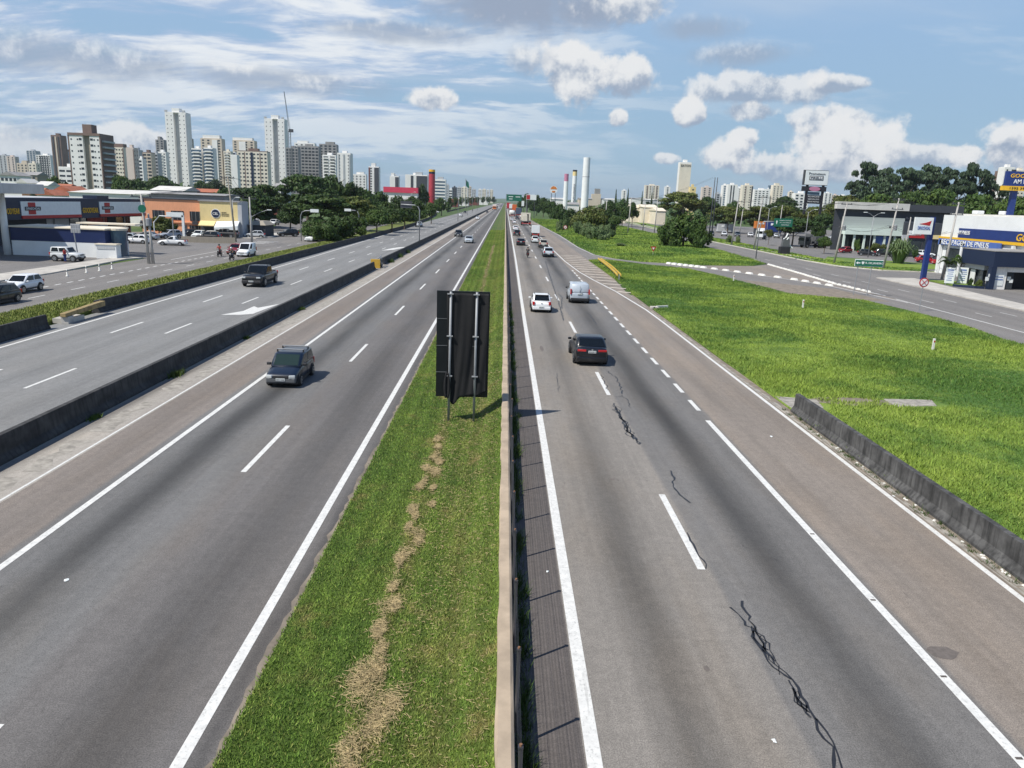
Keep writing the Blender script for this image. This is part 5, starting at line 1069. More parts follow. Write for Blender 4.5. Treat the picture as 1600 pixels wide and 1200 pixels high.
b = MB(); b.box((L0-9, 2.9, .3), (17, .2, 3.3)); ob('glass_front', b, 'window_dark', r)
mat('poster_red', (.36, .05, .05), .5, 0, .5, .9)
s0, s1 = plane_hit(159, 340, A, dv)[0], plane_hit(189, 340, A, dv)[0]; b = MB(); b.box(((s0+s1)/2, 2.7, 2.3), (s1-s0, .1, 1.35)); bn = ob('banner', b, 'poster_red', r)
b = MB(); b.box(((s0+s1)/2, 2.62, 2.05), (s1-s0, .05, .3)); ob('white_edge', b, 'white', bn)
s0, s1 = plane_hit(191, 345, A, dv)[0], plane_hit(203, 345, A, dv)[0]; b = MB(); b.box(((s0+s1)/2, 2.7, 1.7), (s1-s0, .1, 2.0)); ob('poster', b, 'wall_dark', r)
b = MB(); b.box((8, 2.9, 0), (24, .2, 3.7)); ob('service_bay', b, 'wall_dark', r)
for k in range(4): b = MB(); b.box((22+6.3*k, 2.8, 0), (.3, .3, 3.75)); ob('pillar', b, 'wall_grey', r)
# blue and white service box in front
r = root('service_box', 'long low service box, blue above and white below, with cream cap', 'kiosk', (-63.2, 99.2, 0))
b = MB(); b.box((5.9, 3, 0), (12.0, 6, 1.85)); ob('base', b, 'white', r)
b = MB(); b.box((5.9, 3, 1.85), (12.02, 6.02, 1.65)); ob('blue_band', b, 'deep_blue', r)
b = MB(); b.box((5.9, 3, 3.5), (12.3, 6.3, .22)); ob('cap', b, 'wall_warmwhite', r, bev=.05)
b = MB(); b.lathe([(1.1, 0), (1.1, 3.45)], (12.3, 2.5, 0), 20); ob('round_end', b, 'window_blue', r)
b = MB(); b.lathe([(1.25, 3.45), (1.25, 3.7)], (12.3, 2.5, 0), 20); ob('round_cap', b, 'wall_warmwhite', r)
r = root('gate_box', 'small white roll door box at the end of the blue and white box', 'kiosk', (-52.0, 98.2, 0))
b = MB(); b.box((1.2, .6, 0), (2.6, 1.2, 1.75)); ob('body', b, 'white', r); b = MB(); b.box((1.2, .6, 1.75), (2.8, 1.4, .12)); ob('top', b, 'wall_warmwhite', r)
b = MB(); b.box((1.2, -.02, 1.2), (2.2, .06, .3)); ob('slot', b, 'wall_grey', r)
r = root('roof_bar', 'cream flat awning sticking out behind the blue and white box', 'awning', (-58, 107, 0)); b = MB(); b.box((3.5, 0, 3.9), (8, 2.4, .2)); ob('slab', b, 'wall_warmwhite', r); b = MB(); b.box((.2, 0, 0), (.15, .15, 3.9)); b.box((0, 0, 3.6), (.2, .2, .3)); ob('leg', b, 'steel', r)
# filling station canopy
r = root('canopy', 'grey filling station canopy on a white round column at the left edge', 'canopy', (-63.8, 98.9, 0))
b = MB(); b.box((-4.5, -3.5, 7.7), (15.2, 15.5, 1.25)); ob('roof', b, 'wall_grey', r, bev=.1)
b = MB(); b.tube([(0, 0, 0), (0, 0, 7.8)], .42, 16); ob('column', b, 'white', r, smooth=True)
b = MB(); b.tube([(-9, -9, 0), (-9, -9, 7.8)], .42, 16); ob('column', b, 'white', r, smooth=True)
# orange and yellow building
r = root('orange_building', 'two storey orange building with dark windows beside the yellow one', 'building', (-73.4, 157, 0))
b = MB(); b.box((6.2, 6, 0), (12.5, 12, 6.9)); ob('wall', b, 'wall_orange', r); b = MB(); b.box((6.2, 6, 6.9), (12.9, 12.4, .2)); ob('roof', b, 'wall_dark', r)
b = MB(); b.box((8.0, -.12, 2.35), (9.4, .35, .25)); ob('ledge', b, 'wall_orange', r)
for (x, z, w2_, h2) in ((7.2, 2.9, 2.5, 1.8), (10.9, 2.8, 2.4, 1.9), (3.4, 2.9, 2.4, 1.8), (10.6, .9, 2.2, 1.0), (8.6, .5, .7, 1.4)):
    o = win(r, x, -.03, z, w2_, h2); b = MB()
    for k in range(3): b.box((-w2_/2+w2_*(k+.5)/3, -.08, 0), (.06, .05, h2))
    ob('mullion', b, 'steel', o)
b = MB(); b.box((10.9, -.5, 2.1), (1.1, .5, .7)); ob('air_conditioner', b, 'steel_dark', r)
r = root('yellow_building', 'yellow building with round navy emblem and awnings', 'building', (-60.85, 155, 0))
b = MB(); b.box((3.75, 2, 0), (7.5, 4, 6.8)); ob('wall', b, 'wall_yellow', r); b = MB(); b.box((3.9, 2, 6.8), (8.3, 4.4, .25)); ob('roof', b, 'roof_grey', r)
b = MB(); b.box((7.9, 2, 0), (.8, 4, 6.9)); ob('side_wall', b, 'wall_grey', r)
b = MB(); b.disc((3.1, -.1, 4.5), .78, 'y', .1, 28); em = ob('emblem', b, 'navy', r); b = MB(); b.disc((3.1, -.03, 4.5), .92, 'y', .06, 28); ob('emblem_rim', b, 'white', r)
text('CEL', em, (3.1, -.18, 4.5), 1.15, .5, 'white', th=.02, bold=.012)
for k, s_ in enumerate(('CENTRO', 'DE ESTUDOS', 'DE LINGUAS')): text(s_, r, (5.0 if k else 4.75, -.04, 4.75-.32*k), 1.5 if k else 1.0, .2, 'ink', th=.03)
b = MB(); b.box((3.75, -.05, 0), (7.5, .08, 2.3)); ob('ground_floor', b, 'wall_dark', r)
b = MB(); b.add([(0, -.05, 3.05), (3.1, -.05, 3.05), (3.1, -1.3, 2.2), (0, -1.3, 2.2), (0, -.05, 2.9), (3.1, -.05, 2.9), (3.1, -1.3, 2.05), (0, -1.3, 2.05)], [(0, 1, 2, 3), (7, 6, 5, 4), (3, 2, 6, 7), (0, 3, 7, 4), (1, 5, 6, 2)]); ob('awning', b, 'wall_yellow', r)
b = MB(); b.add([(3.2, -.05, 3.0), (7.8, -.05, 3.2), (8.2, -2.6, 2.3), (3.6, -2.6, 1.9), (3.2, -.05, 2.85), (7.8, -.05, 3.05), (8.2, -2.6, 1.5), (3.6, -2.6, 1.5)], [(0, 1, 2, 3), (7, 6, 5, 4), (3, 2, 6, 7), (0, 3, 7, 4), (1, 5, 6, 2)]); ob('awning', b, 'sign_white', r, label='white awning')
for x in (3.3, 8.0): b = MB(); b.box((x, -1.4, 0), (.15, .15, 2.2)); ob('post', b, 'white', r)
r = root('garden_pavilion', 'dark pavilion with low roof right of the yellow building', 'building', (-52.2, 158, 0)); b = MB(); b.box((1.6, 3, 0), (3.2, 6, 2.4)); ob('wall', b, 'wall_dark', r); b = MB(); b.box((1.6, 3, 2.4), (3.8, 6.6, .8), tx=.5, ty=.6); ob('roof', b, 'wall_olive', r)
b = MB(); b.box((0, 0, 0), (9.0, .25, 1.0)); ob('low_wall', b, 'wall_olive', label='low dark planter wall in the left parking lot', cat='wall', loc=(-52.0, 135.5, 0), rz=.15)
# ---- right: showroom
D1 = 192; xa, xb_, xc = AT(1304, 350, D1).x, AT(1417, 350, D1).x, AT(1502, 350, D1).x
r = root('showroom', 'large dark car showroom with white roof band and pale lower fascia', 'shop', (xa, D1, 0)); w_ = xc-xa; wa = xb_-xa
b = MB(); b.prism([(0, 1), (w_, 1), (w_, 14), (10, 14)], 0, 11.4); ob('wall', b, 'wall_dark', r)
b = MB(); b.box((wa/2, .6, 10.1), (wa, 1.6, 1.75)); ob('roof_band', b, 'roof_pale', r); b = MB(); b.box(((wa+w_)/2, .6, 10.0), (w_-wa, 1.5, 1.7)); ob('dark_band', b, 'wall_dark', r)
mat('louvre', (.36, .39, .37), .6, 0, .1, 1, s3=(.1, 1, 6)); b = MB(); b.box((wa*.5+.8, .6, 5.6), (wa*.86, .5, 2.7)); ob('louvre', b, 'louvre', r)
mat('mint', (.70, .80, .72), .6, 0, .06, .5); b = MB(); b.box((wa*.52+.6, -.4, 4.0), (wa*.86, 2.4, 1.55)); ob('fascia', b, 'mint', r)
for k in range(7): b = MB(); b.box((2.4+wa*.84*k/6, -1.0, 0), (.45, .45, 4.0)); ob('column', b, 'mint', r)
for k in range(6): b = MB(); b.box((2.4+wa*.84*(k+.5)/6, .5, .2), (wa*.84/6-.6, .3, 3.6)); ob('window', b, 'window_dark', r)
b = MB(); b.box((wa*.66, -.4, 1.2), (3.6, .5, 2.6)); ob('blue_panel', b, 'steelblue', r)
# black shop with red sign
r = root('black_shop', 'black fronted shop with red neon style sign behind the white pylon sign', 'shop', (AT(1409, 380, 172).x, 172, 0))
b = MB(); b.prism([(0, 0), (11, 0), (11, 14), (7, 14)], 0, 7.6); ob('wall', b, 'wall_dark', r); b = MB(); b.box((3.0, -.2, 4.2), (3.6, .3, 1.6), tx=.7); sg = ob('sign', b, 'red', r)
text('AKG', sg, (2.9, -.42, 5.2), 1.8, .8, 'white', th=.05, bold=.012); b = MB(); b.box((7.6, -.2, 4.1), (3, .25, .9)); ob('sign', b, 'wall_yellow', r)
b = MB(); b.box((.3, -.4, 0), (1.3, .6, 4.8)); ob('pillar', b, 'wall_grey', r)
b = MB(); b.box((1.8, -.3, 4.8), (1.5, .2, 1.0)); ob('small_sign', b, 'white', r)
for k in range(3): b = MB(); b.box((3+3*k, -.1, .3), (2.4, .2, 3.2)); ob('window', b, 'window_dark', r)
# ---- right tyre shop
r = root('tyre_shop', 'white upper tyre shop building with blue band and yellow stripe on the right', 'shop', (71.8, 90, 0))
b = MB(); b.box((14, 18, 0), (28, 36, 9.35)); ob('wall', b, 'white', r); b = MB(); b.box((14.2, 18, 9.35), (27, 35, .25)); ob('roof', b, 'roof_pale', r)
b = MB(); b.box((-.12, 15.4, 5.95), (.2, 31, 1.45)); ob('blue_band', b, 'royal', r)
b = MB(); b.box((-.16, 18, 5.5), (.3, 36, .42)); ob('yellow_stripe', b, 'gold', r)
b = MB(); b.box((-.08, 17, 0), (.14, 33, 4.2)); ob('window_front', b, 'window_dark', r)
for k in range(6): b = MB(); b.box((-.3, 5+6*k, 0), (.4, .5, 5.4)); ob('pillar', b, 'white', r)
b = MB(); b.box((-.4, 27.6, 4.62), (.2, 16.0, 1.0)); sg = ob('sign', b, 'steelblue', r)
text('RECAPAGEM DE PNEUS', sg, (-.55, 28.4, 5.12), 12.4, .78, 'white', rz=R_(-90), th=.05, bold=.008)
text('AM PNEUS', r, (-.28, 29.4, 6.75), 3.2, .6, 'white', rz=R_(-90), th=.05, bold=.008); text('GOODYEAR', r, (-.28, 12.3, 6.6), 9.0, 1.0, 'gold', rz=R_(-90), th=.06, bold=.012, shear=.15)
for k in range(4):
    b = MB(); b.box((1.5, 10+6.5*k, 9.6), (1.2, 1.3, .55)); ob('roof_vent', b, 'white', r, bev=.1)
r = root('garage', 'low navy fronted garage of the tyre shop with open dark bay', 'shop', (63.6, 98.6, 0))
b = MB(); b.box((7, 3.5, 2.95), (14, 7.2, 1.95)); ob('fascia', b, 'navy', r); b = MB(); b.box((7, 3.5, 4.9), (14.1, 7.3, .1)); ob('parapet', b, 'roof_grey', r)
b = MB(); b.box((.25, .25, 0), (.7, .7, 2.95)); ob('pillar', b, 'navy', r); b = MB(); b.box((1.5, .6, 0), (1.7, .4, 2.95)); ob('wall', b, 'wall_white', r)
b = MB(); b.box((7.8, .6, 2.3), (11, .4, .65)); ob('lintel', b, 'wall_white', r); b = MB(); b.box((7.8, 3.0, 0), (11, .3, 2.3)); ob('bay', b, 'ink', r)
b = MB(); b.box((2.9, .75, 0), (1.1, .25, 2.3)); ob('window', b, 'window_dark', r)
b = MB(); b.box((1.35, .36, .5), (1.3, .06, 1.5)); pn = ob('price_board', b, 'sign_white', r)
b = MB(); b.box((1.35, .31, 1.25), (1.1, .03, .1)); b.box((1.35, .31, 1.6), (1.0, .03, .08)); ob('print', b, 'steelblue', pn)
for (x, z) in ((-.02, 1.5), (-.35, 1.1), (2.85, 1.2), (3.2, .9)): b = MB(); b.box((x, .1 if x < 1 else .6, z), (.45, .05, .5)); ob('notice', b, 'sign_white', r)
b = MB(); b.box((1.2, 5.2, 0), (.5, 4.0, 2.95)); ob('side_wall', b, 'window_dark', r); b = MB(); b.box((1.0, 4.6, 2.3), (1.0, 4.4, .6)); ob('soffit', b, 'wall_grey', r)
b = MB(); b.box((.7, 5.0, 0), (.1, 1.0, 2.2)); ob('curtain', b, 'white', r)
# garden boards
for (px, lb) in ((1482, 'white price board on the lawn, left of two'), (1502, 'white price board on the lawn, right of two')):
    x, y = G(px, 445); r = root('price_board', lb, 'sign', (x, y, .1), R_(-24), 'white price boards in front of the tyre shop')
    b = MB(); b.box((0, 0, .1), (1.15, .12, 2.15)); ob('panel', b, 'sign_white', r, bev=.03)
    b = MB()
    for k in range(5): b.box((random.uniform(-.05, .05), -.075, .5+.28*k), (random.uniform(.5, .85), .02, .07))
    b.box((0, -.075, 1.85), (.7, .02, .16)); ob('print', b, 'steelblue', r)
    for x_ in (-.4, .4): b = MB(); b.box((x_, 0, -.1), (.1, .1, .25)); ob('leg', b, 'steel', r)
r = root('small_board', 'small white board between the two large price boards', 'sign', (*G(1492, 440), .1), R_(-24)); b = MB(); b.box((0, 0, .9), (.5, .08, .5)); ob('panel', b, 'sign_white', r); b = MB(); b.box((0, .05, 0), (.06, .06, .95)); ob('post', b, 'steel', r)
# blue post sign
r = root('shop_sign', 'white square shop sign with red swoosh on a tall blue post', 'sign', (60.6, 109.1, 0)); zt = AT(1456, 339, 109.1).z
b = MB(); b.box((0, 0, 0), (.62, .55, zt)); ob('post', b, 'royal', r)
xl = AT(1429, 352, 108.6).x-60.6; zb_ = AT(1440, 366, 108.6).z; b = MB(); b.box((xl/2-.1, -.45, zb_), (-xl-.1, .3, zt-zb_-.1)); pn = ob('panel', b, 'sign_white', r)
hh_ = zt-zb_; b = MB(); b.add([(xl*.78, -.63, zb_+hh_*.58), (xl*.22, -.63, zb_+hh_*.50), (xl*.16, -.63, zb_+hh_*.78), (xl*.45, -.63, zb_+hh_*.66)], [(0, 1, 2, 3)]); ob('swoosh', b, 'red', pn).modifiers.new('t', 'SOLIDIFY').thickness = .03
text('DPASCHOAL', pn, (xl*.5, -.63, zb_+hh_*.36), -xl*.66, hh_*.2, 'steelblue', th=.03, bold=.012)
# tall yellow and blue tyre sign
p = AT(1589, 297, 112); r = root('tyre_sign', 'tall blue sign with yellow base above the tyre shop at the right edge', 'sign', (p.x-.4, 112, 0)); z0_, z1_ = AT(1583, 291, 112).z, AT(1583, 268, 112).z
b = MB(); b.box((0, 0, 0), (.75, .6, z0_)); ob('post', b, 'royal', r); xl = AT(1567, 280, 112).x-p.x+.4
b = MB(); b.box((xl+2.9, -.5, z0_), (5.8, .5, z1_-z0_)); pn = ob('panel', b, 'royal', r); b = MB(); b.box((xl+2.75, -.5, z0_-.62), (6.1, .6, .62)); yb_ = ob('yellow_base', b, 'gold', r)
text('GOODYEAR', pn, (xl+3.0, -.78, z1_-.6), 4.9, .55, 'gold', th=.04, bold=.012, shear=.15); text('AM PNEUS', pn, (xl+3.0, -.78, z0_+.65), 3.8, .6, 'white', th=.04, bold=.008); text('1392 3931.1000', yb_, (xl+2.9, -.83, z0_-.3), 4.4, .3, 'ink', th=.03)
b = MB(); b.box((xl+1.2, -.3, z1_), (.5, .3, .25)); b.box((xl+4.0, -.3, z1_), (.5, .3, .25)); ob('spotlight', b, 'steel_dark', r)
# grey framed tall sign
Ds = 240; r = root('totem_sign', 'tall black totem with large white panel and red oval, right of centre', 'sign', (AT(1272, 300, Ds).x, Ds, 0)); X_ = r.location.x
def px_box(b, a, c_, y0_, y1_, D_, x0, dy=0, th=.5):
    p = AT(a, (y0_+y1_)/2, D_); q = AT(c_, (y0_+y1_)/2, D_); z0 = AT((a+c_)/2, y1_, D_).z; z1 = AT((a+c_)/2, y0_, D_).z; b.box(((p.x+q.x)/2-x0, dy, z0), (q.x-p.x, th, z1-z0)); return (p.x+q.x)/2-x0, z0, q.x-p.x, z1-z0
for a in (1257, 1282): b = MB(); px_box(b, a, a+3.5, 288, 335, Ds, X_); ob('leg', b, 'ink', r)
b = MB(); px_box(b, 1255, 1293, 266, 289.5, Ds, X_, -.1, 1.0); ob('frame', b, 'steel_dark', r); b = MB(); cx, cz, cw, ch = px_box(b, 1257, 1292.3, 266.8, 289, Ds, X_, -.7, .25); pn = ob('panel', b, 'sign_white', r)
text('Prometeon', pn, (cx, -.86, cz+ch*.78), cw*.72, ch*.17, 'ink', th=.05); b = MB(); b.box((cx-.1, -.86, cz+ch*.33), (cw*.62, .06, ch*.30)); ob('inner_frame', b, 'ink', pn); b = MB(); b.box((cx-.1, -.92, cz+ch*.37), (cw*.56, .04, ch*.22)); ob('inner_white', b, 'white', pn); text('PIRELLI', pn, (cx-.1, -.98, cz+ch*.48), cw*.5, ch*.16, 'ink', th=.05, bold=.012)
b = MB(); cx, cz, cw, ch = px_box(b, 1252.5, 1290, 291.5, 299, Ds, X_, -.2, .8); cb = ob('crossbar', b, 'ink', r); b = MB(); b.lathe([(.05, 0), (1.7, .02), (1.7, .12), (.05, .14)], n=24); o = ob('oval', b, 'pink', cb, loc=(cx, -.72, cz+ch/2)); o.rotation_euler.x = R_(90); o.scale = (1, .42, 1)
b = MB(); cx, cz, cw, ch = px_box(b, 1259, 1281, 305, 318, Ds, X_, -.2, .5); lp = ob('lower_panel', b, 'ink', r)
b = MB(); px_box(b, 1261, 1280, 300, 304.5, Ds, X_, -.1, .4); ob('mesh_panel', b, 'window_blue', r)
for k, s_ in enumerate(('RECAPAGENS', 'SERVICOS', 'PNEUS NOVOS')): text(s_, lp, (cx, -.5, cz+ch*(.82-.3*k)), cw*.8, ch*.14, 'white', th=.03)
# ------------------------------------------------------------ road signs
x, y = G(1181, 404); r = root('gantry_sign', 'green direction sign on a curved grey arm by the local road', 'sign', (x, y, 0))
zt = AT(1190, 346, y).z; b = MB(); b.tube([(0, 0, 0), (0, 0, zt*.72), (.25, 0, zt*.92), (.8, 0, zt), (3.2, 0, zt+.1)], .11, 10); ob('post', b, 'steel', r, smooth=True)
p, q = AT(1209, 348, y), AT(1238, 348, y); z1, z0 = AT(1224, 341.5, y).z, AT(1224, 354.5, y).z; b = MB(); b.box(((p.x+q.x)/2-x, -.15, z0), (q.x-p.x, .1, z1-z0)); pn = ob('panel', b, 'sign_green', r, bev=.03)
cx, cw, ch = (p.x+q.x)/2-x, q.x-p.x, z1-z0
for k, (s_, f) in enumerate((('BAIRRO PARQUE', .62), ('JD. AQUARIUS', .6), ('CENTRO', .42))): text(s_, pn, (cx+.35, -.23, z1-ch*(.24+.26*k)), cw*f, ch*.13, 'white', th=.01)
b = MB(); b.add([(cx-cw*.40, -.21, z0+ch*.62), (cx-cw*.36, -.21, z0+ch*.8), (cx-cw*.32, -.21, z0+ch*.62), (cx-cw*.35, -.21, z0+ch*.3), (cx-cw*.37, -.21, z0+ch*.3)], [(0, 4, 3, 2, 1)]); ob('arrow', b, 'white', pn)
x, y = G(1333, 461); x2, y2 = G(1352, 464); r = root('direction_sign', 'long green sign reading R. DE JANEIRO with left arrow on two posts', 'sign', (x, y, 0), -.15)
zs1, zs0 = AT(1348, 404.5, y).z, AT(1348, 417, y).z; wd = AT(1370, 412, y).x-AT(1328, 410, y).x
for x_ in (0, 1.45): b = MB(); b.tube([(x_, 0, -.1), (x_+.12, 0, zs1-.1)], .05, 8); ob('post', b, 'steel', r)
b = MB(); b.box((wd/2-.35, -.1, zs0+.05), (wd, .05, zs1-zs0-.1)); pn = ob('panel', b, 'white', r, bev=.02); b = MB(); b.box((wd/2-.35, -.135, zs0+.11), (wd-.1, .03, zs1-zs0-.22)); ob('green_face', b, 'sign_green', pn)
hz_ = (zs0+zs1)/2; text('R. DE JANEIRO', pn, (wd/2+.22, -.16, hz_), wd*.62, .27, 'white', th=.01, bold=.012)
b = MB(); b.add([(-.22, -.16, hz_), (-.02, -.16, hz_+.17), (-.02, -.16, hz_+.06), (.24, -.16, hz_+.06), (.24, -.16, hz_-.06), (-.02, -.16, hz_-.06), (-.02, -.16, hz_-.17)], [(0, 6, 5, 4, 3, 2, 1)]); ob('arrow', b, 'white', pn)
b = MB(); b.add([(.38, -.16, hz_+.16), (.66, -.16, hz_+.16), (.66, -.16, hz_-.02), (.52, -.16, hz_-.17), (.38, -.16, hz_-.02)], [(0, 4, 3, 2, 1)]); ob('shield', b, 'white', pn)
def roundsign(label, px, pyb, pyc, rad, kind='round'):
    x, y = G(px, pyb); z = AT(px, pyc, y).z; r = root('traffic_sign', label, 'sign', (x, y, 0)); b = MB(); b.tube([(0, 0, 0), (0, 0, z+rad*.6)], .04, 8); ob('post', b, 'steel', r)
    if kind == 'round':
        b = MB(); b.disc((0, -.06, z), rad, 'y', .03, 24); d_ = ob('disc', b, 'red', r); b = MB(); b.disc((0, -.085, z), rad*.76, 'y', .02, 24); ob('face', b, 'white', d_); b = MB(); b.tube([(-rad*.5, -.1, z+rad*.5), (rad*.5, -.1, z-rad*.5)], rad*.08, 4); b.tube([(rad*.5, -.1, z+rad*.5), (-rad*.5, -.1, z-rad*.5)], rad*.08, 4); ob('cross', b, 'red', d_)
    if kind == 'yield':
        def tri(s_, dy): b = MB(); k = [(-s_, s_*.6), (s_, s_*.6), (0, -s_*1.1)]; b.add([(u, -.06-dy, z+v) for u, v in k]+[(u, -.03-dy, z+v) for u, v in k], [(0, 2, 1), (3, 4, 5), (0, 1, 4, 3), (1, 2, 5, 4), (2, 0, 3, 5)]); return b
        d_ = ob('plate', tri(rad, 0), 'red', r); ob('face', tri(rad*.42, .035), 'white', d_)
    if kind == 'diamond':
        b = MB(); b.add([(0, -.06, z+rad), (rad, -.06, z), (0, -.06, z-rad), (-rad, -.06, z), (0, -.03, z+rad), (rad, -.03, z), (0, -.03, z-rad), (-rad, -.03, z)], [(3, 2, 1, 0), (4, 5, 6, 7), (0, 1, 5, 4), (1, 2, 6, 5), (2, 3, 7, 6), (3, 0, 4, 7)]); d_ = ob('plate', b, 'red', r); b = MB(); b.disc((0, -.09, z), rad*.5, 'y', .02, 16); ob('face', b, 'white', d_)
roundsign('red ringed no parking sign on a post beside the local road', 1436, 486, 441, .46)
roundsign('red and white yield triangle on the grass island', 1020, 400, 388, .55, 'yield')
roundsign('small red and white round sign on the far grass', 883, 362, 355, .62, 'round')
x, y = G(672, 384); r = root('overhead_sign', 'grey sign boards seen from behind on a curved post by the middle barrier', 'sign', (-16.5, y, 0)); zt = AT(664, 321, y).z
b = MB(); b.tube([(0, 0, .5), (0, 0, zt-.9), (-.3, 0, zt-.3), (-.9, 0, zt), (-3.6, 0, zt+.05)], .1, 10); ob('post', b, 'steel', r, smooth=True)
for z in (zt+.1, zt-.62): b = MB(); b.box((-2.6, .12, z), (2.2, .06, .6)); ob('board', b, 'steel_dark', r)
for k, (px, pb, yt, tx, lb) in enumerate([(470.5, 365, 329, 1, 'bent arm post with small sign box above the roadside hedge'), (561, 358, 329, -1, 'bent arm post reaching left above the roadside hedge')]):
    y = (150, 190)[k]; p = AT(px, pb, y); zt = AT(px, yt, y).z; r = root('arm_post', lb, 'sign', (p.x, y, 0)); b = MB(); b.tube([(0, 0, 0), (0, 0, zt-1), (tx*.3, 0, zt-.3), (tx*.9, 0, zt), (tx*3.2, 0, zt+.1)], .09, 8); ob('post', b, 'steel', r, smooth=True)
    b = MB(); b.box((tx*2.7, 0, zt-.25), (1.6, .2, .6)); ob('box', b, 'sign_white', r)
r = root('advert_panel', 'slim white advertising panel frame at the far left parking entrance', 'sign', (AT(243, 385, 140).x, 140, 0))
b = MB(); b.tube([(0, 0, 0), (0, 0, 3.0), (1.1, 0, 4.2), (5.3, 0, 4.0)], .1, 6); ob('frame', b, 'white', r); b = MB(); b.box((5.3, 0, 0), (.4, .3, 4.4)); ob('leg', b, 'sign_white', r); b = MB(); b.box((3.9, 0, 4.1), (3.0, .3, .8)); ob('board', b, 'sign_white', r); b = MB(); b.box((3.4, 0, 0), (.15, .15, 4.0)); ob('leg', b, 'steel', r)
r = root('grid_sign', 'small grey grid panel on a post in front of the blue and white box', 'sign', (-53.0, 95.7, 0)); zt = AT(146, 352, 95.7).z; b = MB(); b.tube([(0, 0, 0), (-.35, 0, zt)], .07, 8); ob('post', b, 'steel', r)
b = MB(); b.box((0, -.05, zt-1.0), (1.15, .08, 1.1)); pn = ob('panel', b, 'wall_grey', r); b = MB()
for k in range(4): b.box((-.43+.29*k, -.1, zt-.95), (.2, .03, .42)); b.box((-.43+.29*k, -.1, zt-.42), (.2, .03, .42))
ob('grid', b, 'steel', pn)
# far gantry over the right carriageway
Dg = 620; r = root('overhead_gantry', 'wide green overhead sign spanning the right carriageway in the distance', 'sign', (8, Dg, 0)); z1, z0 = AT(803, 304, Dg).z, AT(803, 314, Dg).z; xa, xb_ = AT(791.5, 309, Dg).x-8, AT(815, 309, Dg).x-8
b = MB(); b.box(((xa+xb_)/2, 0, z0), (xb_-xa, .3, z1-z0)); pn = ob('panel', b, 'sign_green', r)
for x_ in (xa-.3, xb_+4): b = MB(); b.box((x_, .4, 0), (.4, .4, z1)); ob('leg', b, 'steel', r)
b = MB(); b.box(((xa+xb_)/2+2, .4, z1-.3), (xb_-xa+5, .4, .4)); ob('beam', b, 'steel', r)
b = MB(); b.box(((xa+xb_)/2-2.6, -.2, z0+(z1-z0)*.6), (3.6, .05, .5)); b.box(((xa+xb_)/2-2.6, -.2, z0+(z1-z0)*.25), (2.8, .05, .5)); b.box(((xa+xb_)/2+3, -.2, z0+(z1-z0)*.6), (3.6, .05, .5)); ob('lettering', b, 'white', pn)
# far billboard, round sign, white pole sign
for (lb, D_, a, c_, y0_, y1_, m1, nm) in [('red and white billboard on legs beside the far right trees', 440, 822.5, 838, 304, 312.5, 'sign_white', 'billboard'), ('narrow white vertical sign beside the far gantry', 520, 815, 819, 314, 322, 'sign_white', 'vertical_sign')]:
    r = root(nm, lb, 'sign', (AT((a+c_)/2, y1_, D_).x, D_, 0)); b = MB(); cx, cz, cw, ch = px_box(b, a, c_, y0_, y1_, D_, r.location.x, 0, .4); pn = ob('panel', b, m1, r)
    if nm == 'billboard': b = MB(); b.box((cx-cw*.31, -.25, cz+.3), (cw*.34, .1, ch-.6)); ob('red_part', b, 'red', pn)
    for f in (-.35, .35): b = MB(); b.box((cx+f*cw, .3, 0), (.3, .3, cz)); ob('leg', b, 'steel_dark', r)
r = root('round_totem', 'round orange and white advertising totem beyond the far bushes', 'sign', (AT(865, 298, 600).x, 600, 0)); zc = AT(865, 296.5, 600).z; b = MB(); b.disc((0, 0, zc), 2.9, 'y', .8, 24); d_ = ob('disc', b, 'white', r); mat('orange', (.62, .20, .04), .5, 0, .2, .6)
b = MB(); b.add([(-2.7, -.5, zc+.4), (2.7, -.5, zc+.4), (1.6, -.5, zc+2.2), (0, -.5, zc+2.75), (-1.6, -.5, zc+2.2)], [(0, 1, 2, 3, 4)]); b.box((0, -.5, zc-2), (2.4, .1, 1.2)); ob('emblem', b, 'orange', d_); b = MB(); b.box((-1.4, 0, 0), (.4, .4, zc-2)); b.box((1.4, 0, 0), (.4, .4, zc-2)); ob('legs', b, 'steel_dark', r)
for (lb, a, c_, y0_, y1_, D_, m1) in [('orange container standing at the vehicle yard', 1181, 1199, 346, 357, 285, 'orange'), ('royal blue container with small white labels at the vehicle yard', 1199, 1222, 346, 362, 280, 'royal'), ('teal grey shed at the left of the vehicle yard', 1122, 1146, 350, 362, 300, 'wall_grey')]:
    p = AT((a+c_)/2, y1_, D_); r = root('container', lb, 'container', (p.x, D_, 0)); b = MB(); cx, cz, cw, ch = px_box(b, a, c_, y0_, y1_, D_, p.x, 1.2, 2.4); bd = ob('body', b, m1, r); b = MB(); b.box((cx, 1.2, 0), (cw*.96, 2.2, max(.2, cz))); ob('base', b, 'wall_dark', r)
    b = MB(); b.box((cx-cw*.2, -.05, cz+ch*.6), (cw*.16, .06, ch*.22)); b.box((cx+cw*.15, -.05, cz+ch*.6), (cw*.14, .06, ch*.22)); ob('label', b, 'white', bd)
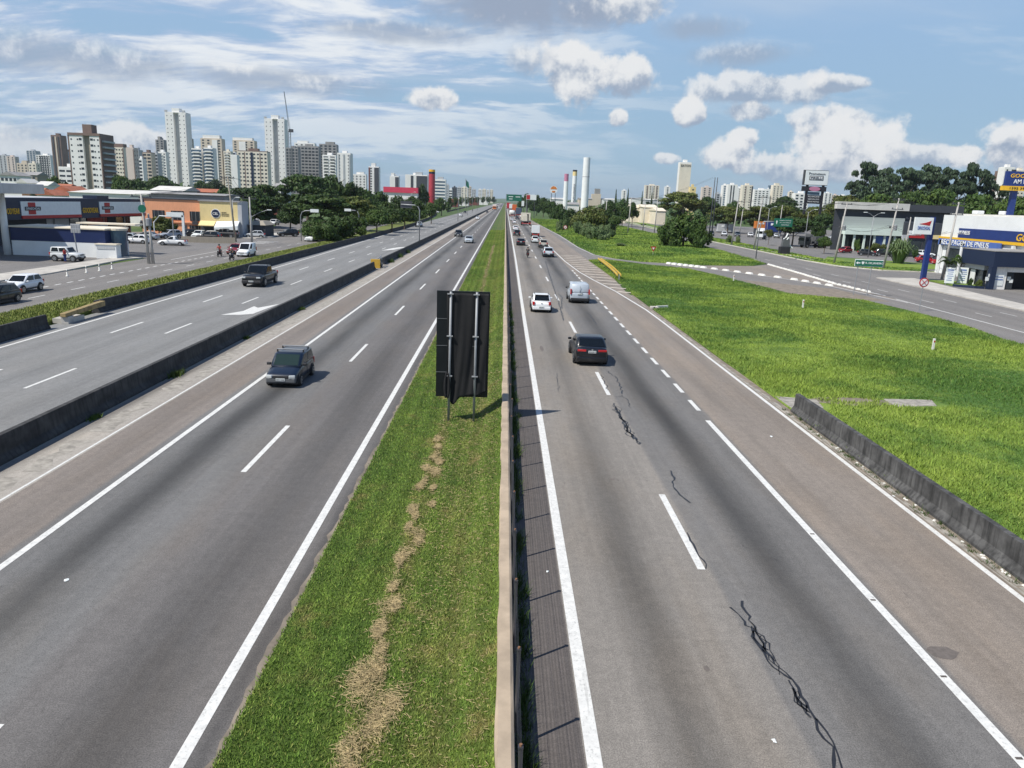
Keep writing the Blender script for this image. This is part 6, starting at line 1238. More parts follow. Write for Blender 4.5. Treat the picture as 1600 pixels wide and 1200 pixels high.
# striped stand by the kerb
x, y = 60.1, 163.8; r = root('display_stand', 'black display stand with black and white curved top by the kerb', 'stand', (x, y, .1)); b = MB(); b.box((0, 0, 0), (2.1, 1.4, 1.5)); ob('base', b, 'ink', r, bev=.05)
b = MB(); b.box((.1, 0, 1.5), (1.7, 1.0, 1.6), tx=.8); ob('glass_case', b, 'plastic_grey', r, bev=.05); b = MB(); b.box((0, -.03, 3.1), (1.6, .5, 1.1), tx=.6); ob('top', b, 'ink', r, bev=.1)
b = MB(); b.tube([(-.6, -.4, 3.1), (-.1, -.45, 3.5), (.25, -.4, 4.3)], .16, 6); b.tube([(.15, -.4, 3.0), (.5, -.45, 3.5)], .17, 6); ob('white_band', b, 'white', r)
b = MB(); b.tube([(.9, 0, 1.9), (1.7, 0, 1.2)], .17, 6); ob('white_arm', b, 'white', r)
# ------------------------------------------------------------ guard rails, posts, stones
r = root('guard_rail', 'yellow double guard rail at the tip of the verge', 'guard rail', (15.0, 121.4, 0)); mat('rail_yellow', (.68, .46, .07), .5, .1, .15, 3)
for o_ in (0, .42):
    b = MB(); n_ = 9; R = []
    for k in range(n_): t = k/(n_-1); xx = -1.1*t+.3*math.sin(t*2.5)+o_; yy = -28*t; R.append([(xx, yy, .45), (xx+.06, yy, .55), (xx, yy, .62), (xx+.06, yy, .70), (xx, yy, .80), (xx-.04, yy, .62)])
    b.rings(R); ob('rail', b, 'rail_yellow', r)
for k in range(8): t = k/7; b = MB(); b.box((-1.1*t+.3*math.sin(t*2.5)+.2, -28*t, 0), (.12, .12, .75)); ob('post', b, 'steel', r)
def stone(x, y, sx, sy, sz, rz, lb, grp, name='kerb_stone'):
    b = MB(); b.box((0, 0, 0), (sx, sy, sz), tx=.72, ty=.72); ob(name, b, 'whitewash', label=lb, cat='kerb stone', group=grp, bev=.03, loc=(x, y, 0), rz=rz)
def along(pts, step):
    out_ = []; 
    for (x0, y0), (x1, y1) in zip(pts, pts[1:]):
        L = math.hypot(x1-x0, y1-y0); n = max(1, int(L/step))
        for i in range(n): out_.append((x0+(x1-x0)*i/n, y0+(y1-y0)*i/n, math.atan2(y1-y0, x1-x0)))
    return out_
for x, y, a in along([(45.1, 129.4), (44.3, 113.9), (43.1, 98), (43.4, 88)], 1.15): stone(x+random.uniform(-.05, .05), y, .75, .34, .22, a, 'whitewashed kerb stone in the dense row on the local road side of the gore', 'whitewashed stones on the local road side of the gore')
for x, y, a in along([(31.0, 117.8), (36.7, 107.6), (39.4, 102.4), (42.0, 93.5)], 2.3): stone(x, y, 1.15, .5, .25, a, 'whitewashed kerb stone in the spaced row on the link road side of the gore', 'whitewashed stones on the link road side of the gore')
for x, y, a in along([(26.8, 123.4), (31.0, 117.8)], 1.1): stone(x, y, .9, .6, .3, a+random.uniform(-.3, .3), 'whitewashed rough stone heaped at the tip of the gore', 'whitewashed stones at the tip of the gore')
for k, (x, y) in enumerate([(-44.07, 77.2), (-44.15, 80.95), (-43.95, 83.2), (-43.8, 85.6)]):
    r = root('bollard', ('first', 'second', 'third', 'last')[k]+' white bollard from the left in the row of four', 'bollard', (x, y, 0), 0, 'white bollards beside the left local road')
    b = MB(); b.lathe([(.16, 0), (.15, .08), (.07, .12), (.055, .72), (.03, .76)], n=12); ob('post', b, 'whitewash', r, smooth=True); b = MB(); b.lathe([(.07, .5), (.07, .6)], n=12); ob('band', b, 'steel_dark', r)
for (px, py, lb) in [(1457, 548, 'short white marker post standing in the right verge grass'), (1254, 482, 'short white marker post near the top of the verge'), (1146, 440, 'small white marker post by the link road')]:
    x, y = G(px, py); r = root('marker_post', lb, 'marker post', (x, y, 0)); b = MB(); b.box((0, 0, 0), (.13, .13, .85), tx=.9); ob('post', b, 'whitewash', r); b = MB(); b.box((0, -.07, .6), (.09, .02, .12)); ob('reflector', b, 'tail_red', r)
x, y = 13.75, 67.9; r = root('drain_outlet', 'white concrete drain outlet with wing at the edge of the verge', 'drain', (x, y, 0)); b = MB(); b.box((0, 0, 0), (.7, .6, .22)); ob('block', b, 'concrete_pale', r, bev=.04); b = MB(); b.box((.8, .45, 0), (1.3, .14, .26), rz=.5); ob('wing', b, 'whitewash', r); b = MB(); b.disc((-.05, -.31, .12), .09, 'y', .06, 14); ob('opening', b, 'ink', r)
# litter
for (x, y, s_, lb) in [(5.0, 11.3, .09, 'white scrap of litter near the lower crack seal'), (-10.0, 16.2, .10, 'white scrap of litter in the left main lane'), (13.1, 23.2, .08, 'white scrap of litter against the right barrier'), (1.35, 17.3, .07, 'small pale scrap of litter beside the inner white line'), (11.2, 29.5, .12, 'pale scrap of litter on the brown right lane')]:
    b = MB(); b.add([(math.cos(t)*s_*random.uniform(.2, .8), math.sin(t)*s_*random.uniform(.4, 1.1), .012*random.random()) for t in np.linspace(0, 6.28, 9)[:-1]]+[(0, 0, .02)], [(i, (i+1) % 8, 8) for i in range(8)]); ob('litter', b, 'sign_white', label=lb, cat='litter', loc=(x, y, .01))
# ------------------------------------------------------------ poles and wires
gpU, gpL = 'concrete utility poles', 'street lamps'
TOPS = {}
def upole(key, label, px, pb, yt, arms=2, lean=0., m='concrete', tr=False, D_=None):
    if D_: p = AT(px, pb, D_); x, y = p.x, D_
    else: x, y = G(px, pb)
    H = AT(px, yt, y).z; H = min(max(H, 6), 22); r = root('utility_pole', label, 'pole', (x, y, 0), 0, gpU); b = MB(); b.tube([(0, 0, 0), (lean*.5, 0, H*.5), (lean, 0, H)], .21, 8, .11); ob('post', b, m, r, smooth=True)
    for k in range(arms):
        z = H-.35-1.5*k; b = MB(); b.box((lean, 0, z), (2.3, .12, .12), rz=.25); ob('crossarm', b, 'steel_dark', r)
        for s_ in (-1, 0, 1): b = MB(); b.lathe([(.06, 0), (.09, .08), (.05, .22)], (lean+s_*.95, s_*.24, z+.12), 8); ob('insulator', b, 'steel_dark', r)
    if tr: b = MB(); b.lathe([(.32, 0), (.34, .1), (.34, .85), (.2, .95)], (lean*.5+.5, 0, H*.55), 12); ob('transformer', b, 'steel', r); b = MB(); b.lathe([(.12, 0), (.2, .2), (.12, .4)], (lean*.5-.35, 0, H*.58), 8); ob('cable_box', b, 'steel_dark', r)
    TOPS[key] = (Vector((x+lean, y, H)), Vector((x+lean*.6, y, H*.62))); return r
upole('a', 'tall concrete utility pole with transformer at the left of the showroom', 1303, 412, 316, 1, .9, tr=True)
upole('b', 'tall concrete utility pole in front of the showroom', 1380, 420, 309, 2, .9, tr=True)
upole('c', 'utility pole with insulator cluster in front of the right tyre shop', 1478, 398, 315, 2, .6, D_=112)
upole('d', 'plain utility pole behind the first one left of the showroom', 1302, 366, 319, 1, .3, D_=230)
upole('e', 'utility pole behind the curved arm sign', 1178, 389, 306, 2, .8)
upole('f', 'utility pole by the road left of the curved arm sign', 1143, 383, 313, 1, .6)
upole('g', 'thin utility pole at the vehicle yard', 1155, 367, 327, 1, .4, D_=262)
upole('h', 'utility pole rising behind the large bush', 1110, 345, 277, 0, .2, D_=240, m='wall_dark')
upole('i', 'second dark pole of the pair behind the large bush', 1114, 345, 277, 0, .2, D_=243, m='wall_dark')
upole('j', 'utility pole on the grass left of the large bush', 981, 359, 309, 1, .4, D_=250)
upole('k', 'brown utility pole right of the dark bushes', 945, 350, 312, 1, .2, D_=265)
upole('l', 'pale utility pole by the cream sheds', 1023, 355, 311, 2, .3, D_=270)
upole('m', 'utility pole among the trees left of the cream sheds', 1005, 352, 318, 1, .2, D_=285)
upole('n', 'leaning dark utility pole in front of the yellow building', 368.5, 378, 276, 1, -.9, m='wall_olive')
upole('o', 'white concrete pole with crossarm beside the white van', 394, 385, 308, 1, -.1)
upole('p', 'concrete utility pole with green sign in the left parking lot', 233, 412, 304, 1, -.35, tr=True)
upole('q', 'short pole standing behind the lowest left one', 239.5, 412, 340, 0, -.15)
upole('s', 'utility pole at the tyre shop junction, thin one', 1412, 398, 339, 1, .3, D_=165)
upole('t', 'distant utility pole beyond the curved arm sign', 1218, 352, 320, 1, .2, D_=260)
zq = 8.0; p = TOPS['p'][0]; b = MB(); b.disc((0, 0, 0), .46, 'y', .12, 20); o = ob('round_sign', b, 'sign_green', label='small round green sign fixed to the left utility pole', cat='sign', loc=tuple(AT(222, 326, p.y-.4)))
for k, D_ in enumerate([240, 290, 350, 420, 500, 600]):   # left frontage lamps in the distance
    pass
def wires(a, c_, hi=True, n=3, sag=.8):
    b = MB(); A_, B_ = TOPS[a][0 if hi else 1], TOPS[c_][0 if hi else 1]
    for k in range(n):
        o_ = Vector(((k-1)*.7, 0, 0)); b.tube([A_.lerp(B_, t)+o_-Vector((0, 0, 4*sag*t*(1-t))) for t in np.linspace(0, 1, 11)], .022, 4)
    return b
wl = [('c', 'b', 'overhead wires between the two poles in front of the shops'), ('b', 'a', 'overhead wires in front of the showroom'), ('a', 'e', 'overhead wires crossing before the shade tree'), ('e', 'f', 'overhead wires between the two roadside poles'), ('n', 'p', 'overhead wires above the left parking lot'), ('n', 'o', 'overhead wires by the yellow building'), ('l', 'j', 'overhead wires left of the large bush')]
for a, c_, lb in wl:
    ob('overhead_wires', wires(a, c_), 'wire', label=lb, cat='wires'); 
for a, c_, lb in wl[:4]: ob('overhead_wires', wires(a, c_, False, 2, 1.0), 'wire', label='lower '+lb, cat='wires')
TOPS['w1'] = (AT(250, 318, 150), None); TOPS['w2'] = (AT(700, 303, 260), None); TOPS['w3'] = (AT(372, 290, 140), None)
ob('overhead_wires', wires('n', 'w2', True, 2, 3), 'wire', label='long cable bundle sagging across the large left trees', cat='wires')
TOPS['w4'] = (AT(985, 316, 252), None); ob('overhead_wires', wires('w4', 'h', True, 2, 1), 'wire', label='cable bundle running to the pair of dark poles', cat='wires')
def lamp(label, px, pb, yt, D_=None, kind='double', L=1.6):
    if D_: p = AT(px, pb, D_); x, y = p.x, D_
    else: x, y = G(px, pb)
    H = AT(px, yt, y).z; r = root('street_lamp', label, 'street lamp', (x, y, 0), 0, gpL); b = MB(); b.tube([(0, 0, 0), (0, 0, H)], .11, 8, .06); ob('post', b, 'steel', r, smooth=True)
    for s_ in ((-1, 1) if kind == 'double' else (1,)):
        b = MB(); b.tube([(0, 0, H-.2), (s_*L*.5, 0, H+.15+L*.15), (s_*L, 0, H+.2+L*.3)], .045, 6); ob('arm', b, 'steel', r)
        b = MB(); b.box((s_*(L+.25), 0, H+.13+L*.3), (.75, .28, .14)); ob('lamp_head', b, 'sign_white', r, bev=.03)
lamp('double street lamp in front of the showroom', 1356, 402, 337); lamp('double street lamp by the shade tree', 1256, 390, 331, D_=195)
lamp('double street lamp behind the small kerbside tree', 1197, 372, 326, D_=235); lamp('single arm street lamp on the white pole beside the van', 395, 385, 337, D_=131, kind='single', L=2.8)
lamp('curved street lamp behind the leaning dark pole', 366, 375, 312, D_=143, kind='single', L=.8)
for k, (px, D_, yt, lb) in enumerate([(716, 330, 303, 'nearest'), (722, 380, 304, 'second'), (731, 450, 304, 'third'), (738, 540, 305, 'fourth'), (746, 660, 305, 'fifth')]): lamp(lb+' distant street lamp along the left frontage', px, 320, yt, D_=D_, kind='single')
lamp('tall plain post left of the red pylon', 643, 320, 302, D_=330, kind='single', L=1.2); lamp('tall plain post right of the red pylon', 681, 320, 303, D_=420, kind='single', L=1.2)
#@@PART4
# ------------------------------------------------------------ trees
leafmat('leaf_pampas', (.07, .12, .04), (.12, .17, .065), (.15, .19, .08))
def leaves(C, Nn, s):
    n = len(C); u = np.cross(Nn, rng.normal(0, 1, (n, 3))); u /= np.linalg.norm(u, axis=1)[:, None]+1e-9; v = np.cross(Nn, u); v /= np.linalg.norm(v, axis=1)[:, None]+1e-9
    a = (s*rng.uniform(.6, 1.3, n))[:, None]; c = a*rng.uniform(.5, .9, n)[:, None]
    return np.stack([C-u*a, C-v*c, C+u*a, C+v*c], 1)
def lobes_of(kind):
    L = []
    if kind == 'round':
        for k in range(11): a = rng.uniform(0, 6.28); q = rng.uniform(.2, .62); L.append((q*math.cos(a), q*math.sin(a), rng.uniform(.25, .72), .40, .40, .28))
        L.append((0, 0, .72, .45, .45, .28)); L.append((0, 0, .4, .6, .6, .4))
    if kind == 'bush':
        for k in range(15): a = rng.uniform(0, 6.28); q = rng.uniform(.25, .68); L.append((q*math.cos(a), q*math.sin(a), rng.uniform(.12, .62), .33, .33, .30))
        L.append((0, 0, .65, .45, .45, .33)); L.append((0, 0, .3, .7, .7, .32))
    if kind == 'umbrella':
        for k in range(20): a = rng.uniform(0, 6.28); q = rng.uniform(.1, .75); L.append((q*math.cos(a), q*math.sin(a), .78-.55*q*q+rng.uniform(-.22, .10), .36, .36, .13))
        for k in range(6): a = rng.uniform(0, 6.28); q = rng.uniform(.3, .7); L.append((q*math.cos(a), q*math.sin(a), rng.uniform(.08, .4), .26, .26, .14))
    if kind == 'tall':
        for k in range(44): t = rng.uniform(.0, 1.0)**.8; a = rng.uniform(0, 6.28); q = rng.uniform(.05, .95)*math.sqrt(max(.06, 1-((t-.55)/.56)**2)); L.append((q*math.cos(a), q*math.sin(a), t*.95, .25, .25, .075))
    if kind == 'column':
        for k in range(9): t = k/8.; L.append((0, 0, .08+.84*t, .75*(1-t)+.12, .75*(1-t)+.12, .10))
    return L
CR = {}
def crown_mesh(kind, var, n, s):
    key = (kind, var, n)
    if key in CR: return CR[key]
    L = lobes_of(kind); per = n//len(L); out_ = []
    for (cx, cy, cz, rx, ry, rz_) in L:
        sub = rng.normal(0, 1, (9, 3)); sub /= np.linalg.norm(sub, axis=1)[:, None]; sub[:, 2] = np.abs(sub[:, 2])*1.0-.25
        k = rng.integers(0, 9, per); d = rng.normal(0, 1, (per, 3)); d /= np.linalg.norm(d, axis=1)[:, None]
        q = sub[k]*.66+d*.42*rng.uniform(.6, 1, per)[:, None]
        core = rng.uniform(0, 1, per) < (.22 if kind != 'tall' else .03); q[core] = d[core]*.55
        C = q*np.array([rx, ry, rz_])+np.array([cx, cy, cz]); C[:, 2] = np.clip(C[:, 2], 0.0, 1.05)
        Nn = d+np.array([0, 0, .35])+rng.normal(0, .45, (per, 3)); Nn /= np.linalg.norm(Nn, axis=1)[:, None]
        out_.append(leaves(C, Nn, np.where(core, s*1.7, s)))
    me = soup('crown', np.concatenate(out_), None); CR[key] = me; return me
TR = {}
def trunk_mesh(var):
    if var in TR: return TR[var]
    b = MB(); b.tube([(0, 0, -.02), (.015, .01, .25), (0, 0, .5), (.02, -.01, .75)], .035, 8, .015)
    for k in range(6): a = k*1.05+var; z = .3+.06*k; b.tube([(0, 0, z), (.18*math.cos(a), .18*math.sin(a), z+.14), (.42*math.cos(a), .42*math.sin(a), z+.27)], .014, 5, .004)
    me = bpy.data.meshes.new('trunk'); me.from_pydata([tuple(v) for v in b.v], [], b.f); me.materials.append(MT['bark']); TR[var] = me; return me
CM = {}
def tree(kind, label, px, yt, D_, wpx, m='leaf_dark', group='trees', tf=.25, n=None, name=None, deep=1., yb=None, z0=0):
    n = n or {'round': 5200, 'bush': 7000, 'umbrella': 9000, 'tall': 6500, 'column': 1500}[kind]; s = {'round': .042, 'bush': .036, 'umbrella': .034, 'tall': .038, 'column': .07}[kind]
    p = AT(px, yt, D_); x, H = p.x, max(p.z, 1.2)-z0; R = wpx*D_/1180/2
    var = random.randrange(2); key = (kind, var, n, m)
    if key not in CM: me = crown_mesh(kind, var, n, s).copy(); me.materials.clear(); me.materials.append(MT[m]); CM[key] = me
    r = root(name or {'bush': 'bush', 'column': 'conifer_tree', 'tall': 'eucalyptus_tree'}.get(kind, 'broadleaf_tree'), label, 'bush' if kind == 'bush' else 'tree', (x, D_, z0), 0, group)
    c = bpy.data.objects.new('crown', CM[key]); COL.objects.link(c); c.parent = r; c.location = (0, 0, H*tf); c.scale = (R, R*deep, H*(1-tf)); c.rotation_euler.z = random.uniform(0, 6.28) if deep == 1 else 0
    t = bpy.data.objects.new('trunk', trunk_mesh(var)); COL.objects.link(t); t.parent = r; sc = min(R*1.3, H*.9) if kind != 'tall' else H*.4; t.scale = (sc, sc, H*.98); return r
gL_, gR_ = 'big trees behind the left roadside', 'trees behind the right shops'
for a in [('umbrella', 'wide dark tree directly behind the yellow building', 385, 287, 200, 110), ('round', 'dark tree left of the wide one above the brick roof', 345, 289, 215, 60),
          ('umbrella', 'broad dark tree between the yellow building and the hotel', 410, 282, 240, 80), ('umbrella', 'very broad tree with layered crown left of the uphill street', 395, 296, 205, 90),
          ('umbrella', 'tall spreading tree in front of the scaffolded towers', 478, 268, 235, 110), ('round', 'rounded dark tree beside the stepped grey tower', 518, 266, 250, 76), ('round', 'dark tree in front of the ribbed tower', 545, 278, 250, 62),
          ('umbrella', 'big foreground tree right of the uphill street', 500, 299, 195, 120), ('umbrella', 'big tree with yellowish lower foliage behind the hedge', 548, 303, 200, 90), ('round', 'dark tree filling the gap before the low pale blocks', 566, 290, 270, 48),
          ('round', 'tree left of the pink red fascia', 592, 294, 290, 46), ('round', 'tree under the pink red fascia, middle', 622, 302, 300, 52), ('round', 'tree under the pink red fascia, right', 645, 304, 320, 44), ('round', 'tall dark tree just left of the red pylon', 661, 283, 480, 24),
          ('umbrella', 'shady tree overhanging the uphill street on the left', 418, 306, 250, 60), ('round', 'small tree at the end of the uphill street', 432, 310, 275, 34), ('umbrella', 'dark tree over the garden pavilion', 392, 315, 178, 46), ('round', 'tree overhanging the right side of the uphill street', 452, 312, 190, 56),
          ('round', 'tree left of the distant street lamps', 690, 306, 420, 34), ('round', 'tree behind the overhead grey sign boards', 605, 312, 260, 60), ('round', 'low tree between the hedge and the pink red fascia', 575, 315, 240, 60)]:
    k, lb, px, yt, D_, wp = a; tree(k, lb, px, yt, D_, wp, random.choice(['leaf_dark', 'leaf_mid', 'leaf_dark']) if 'yellowish' not in lb else 'leaf_olive', gL_, tf=.12)
for k, (px, D_, wp) in enumerate([(704, 560, 16), (712, 640, 14), (721, 760, 15), (729, 880, 13), (738, 1000, 12), (746, 1150, 12), (755, 1300, 12), (764, 1500, 13), (772, 1700, 13)]): tree('round', ('first and nearest', 'second', 'third', 'fourth', 'fifth', 'sixth', 'seventh', 'eighth', 'ninth and farthest')[k]+' small dark tree of the distant left frontage', px, 306, D_, wp, 'leaf_dark', 'small trees of the distant left frontage', tf=.15, n=1800)
gH = 'rounded bushes of the left roadside hedge'
for k, (px, yt, D_, wp, lb) in enumerate([(495, 338, 152, 60, 'leftmost and lowest bush of the roadside hedge'), (522, 332, 158, 70, 'second bush of the roadside hedge'), (550, 330, 166, 60, 'tallest middle bush of the roadside hedge'), (508, 344, 148, 56, 'front low bush of the roadside hedge')]): tree('bush', lb, px, yt, D_, wp, 'leaf_mid', gH, tf=.0)
for k, (px, yt, D_, wp, lb) in enumerate([(588, 324, 185, 56, 'small round tree just right of the hedge'), (612, 322, 200, 54, 'second small round tree right of the hedge'), (632, 318, 222, 50, 'third small round tree right of the hedge'), (650, 312, 245, 46, 'taller round tree beside the grey sign boards'), (674, 314, 280, 34, 'small round tree at the curve of the barrier')]): tree('round', lb, px, yt, D_, wp, 'leaf_mid', 'small roadside trees on the left', tf=.18)
for (k, lb, px, yt, D_, wp, m) in [('round', 'green tree among the low houses at the far left', 86, 270, 340, 34, 'leaf_mid'), ('bush', 'shrub strip at the foot of the brown and white building', 150, 293, 260, 30, 'leaf_mid'), ('round', 'dark tree left of the pink slab on the hill', 186, 270, 380, 40, 'leaf_mid'), ('round', 'dark tree below the beige block on the hill', 212, 276, 360, 46, 'leaf_dark'), ('umbrella', 'dark tree at the foot of the left twin tower', 250, 272, 420, 50, 'leaf_dark'), ('bush', 'green slope bush right of the brown and white building', 185, 285, 300, 56, 'leaf_mid'), ('bush', 'green slope bush behind the cream roofed shed', 228, 287, 300, 60, 'leaf_mid'),
        ('round', 'tree behind the gap between the red roofed houses', 52, 296, 215, 16, 'leaf_dark'), ('bush', 'hedge behind the canopy at the left edge', 18, 304, 170, 44, 'leaf_dark'), ('round', 'tree between the left twin tower and the glass balcony pair', 312, 278, 420, 40, 'leaf_mid'), ('round', 'dark tree below the glass balcony pair', 338, 276, 500, 36, 'leaf_dark'),
        ('round', 'shrubby tree in the left parking lot beside the green sign', 246, 334, 146, 58, 'leaf_olive'), ('bush', 'dark shrub in front of the orange building', 264, 345, 150, 28, 'leaf_dark')]: tree(k, lb, px, yt, D_, wp, m, 'trees and shrubs on the far left', tf=.05 if k == 'bush' else .15, z0=0)
# right side
for (k, lb, px, yt, D_, wp, m, tf) in [('bush', 'large dense bush reaching the ground on the grass island', 1072, 325, 182, 80, 'leaf_mid', 0), ('bush', 'lower left flank of the large dense bush', 1048, 344, 180, 54, 'leaf_mid', 0), ('bush', 'right flank of the large dense bush', 1098, 338, 178, 46, 'leaf_mid', 0),
        ('bush', 'wide dark bush beyond the far grass', 925, 317, 262, 78, 'leaf_olive', 0), ('bush', 'dark bush left of the wide one beyond the far grass', 893, 321, 290, 44, 'leaf_dark', 0), ('bush', 'dark bush right of the wide one beyond the far grass', 950, 322, 262, 40, 'leaf_dark', 0),
        ('round', 'small forked tree in front of the dark bushes', 963, 335, 240, 34, 'leaf_mid', .35), ('round', 'tree behind the small forked tree', 953, 310, 330, 40, 'leaf_dark', .1), ('round', 'dark tree left of the cream storage sheds', 975, 306, 340, 34, 'leaf_dark', .1), ('round', 'tree just left of the large cream shed', 990, 314, 330, 24, 'leaf_mid', .2),
        ('umbrella', 'wide flat crowned tree below the blank cream tower', 1070, 297, 360, 86, 'leaf_olive', .25), ('umbrella', 'second flat crowned tree right of the first', 1108, 303, 380, 44, 'leaf_dark', .2), ('round', 'dark tree in front of the white skyline slabs', 1150, 309, 370, 36, 'leaf_dark', .1),
        ('umbrella', 'yellow green flat tree behind the vehicle yard, left', 1140, 320, 300, 70, 'leaf_olive', .15), ('umbrella', 'yellow green flat tree behind the vehicle yard, middle', 1185, 318, 300, 74, 'leaf_olive', .15), ('umbrella', 'dark domed tree behind the yard left of the totem', 1226, 303, 330, 62, 'leaf_dark', .1), ('umbrella', 'pale flat tree below the domed one', 1232, 318, 290, 66, 'leaf_olive', .15),
        ('umbrella', 'broad tree behind the totem legs', 1275, 318, 290, 60, 'leaf_olive', .12), ('umbrella', 'dark tree left of the showroom', 1290, 330, 250, 44, 'leaf_dark', .1), ('umbrella', 'flat tree rising above the showroom roof at left', 1320, 301, 330, 70, 'leaf_olive', .15),
        ('round', 'large shade tree with drooping crown by the local road', 1243, 336, 205, 82, 'leaf_dark', .28), ('round', 'small round kerbside tree left of the first tall pole', 1291, 367, 172, 30, 'leaf_mid', .28), ('round', 'small kerbside tree left of the display stand', 1203, 357, 205, 18, 'leaf_olive', .35),
        ('bush', 'clipped yellow green shrub by the sidewalk, left', 1141, 365, 210, 13, 'leaf_pale', 0), ('bush', 'clipped yellow green shrub by the sidewalk, right', 1154, 367, 208, 9, 'leaf_pale', 0), ('round', 'tree between shade tree and showroom', 1283, 345, 215, 30, 'leaf_dark', .1),
        ('bush', 'low olive shrub before the showroom columns', 1370, 377, 185, 32, 'leaf_olive', 0), ('bush', 'small green shrub beside the parked silver car', 1342, 370, 188, 14, 'leaf_mid', 0), ('bush', 'low shrub before the black shop', 1433, 386, 160, 16, 'leaf_dark', 0), ('bush', 'small shrub by the low garage, left', 1518, 432, 102, 9, 'leaf_mid', 0), ('bush', 'small shrub by the low garage, right', 1530, 440, 101, 14, 'leaf_olive', 0)]:
    tree(k, lb, px, yt, D_, wp, m, 'bushes on the right' if k == 'bush' else gR_, tf=tf)
for (lb, px, yt, D_, wp) in [('ragged eucalyptus, tall leftmost one above the showroom', 1357, 254, 380, 40), ('ragged eucalyptus at the left foot of the group', 1342, 282, 380, 36), ('ragged eucalyptus second from the left', 1392, 262, 400, 48), ('ragged eucalyptus third from the left', 1422, 263, 390, 46), ('ragged eucalyptus in the middle of the group', 1452, 257, 400, 52), ('ragged eucalyptus right of the middle', 1484, 262, 390, 46), ('open crowned eucalyptus standing apart on the right', 1526, 254, 360, 42), ('lower eucalyptus beside the tall tyre sign', 1553, 280, 360, 40), ('low eucalyptus filling the group at left', 1375, 278, 360, 52), ('low eucalyptus filling the group at right', 1500, 280, 360, 56)]:
    tree('tall', lb, px, yt, D_, wp*1.3, 'leaf_blue', 'ragged eucalyptus trees above the showroom', tf=.2, n=7000)
for (lb, px, yt, D_, wp) in [('layered flat tree behind the showroom, leftmost', 1372, 297, 290, 84), ('layered flat tree behind the showroom, second', 1425, 293, 280, 90), ('layered flat tree behind the showroom, third', 1480, 290, 260, 96), ('layered flat tree behind the right tyre shop', 1535, 294, 230, 100), ('layered flat tree at the right picture edge', 1590, 302, 215, 90)]:
    tree('umbrella', lb, px, yt, D_, wp, 'leaf_mid', 'layered flat trees behind the shops', tf=.1)
for (lb, px, yt, D_, wp) in [('slim dark conifer left of the small white tower', 963, 297, 600, 9), ('dark thin conifer right of the small white tower', 982, 296, 620, 8), ('pointed dark tree before the cream slabs', 1004, 300, 560, 7), ('dark pointed tree in front of the cream slabs, right', 1019, 302, 560, 9)]: tree('column', lb, px, yt, D_, wp, 'leaf_dark', 'slim conifers on the horizon', tf=.1)
gF = 'trees along the far right of the highway'
for k, (px, yt, D_, wp) in enumerate([(824, 300, 640, 24), (840, 301, 520, 26), (850, 306, 470, 26), (862, 312, 420, 30), (876, 315, 350, 36), (816, 305, 800, 18)]):
    tree('round', ('dark tree right behind the red and white billboard', 'dark tree under the red and white billboard', 'tree right of the billboard', 'low tree before the round orange totem', 'bushy tree left of the pink topped pylon', 'ragged tree beside the far green gantry')[k], px, yt, D_, wp, 'leaf_dark', gF, tf=.05)
# pampas clumps: arching blades
def clump(label, px, pb, wpx, h, m, n=420, name='pampas_grass', cat='plant', group='tall grass clumps on the far verge', w0=.05, D_=None, up=.9):
    if D_: p = AT(px, pb, D_); x, y = p.x, D_
    else: x, y = G(px, pb)
    R = wpx*y/1180/2; V = []
    for k in range(n):
        a = random.uniform(0, 6.28); q = R*random.uniform(.25, 1); ax, ay = math.cos(a), math.sin(a); hh = h*random.uniform(.6, 1.0)*(1-.35*(q/R)); px_, py_ = -ay*w0, ax*w0; r0 = R*.25*random.random()
        P_ = [Vector((ax*(r0+q*t*up), ay*(r0+q*t*up), hh*math.sin(t*2.2)/math.sin(1.57))) for t in (0, .35, .7, 1.)]
        for i in range(3): f0, f1 = 1-i*.3, 1-(i+1)*.3; o_ = Vector((px_, py_, 0)); V.append([P_[i]-o_*f0, P_[i]+o_*f0, P_[i+1]+o_*f1, P_[i+1]-o_*f1])
    r = root(name, label, cat, (x, y, 0), 0, group); ob('leaves', soup('leaves', np.array([[tuple(v) for v in q] for q in V]), m), m, r); return r
for k, (px, yt, D_, wp, lb) in enumerate([(905, 342, 225, 26, 'leftmost tall grass clump by the wide dark bush'), (920, 345, 215, 30, 'second tall grass clump by the wide dark bush'), (938, 349, 200, 36, 'largest front tall grass clump on the far verge'), (950, 346, 208, 32, 'right tall grass clump on the far verge'), (875, 341, 250, 13, 'small tall grass clump near the round sign'), (926, 352, 204, 28, 'low tall grass clump before the largest'), (884, 340, 260, 12, 'tiny tall grass clump beside the round sign')]): tree('bush', lb, px, yt, D_, wp, 'leaf_pampas', 'tall grass clumps on the far verge', tf=0, name='pampas_grass')
for k, (px, pb, wp, lb) in enumerate([(970, 385, 26, 'faint grey green grass clump on the island'), (1005, 352, 20, 'grass clump at the foot of the poles by the sheds')]): clump(lb, px, pb, wp, .9, 'leaf_pale', 300, w0=.06)
r = clump('large spiky yellow edged plant by the second tall pole', 1403, 412, 52, 5.6, 'leaf_pampas', 260, 'spiky_plant', w0=.17, group=None, up=1.0)
b = MB(); b.tube([(0, 0, 0), (0, 0, .8)], .3, 8, .2); ob('stem', b, 'bark', r)
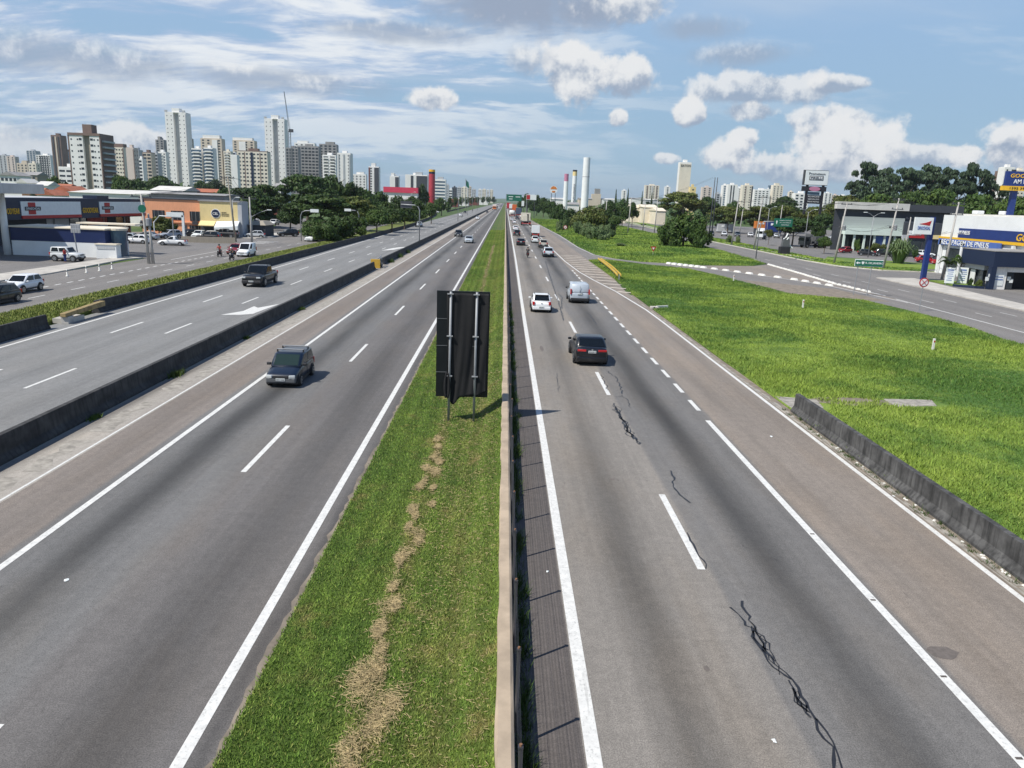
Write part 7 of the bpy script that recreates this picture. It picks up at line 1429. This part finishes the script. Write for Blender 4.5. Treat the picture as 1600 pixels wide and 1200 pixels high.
def palm(label, px, pb, yt, D_, wpx, m='leaf_mid'):
    p = AT(px, pb, D_); H = AT(px, yt, D_).z; r = root('palm_tree', label, 'palm', (p.x, D_, 0), 0, 'small palms'); b = MB(); b.tube([(0, 0, 0), (.1, 0, H*.7)], .14, 8, .09); ob('trunk', b, 'bark', r); R = wpx*D_/1180/2; V = []
    for k in range(16):
        a = k*.393+random.uniform(-.1, .1); ax, ay = math.cos(a), math.sin(a); e = random.uniform(.1, .9)
        for t in np.linspace(.12, 1, 16):
            c = Vector((ax*R*t+.1, ay*R*t, H*.7+(H*.34*e+.5)*math.sin(t*2.3)*.8-R*.35*t*t)); 
            for s_ in (-1, 1): d = Vector((-ay*s_, ax*s_, -.55)).normalized()*(.55*(1-t*.6)); o_ = Vector((ax, ay, 0))*.05; V.append([c-o_, c+o_, c+d+o_*.4, c+d-o_*.4])
    ob('fronds', soup('fronds', np.array([[tuple(v) for v in q] for q in V]), m), m, r)
palm('small palm on the lawn left of the white price boards', 1476, 446, 400, 104, 30); palm('second small palm behind the price boards', 1496, 440, 398, 106, 20); palm('low palm beside the spiky plant', 1404, 395, 373, 172, 18)
# weeds along the middle barrier
for k, (x, y, s_) in enumerate([(-16.05, 36.6, .55), (-16.05, 29.0, .3), (-16.0, 47, .3), (-16.0, 108, .9), (-16.0, 118, 1.0), (-16.0, 128, .8), (-16.0, 60, .4)]):
    b = []; n = 160
    q = rng.normal(0, s_*.5, (n, 2))*np.array([.5, 1.3]); h = rng.uniform(.1, .75, n)*s_; a = rng.uniform(0, 6.28, n); l = rng.normal(0, .35, (n, 2))*h[:, None]; wv2 = .03
    V = np.stack([np.stack([q[:, 0]-wv2*np.cos(a), q[:, 1]-wv2*np.sin(a), 0*h], 1), np.stack([q[:, 0]+wv2*np.cos(a), q[:, 1]+wv2*np.sin(a), 0*h], 1), np.stack([q[:, 0]+l[:, 0], q[:, 1]+l[:, 1], h], 1)], 1)
    ob('weed_tuft', soup('weed_tuft', V, 'leaf_mid'), 'leaf_mid', label='green weed tuft '+('beside the nearest part of the middle barrier', 'small, closest to the camera on the middle barrier', 'small, level with the black pickup', 'first of three beyond the crash cushion', 'second of three beyond the crash cushion', 'last of three beyond the crash cushion', 'faint, before the crash cushion')[k], cat='weeds', group='weed tufts along the middle barrier', loc=(x, y, 0))
# distant woodland and city ground beyond
n = 52000; sgn = np.where(rng.uniform(0, 1, n) < .5, -1, 1); yy = 480+3400*rng.uniform(0, 1, n)**1.5; xx = np.where(sgn < 0, -(70+yy*.035+rng.uniform(0, 1, n)**1.2*yy*.75), 30+yy*.02+rng.uniform(0, 1, n)**1.2*yy*.75)
pat = np.sin(xx*.021+2*np.sin(yy*.006))*np.cos(yy*.017+xx*.011); k = pat > -.15; xx, yy, pat = xx[k], yy[k], pat[k]; zz2 = rng.uniform(0, 1, len(xx))**.7*(7+6*np.clip(pat, 0, 1))
Nn = rng.normal(0, 1, (len(xx), 3))+np.array([0, -.6, .8]); Nn /= np.linalg.norm(Nn, axis=1)[:, None]
ob('distant_woodland', soup('distant_woodland', leaves(np.stack([xx, yy, zz2], 1), Nn, 1.5+yy/1500), 'leaf_dark'), 'leaf_dark', kind='stuff', label='dark tree belt spreading between the distant buildings', cat='woodland')
# far hills
def hills(x0, x1, y, h, seed, m):
    rs = random.Random(seed); n_ = 60; ph = [rs.uniform(0, 6.28) for _ in range(5)]; T, Bt, Bk = [], [], []
    for i in range(n_):
        t = i/(n_-1); x = x0+(x1-x0)*t; z = h*(.55+.2*math.sin(t*7+ph[0])+.12*math.sin(t*17+ph[1])+.06*math.sin(t*41+ph[2]))*math.sin(math.pi*min(1, max(0, t*1.02)))**.4
        T.append((x, y+900, z)); Bt.append((x, y, -1)); Bk.append((x, y+2600, -1))
    b = MB(); b.add(Bt+T+Bk, [(i, i+1, n_+i+1, n_+i) for i in range(n_-1)]+[(n_+i, n_+i+1, 2*n_+i+1, 2*n_+i) for i in range(n_-1)]); struct('hills', b, m)
hills(-7800, -1500, 8500, 330, 3, 'grass_far'); hills(-600, 3500, 7500, 120, 5, 'grass_far')

# ------------------------------------------------------------ haze
b = MB(); b.box((0, 5900, -1.3), (19000, 12400, 151)); hz = ob('haze', b, None, kind='stuff', label='thin pale haze in the air', cat='haze')
m = bpy.data.materials.new('haze'); m.use_nodes = True; n = N(m.node_tree); n.n.remove(n.n['Principled BSDF']); v = n.new('ShaderNodeVolumePrincipled'); v.inputs['Color'].default_value = (.82, .9, 1, 1); v.inputs['Density'].default_value = .00006; v.inputs['Anisotropy'].default_value = .2
n.l.new(v.outputs[0], n.n['Material Output'].inputs['Volume']); hz.data.materials.append(m)
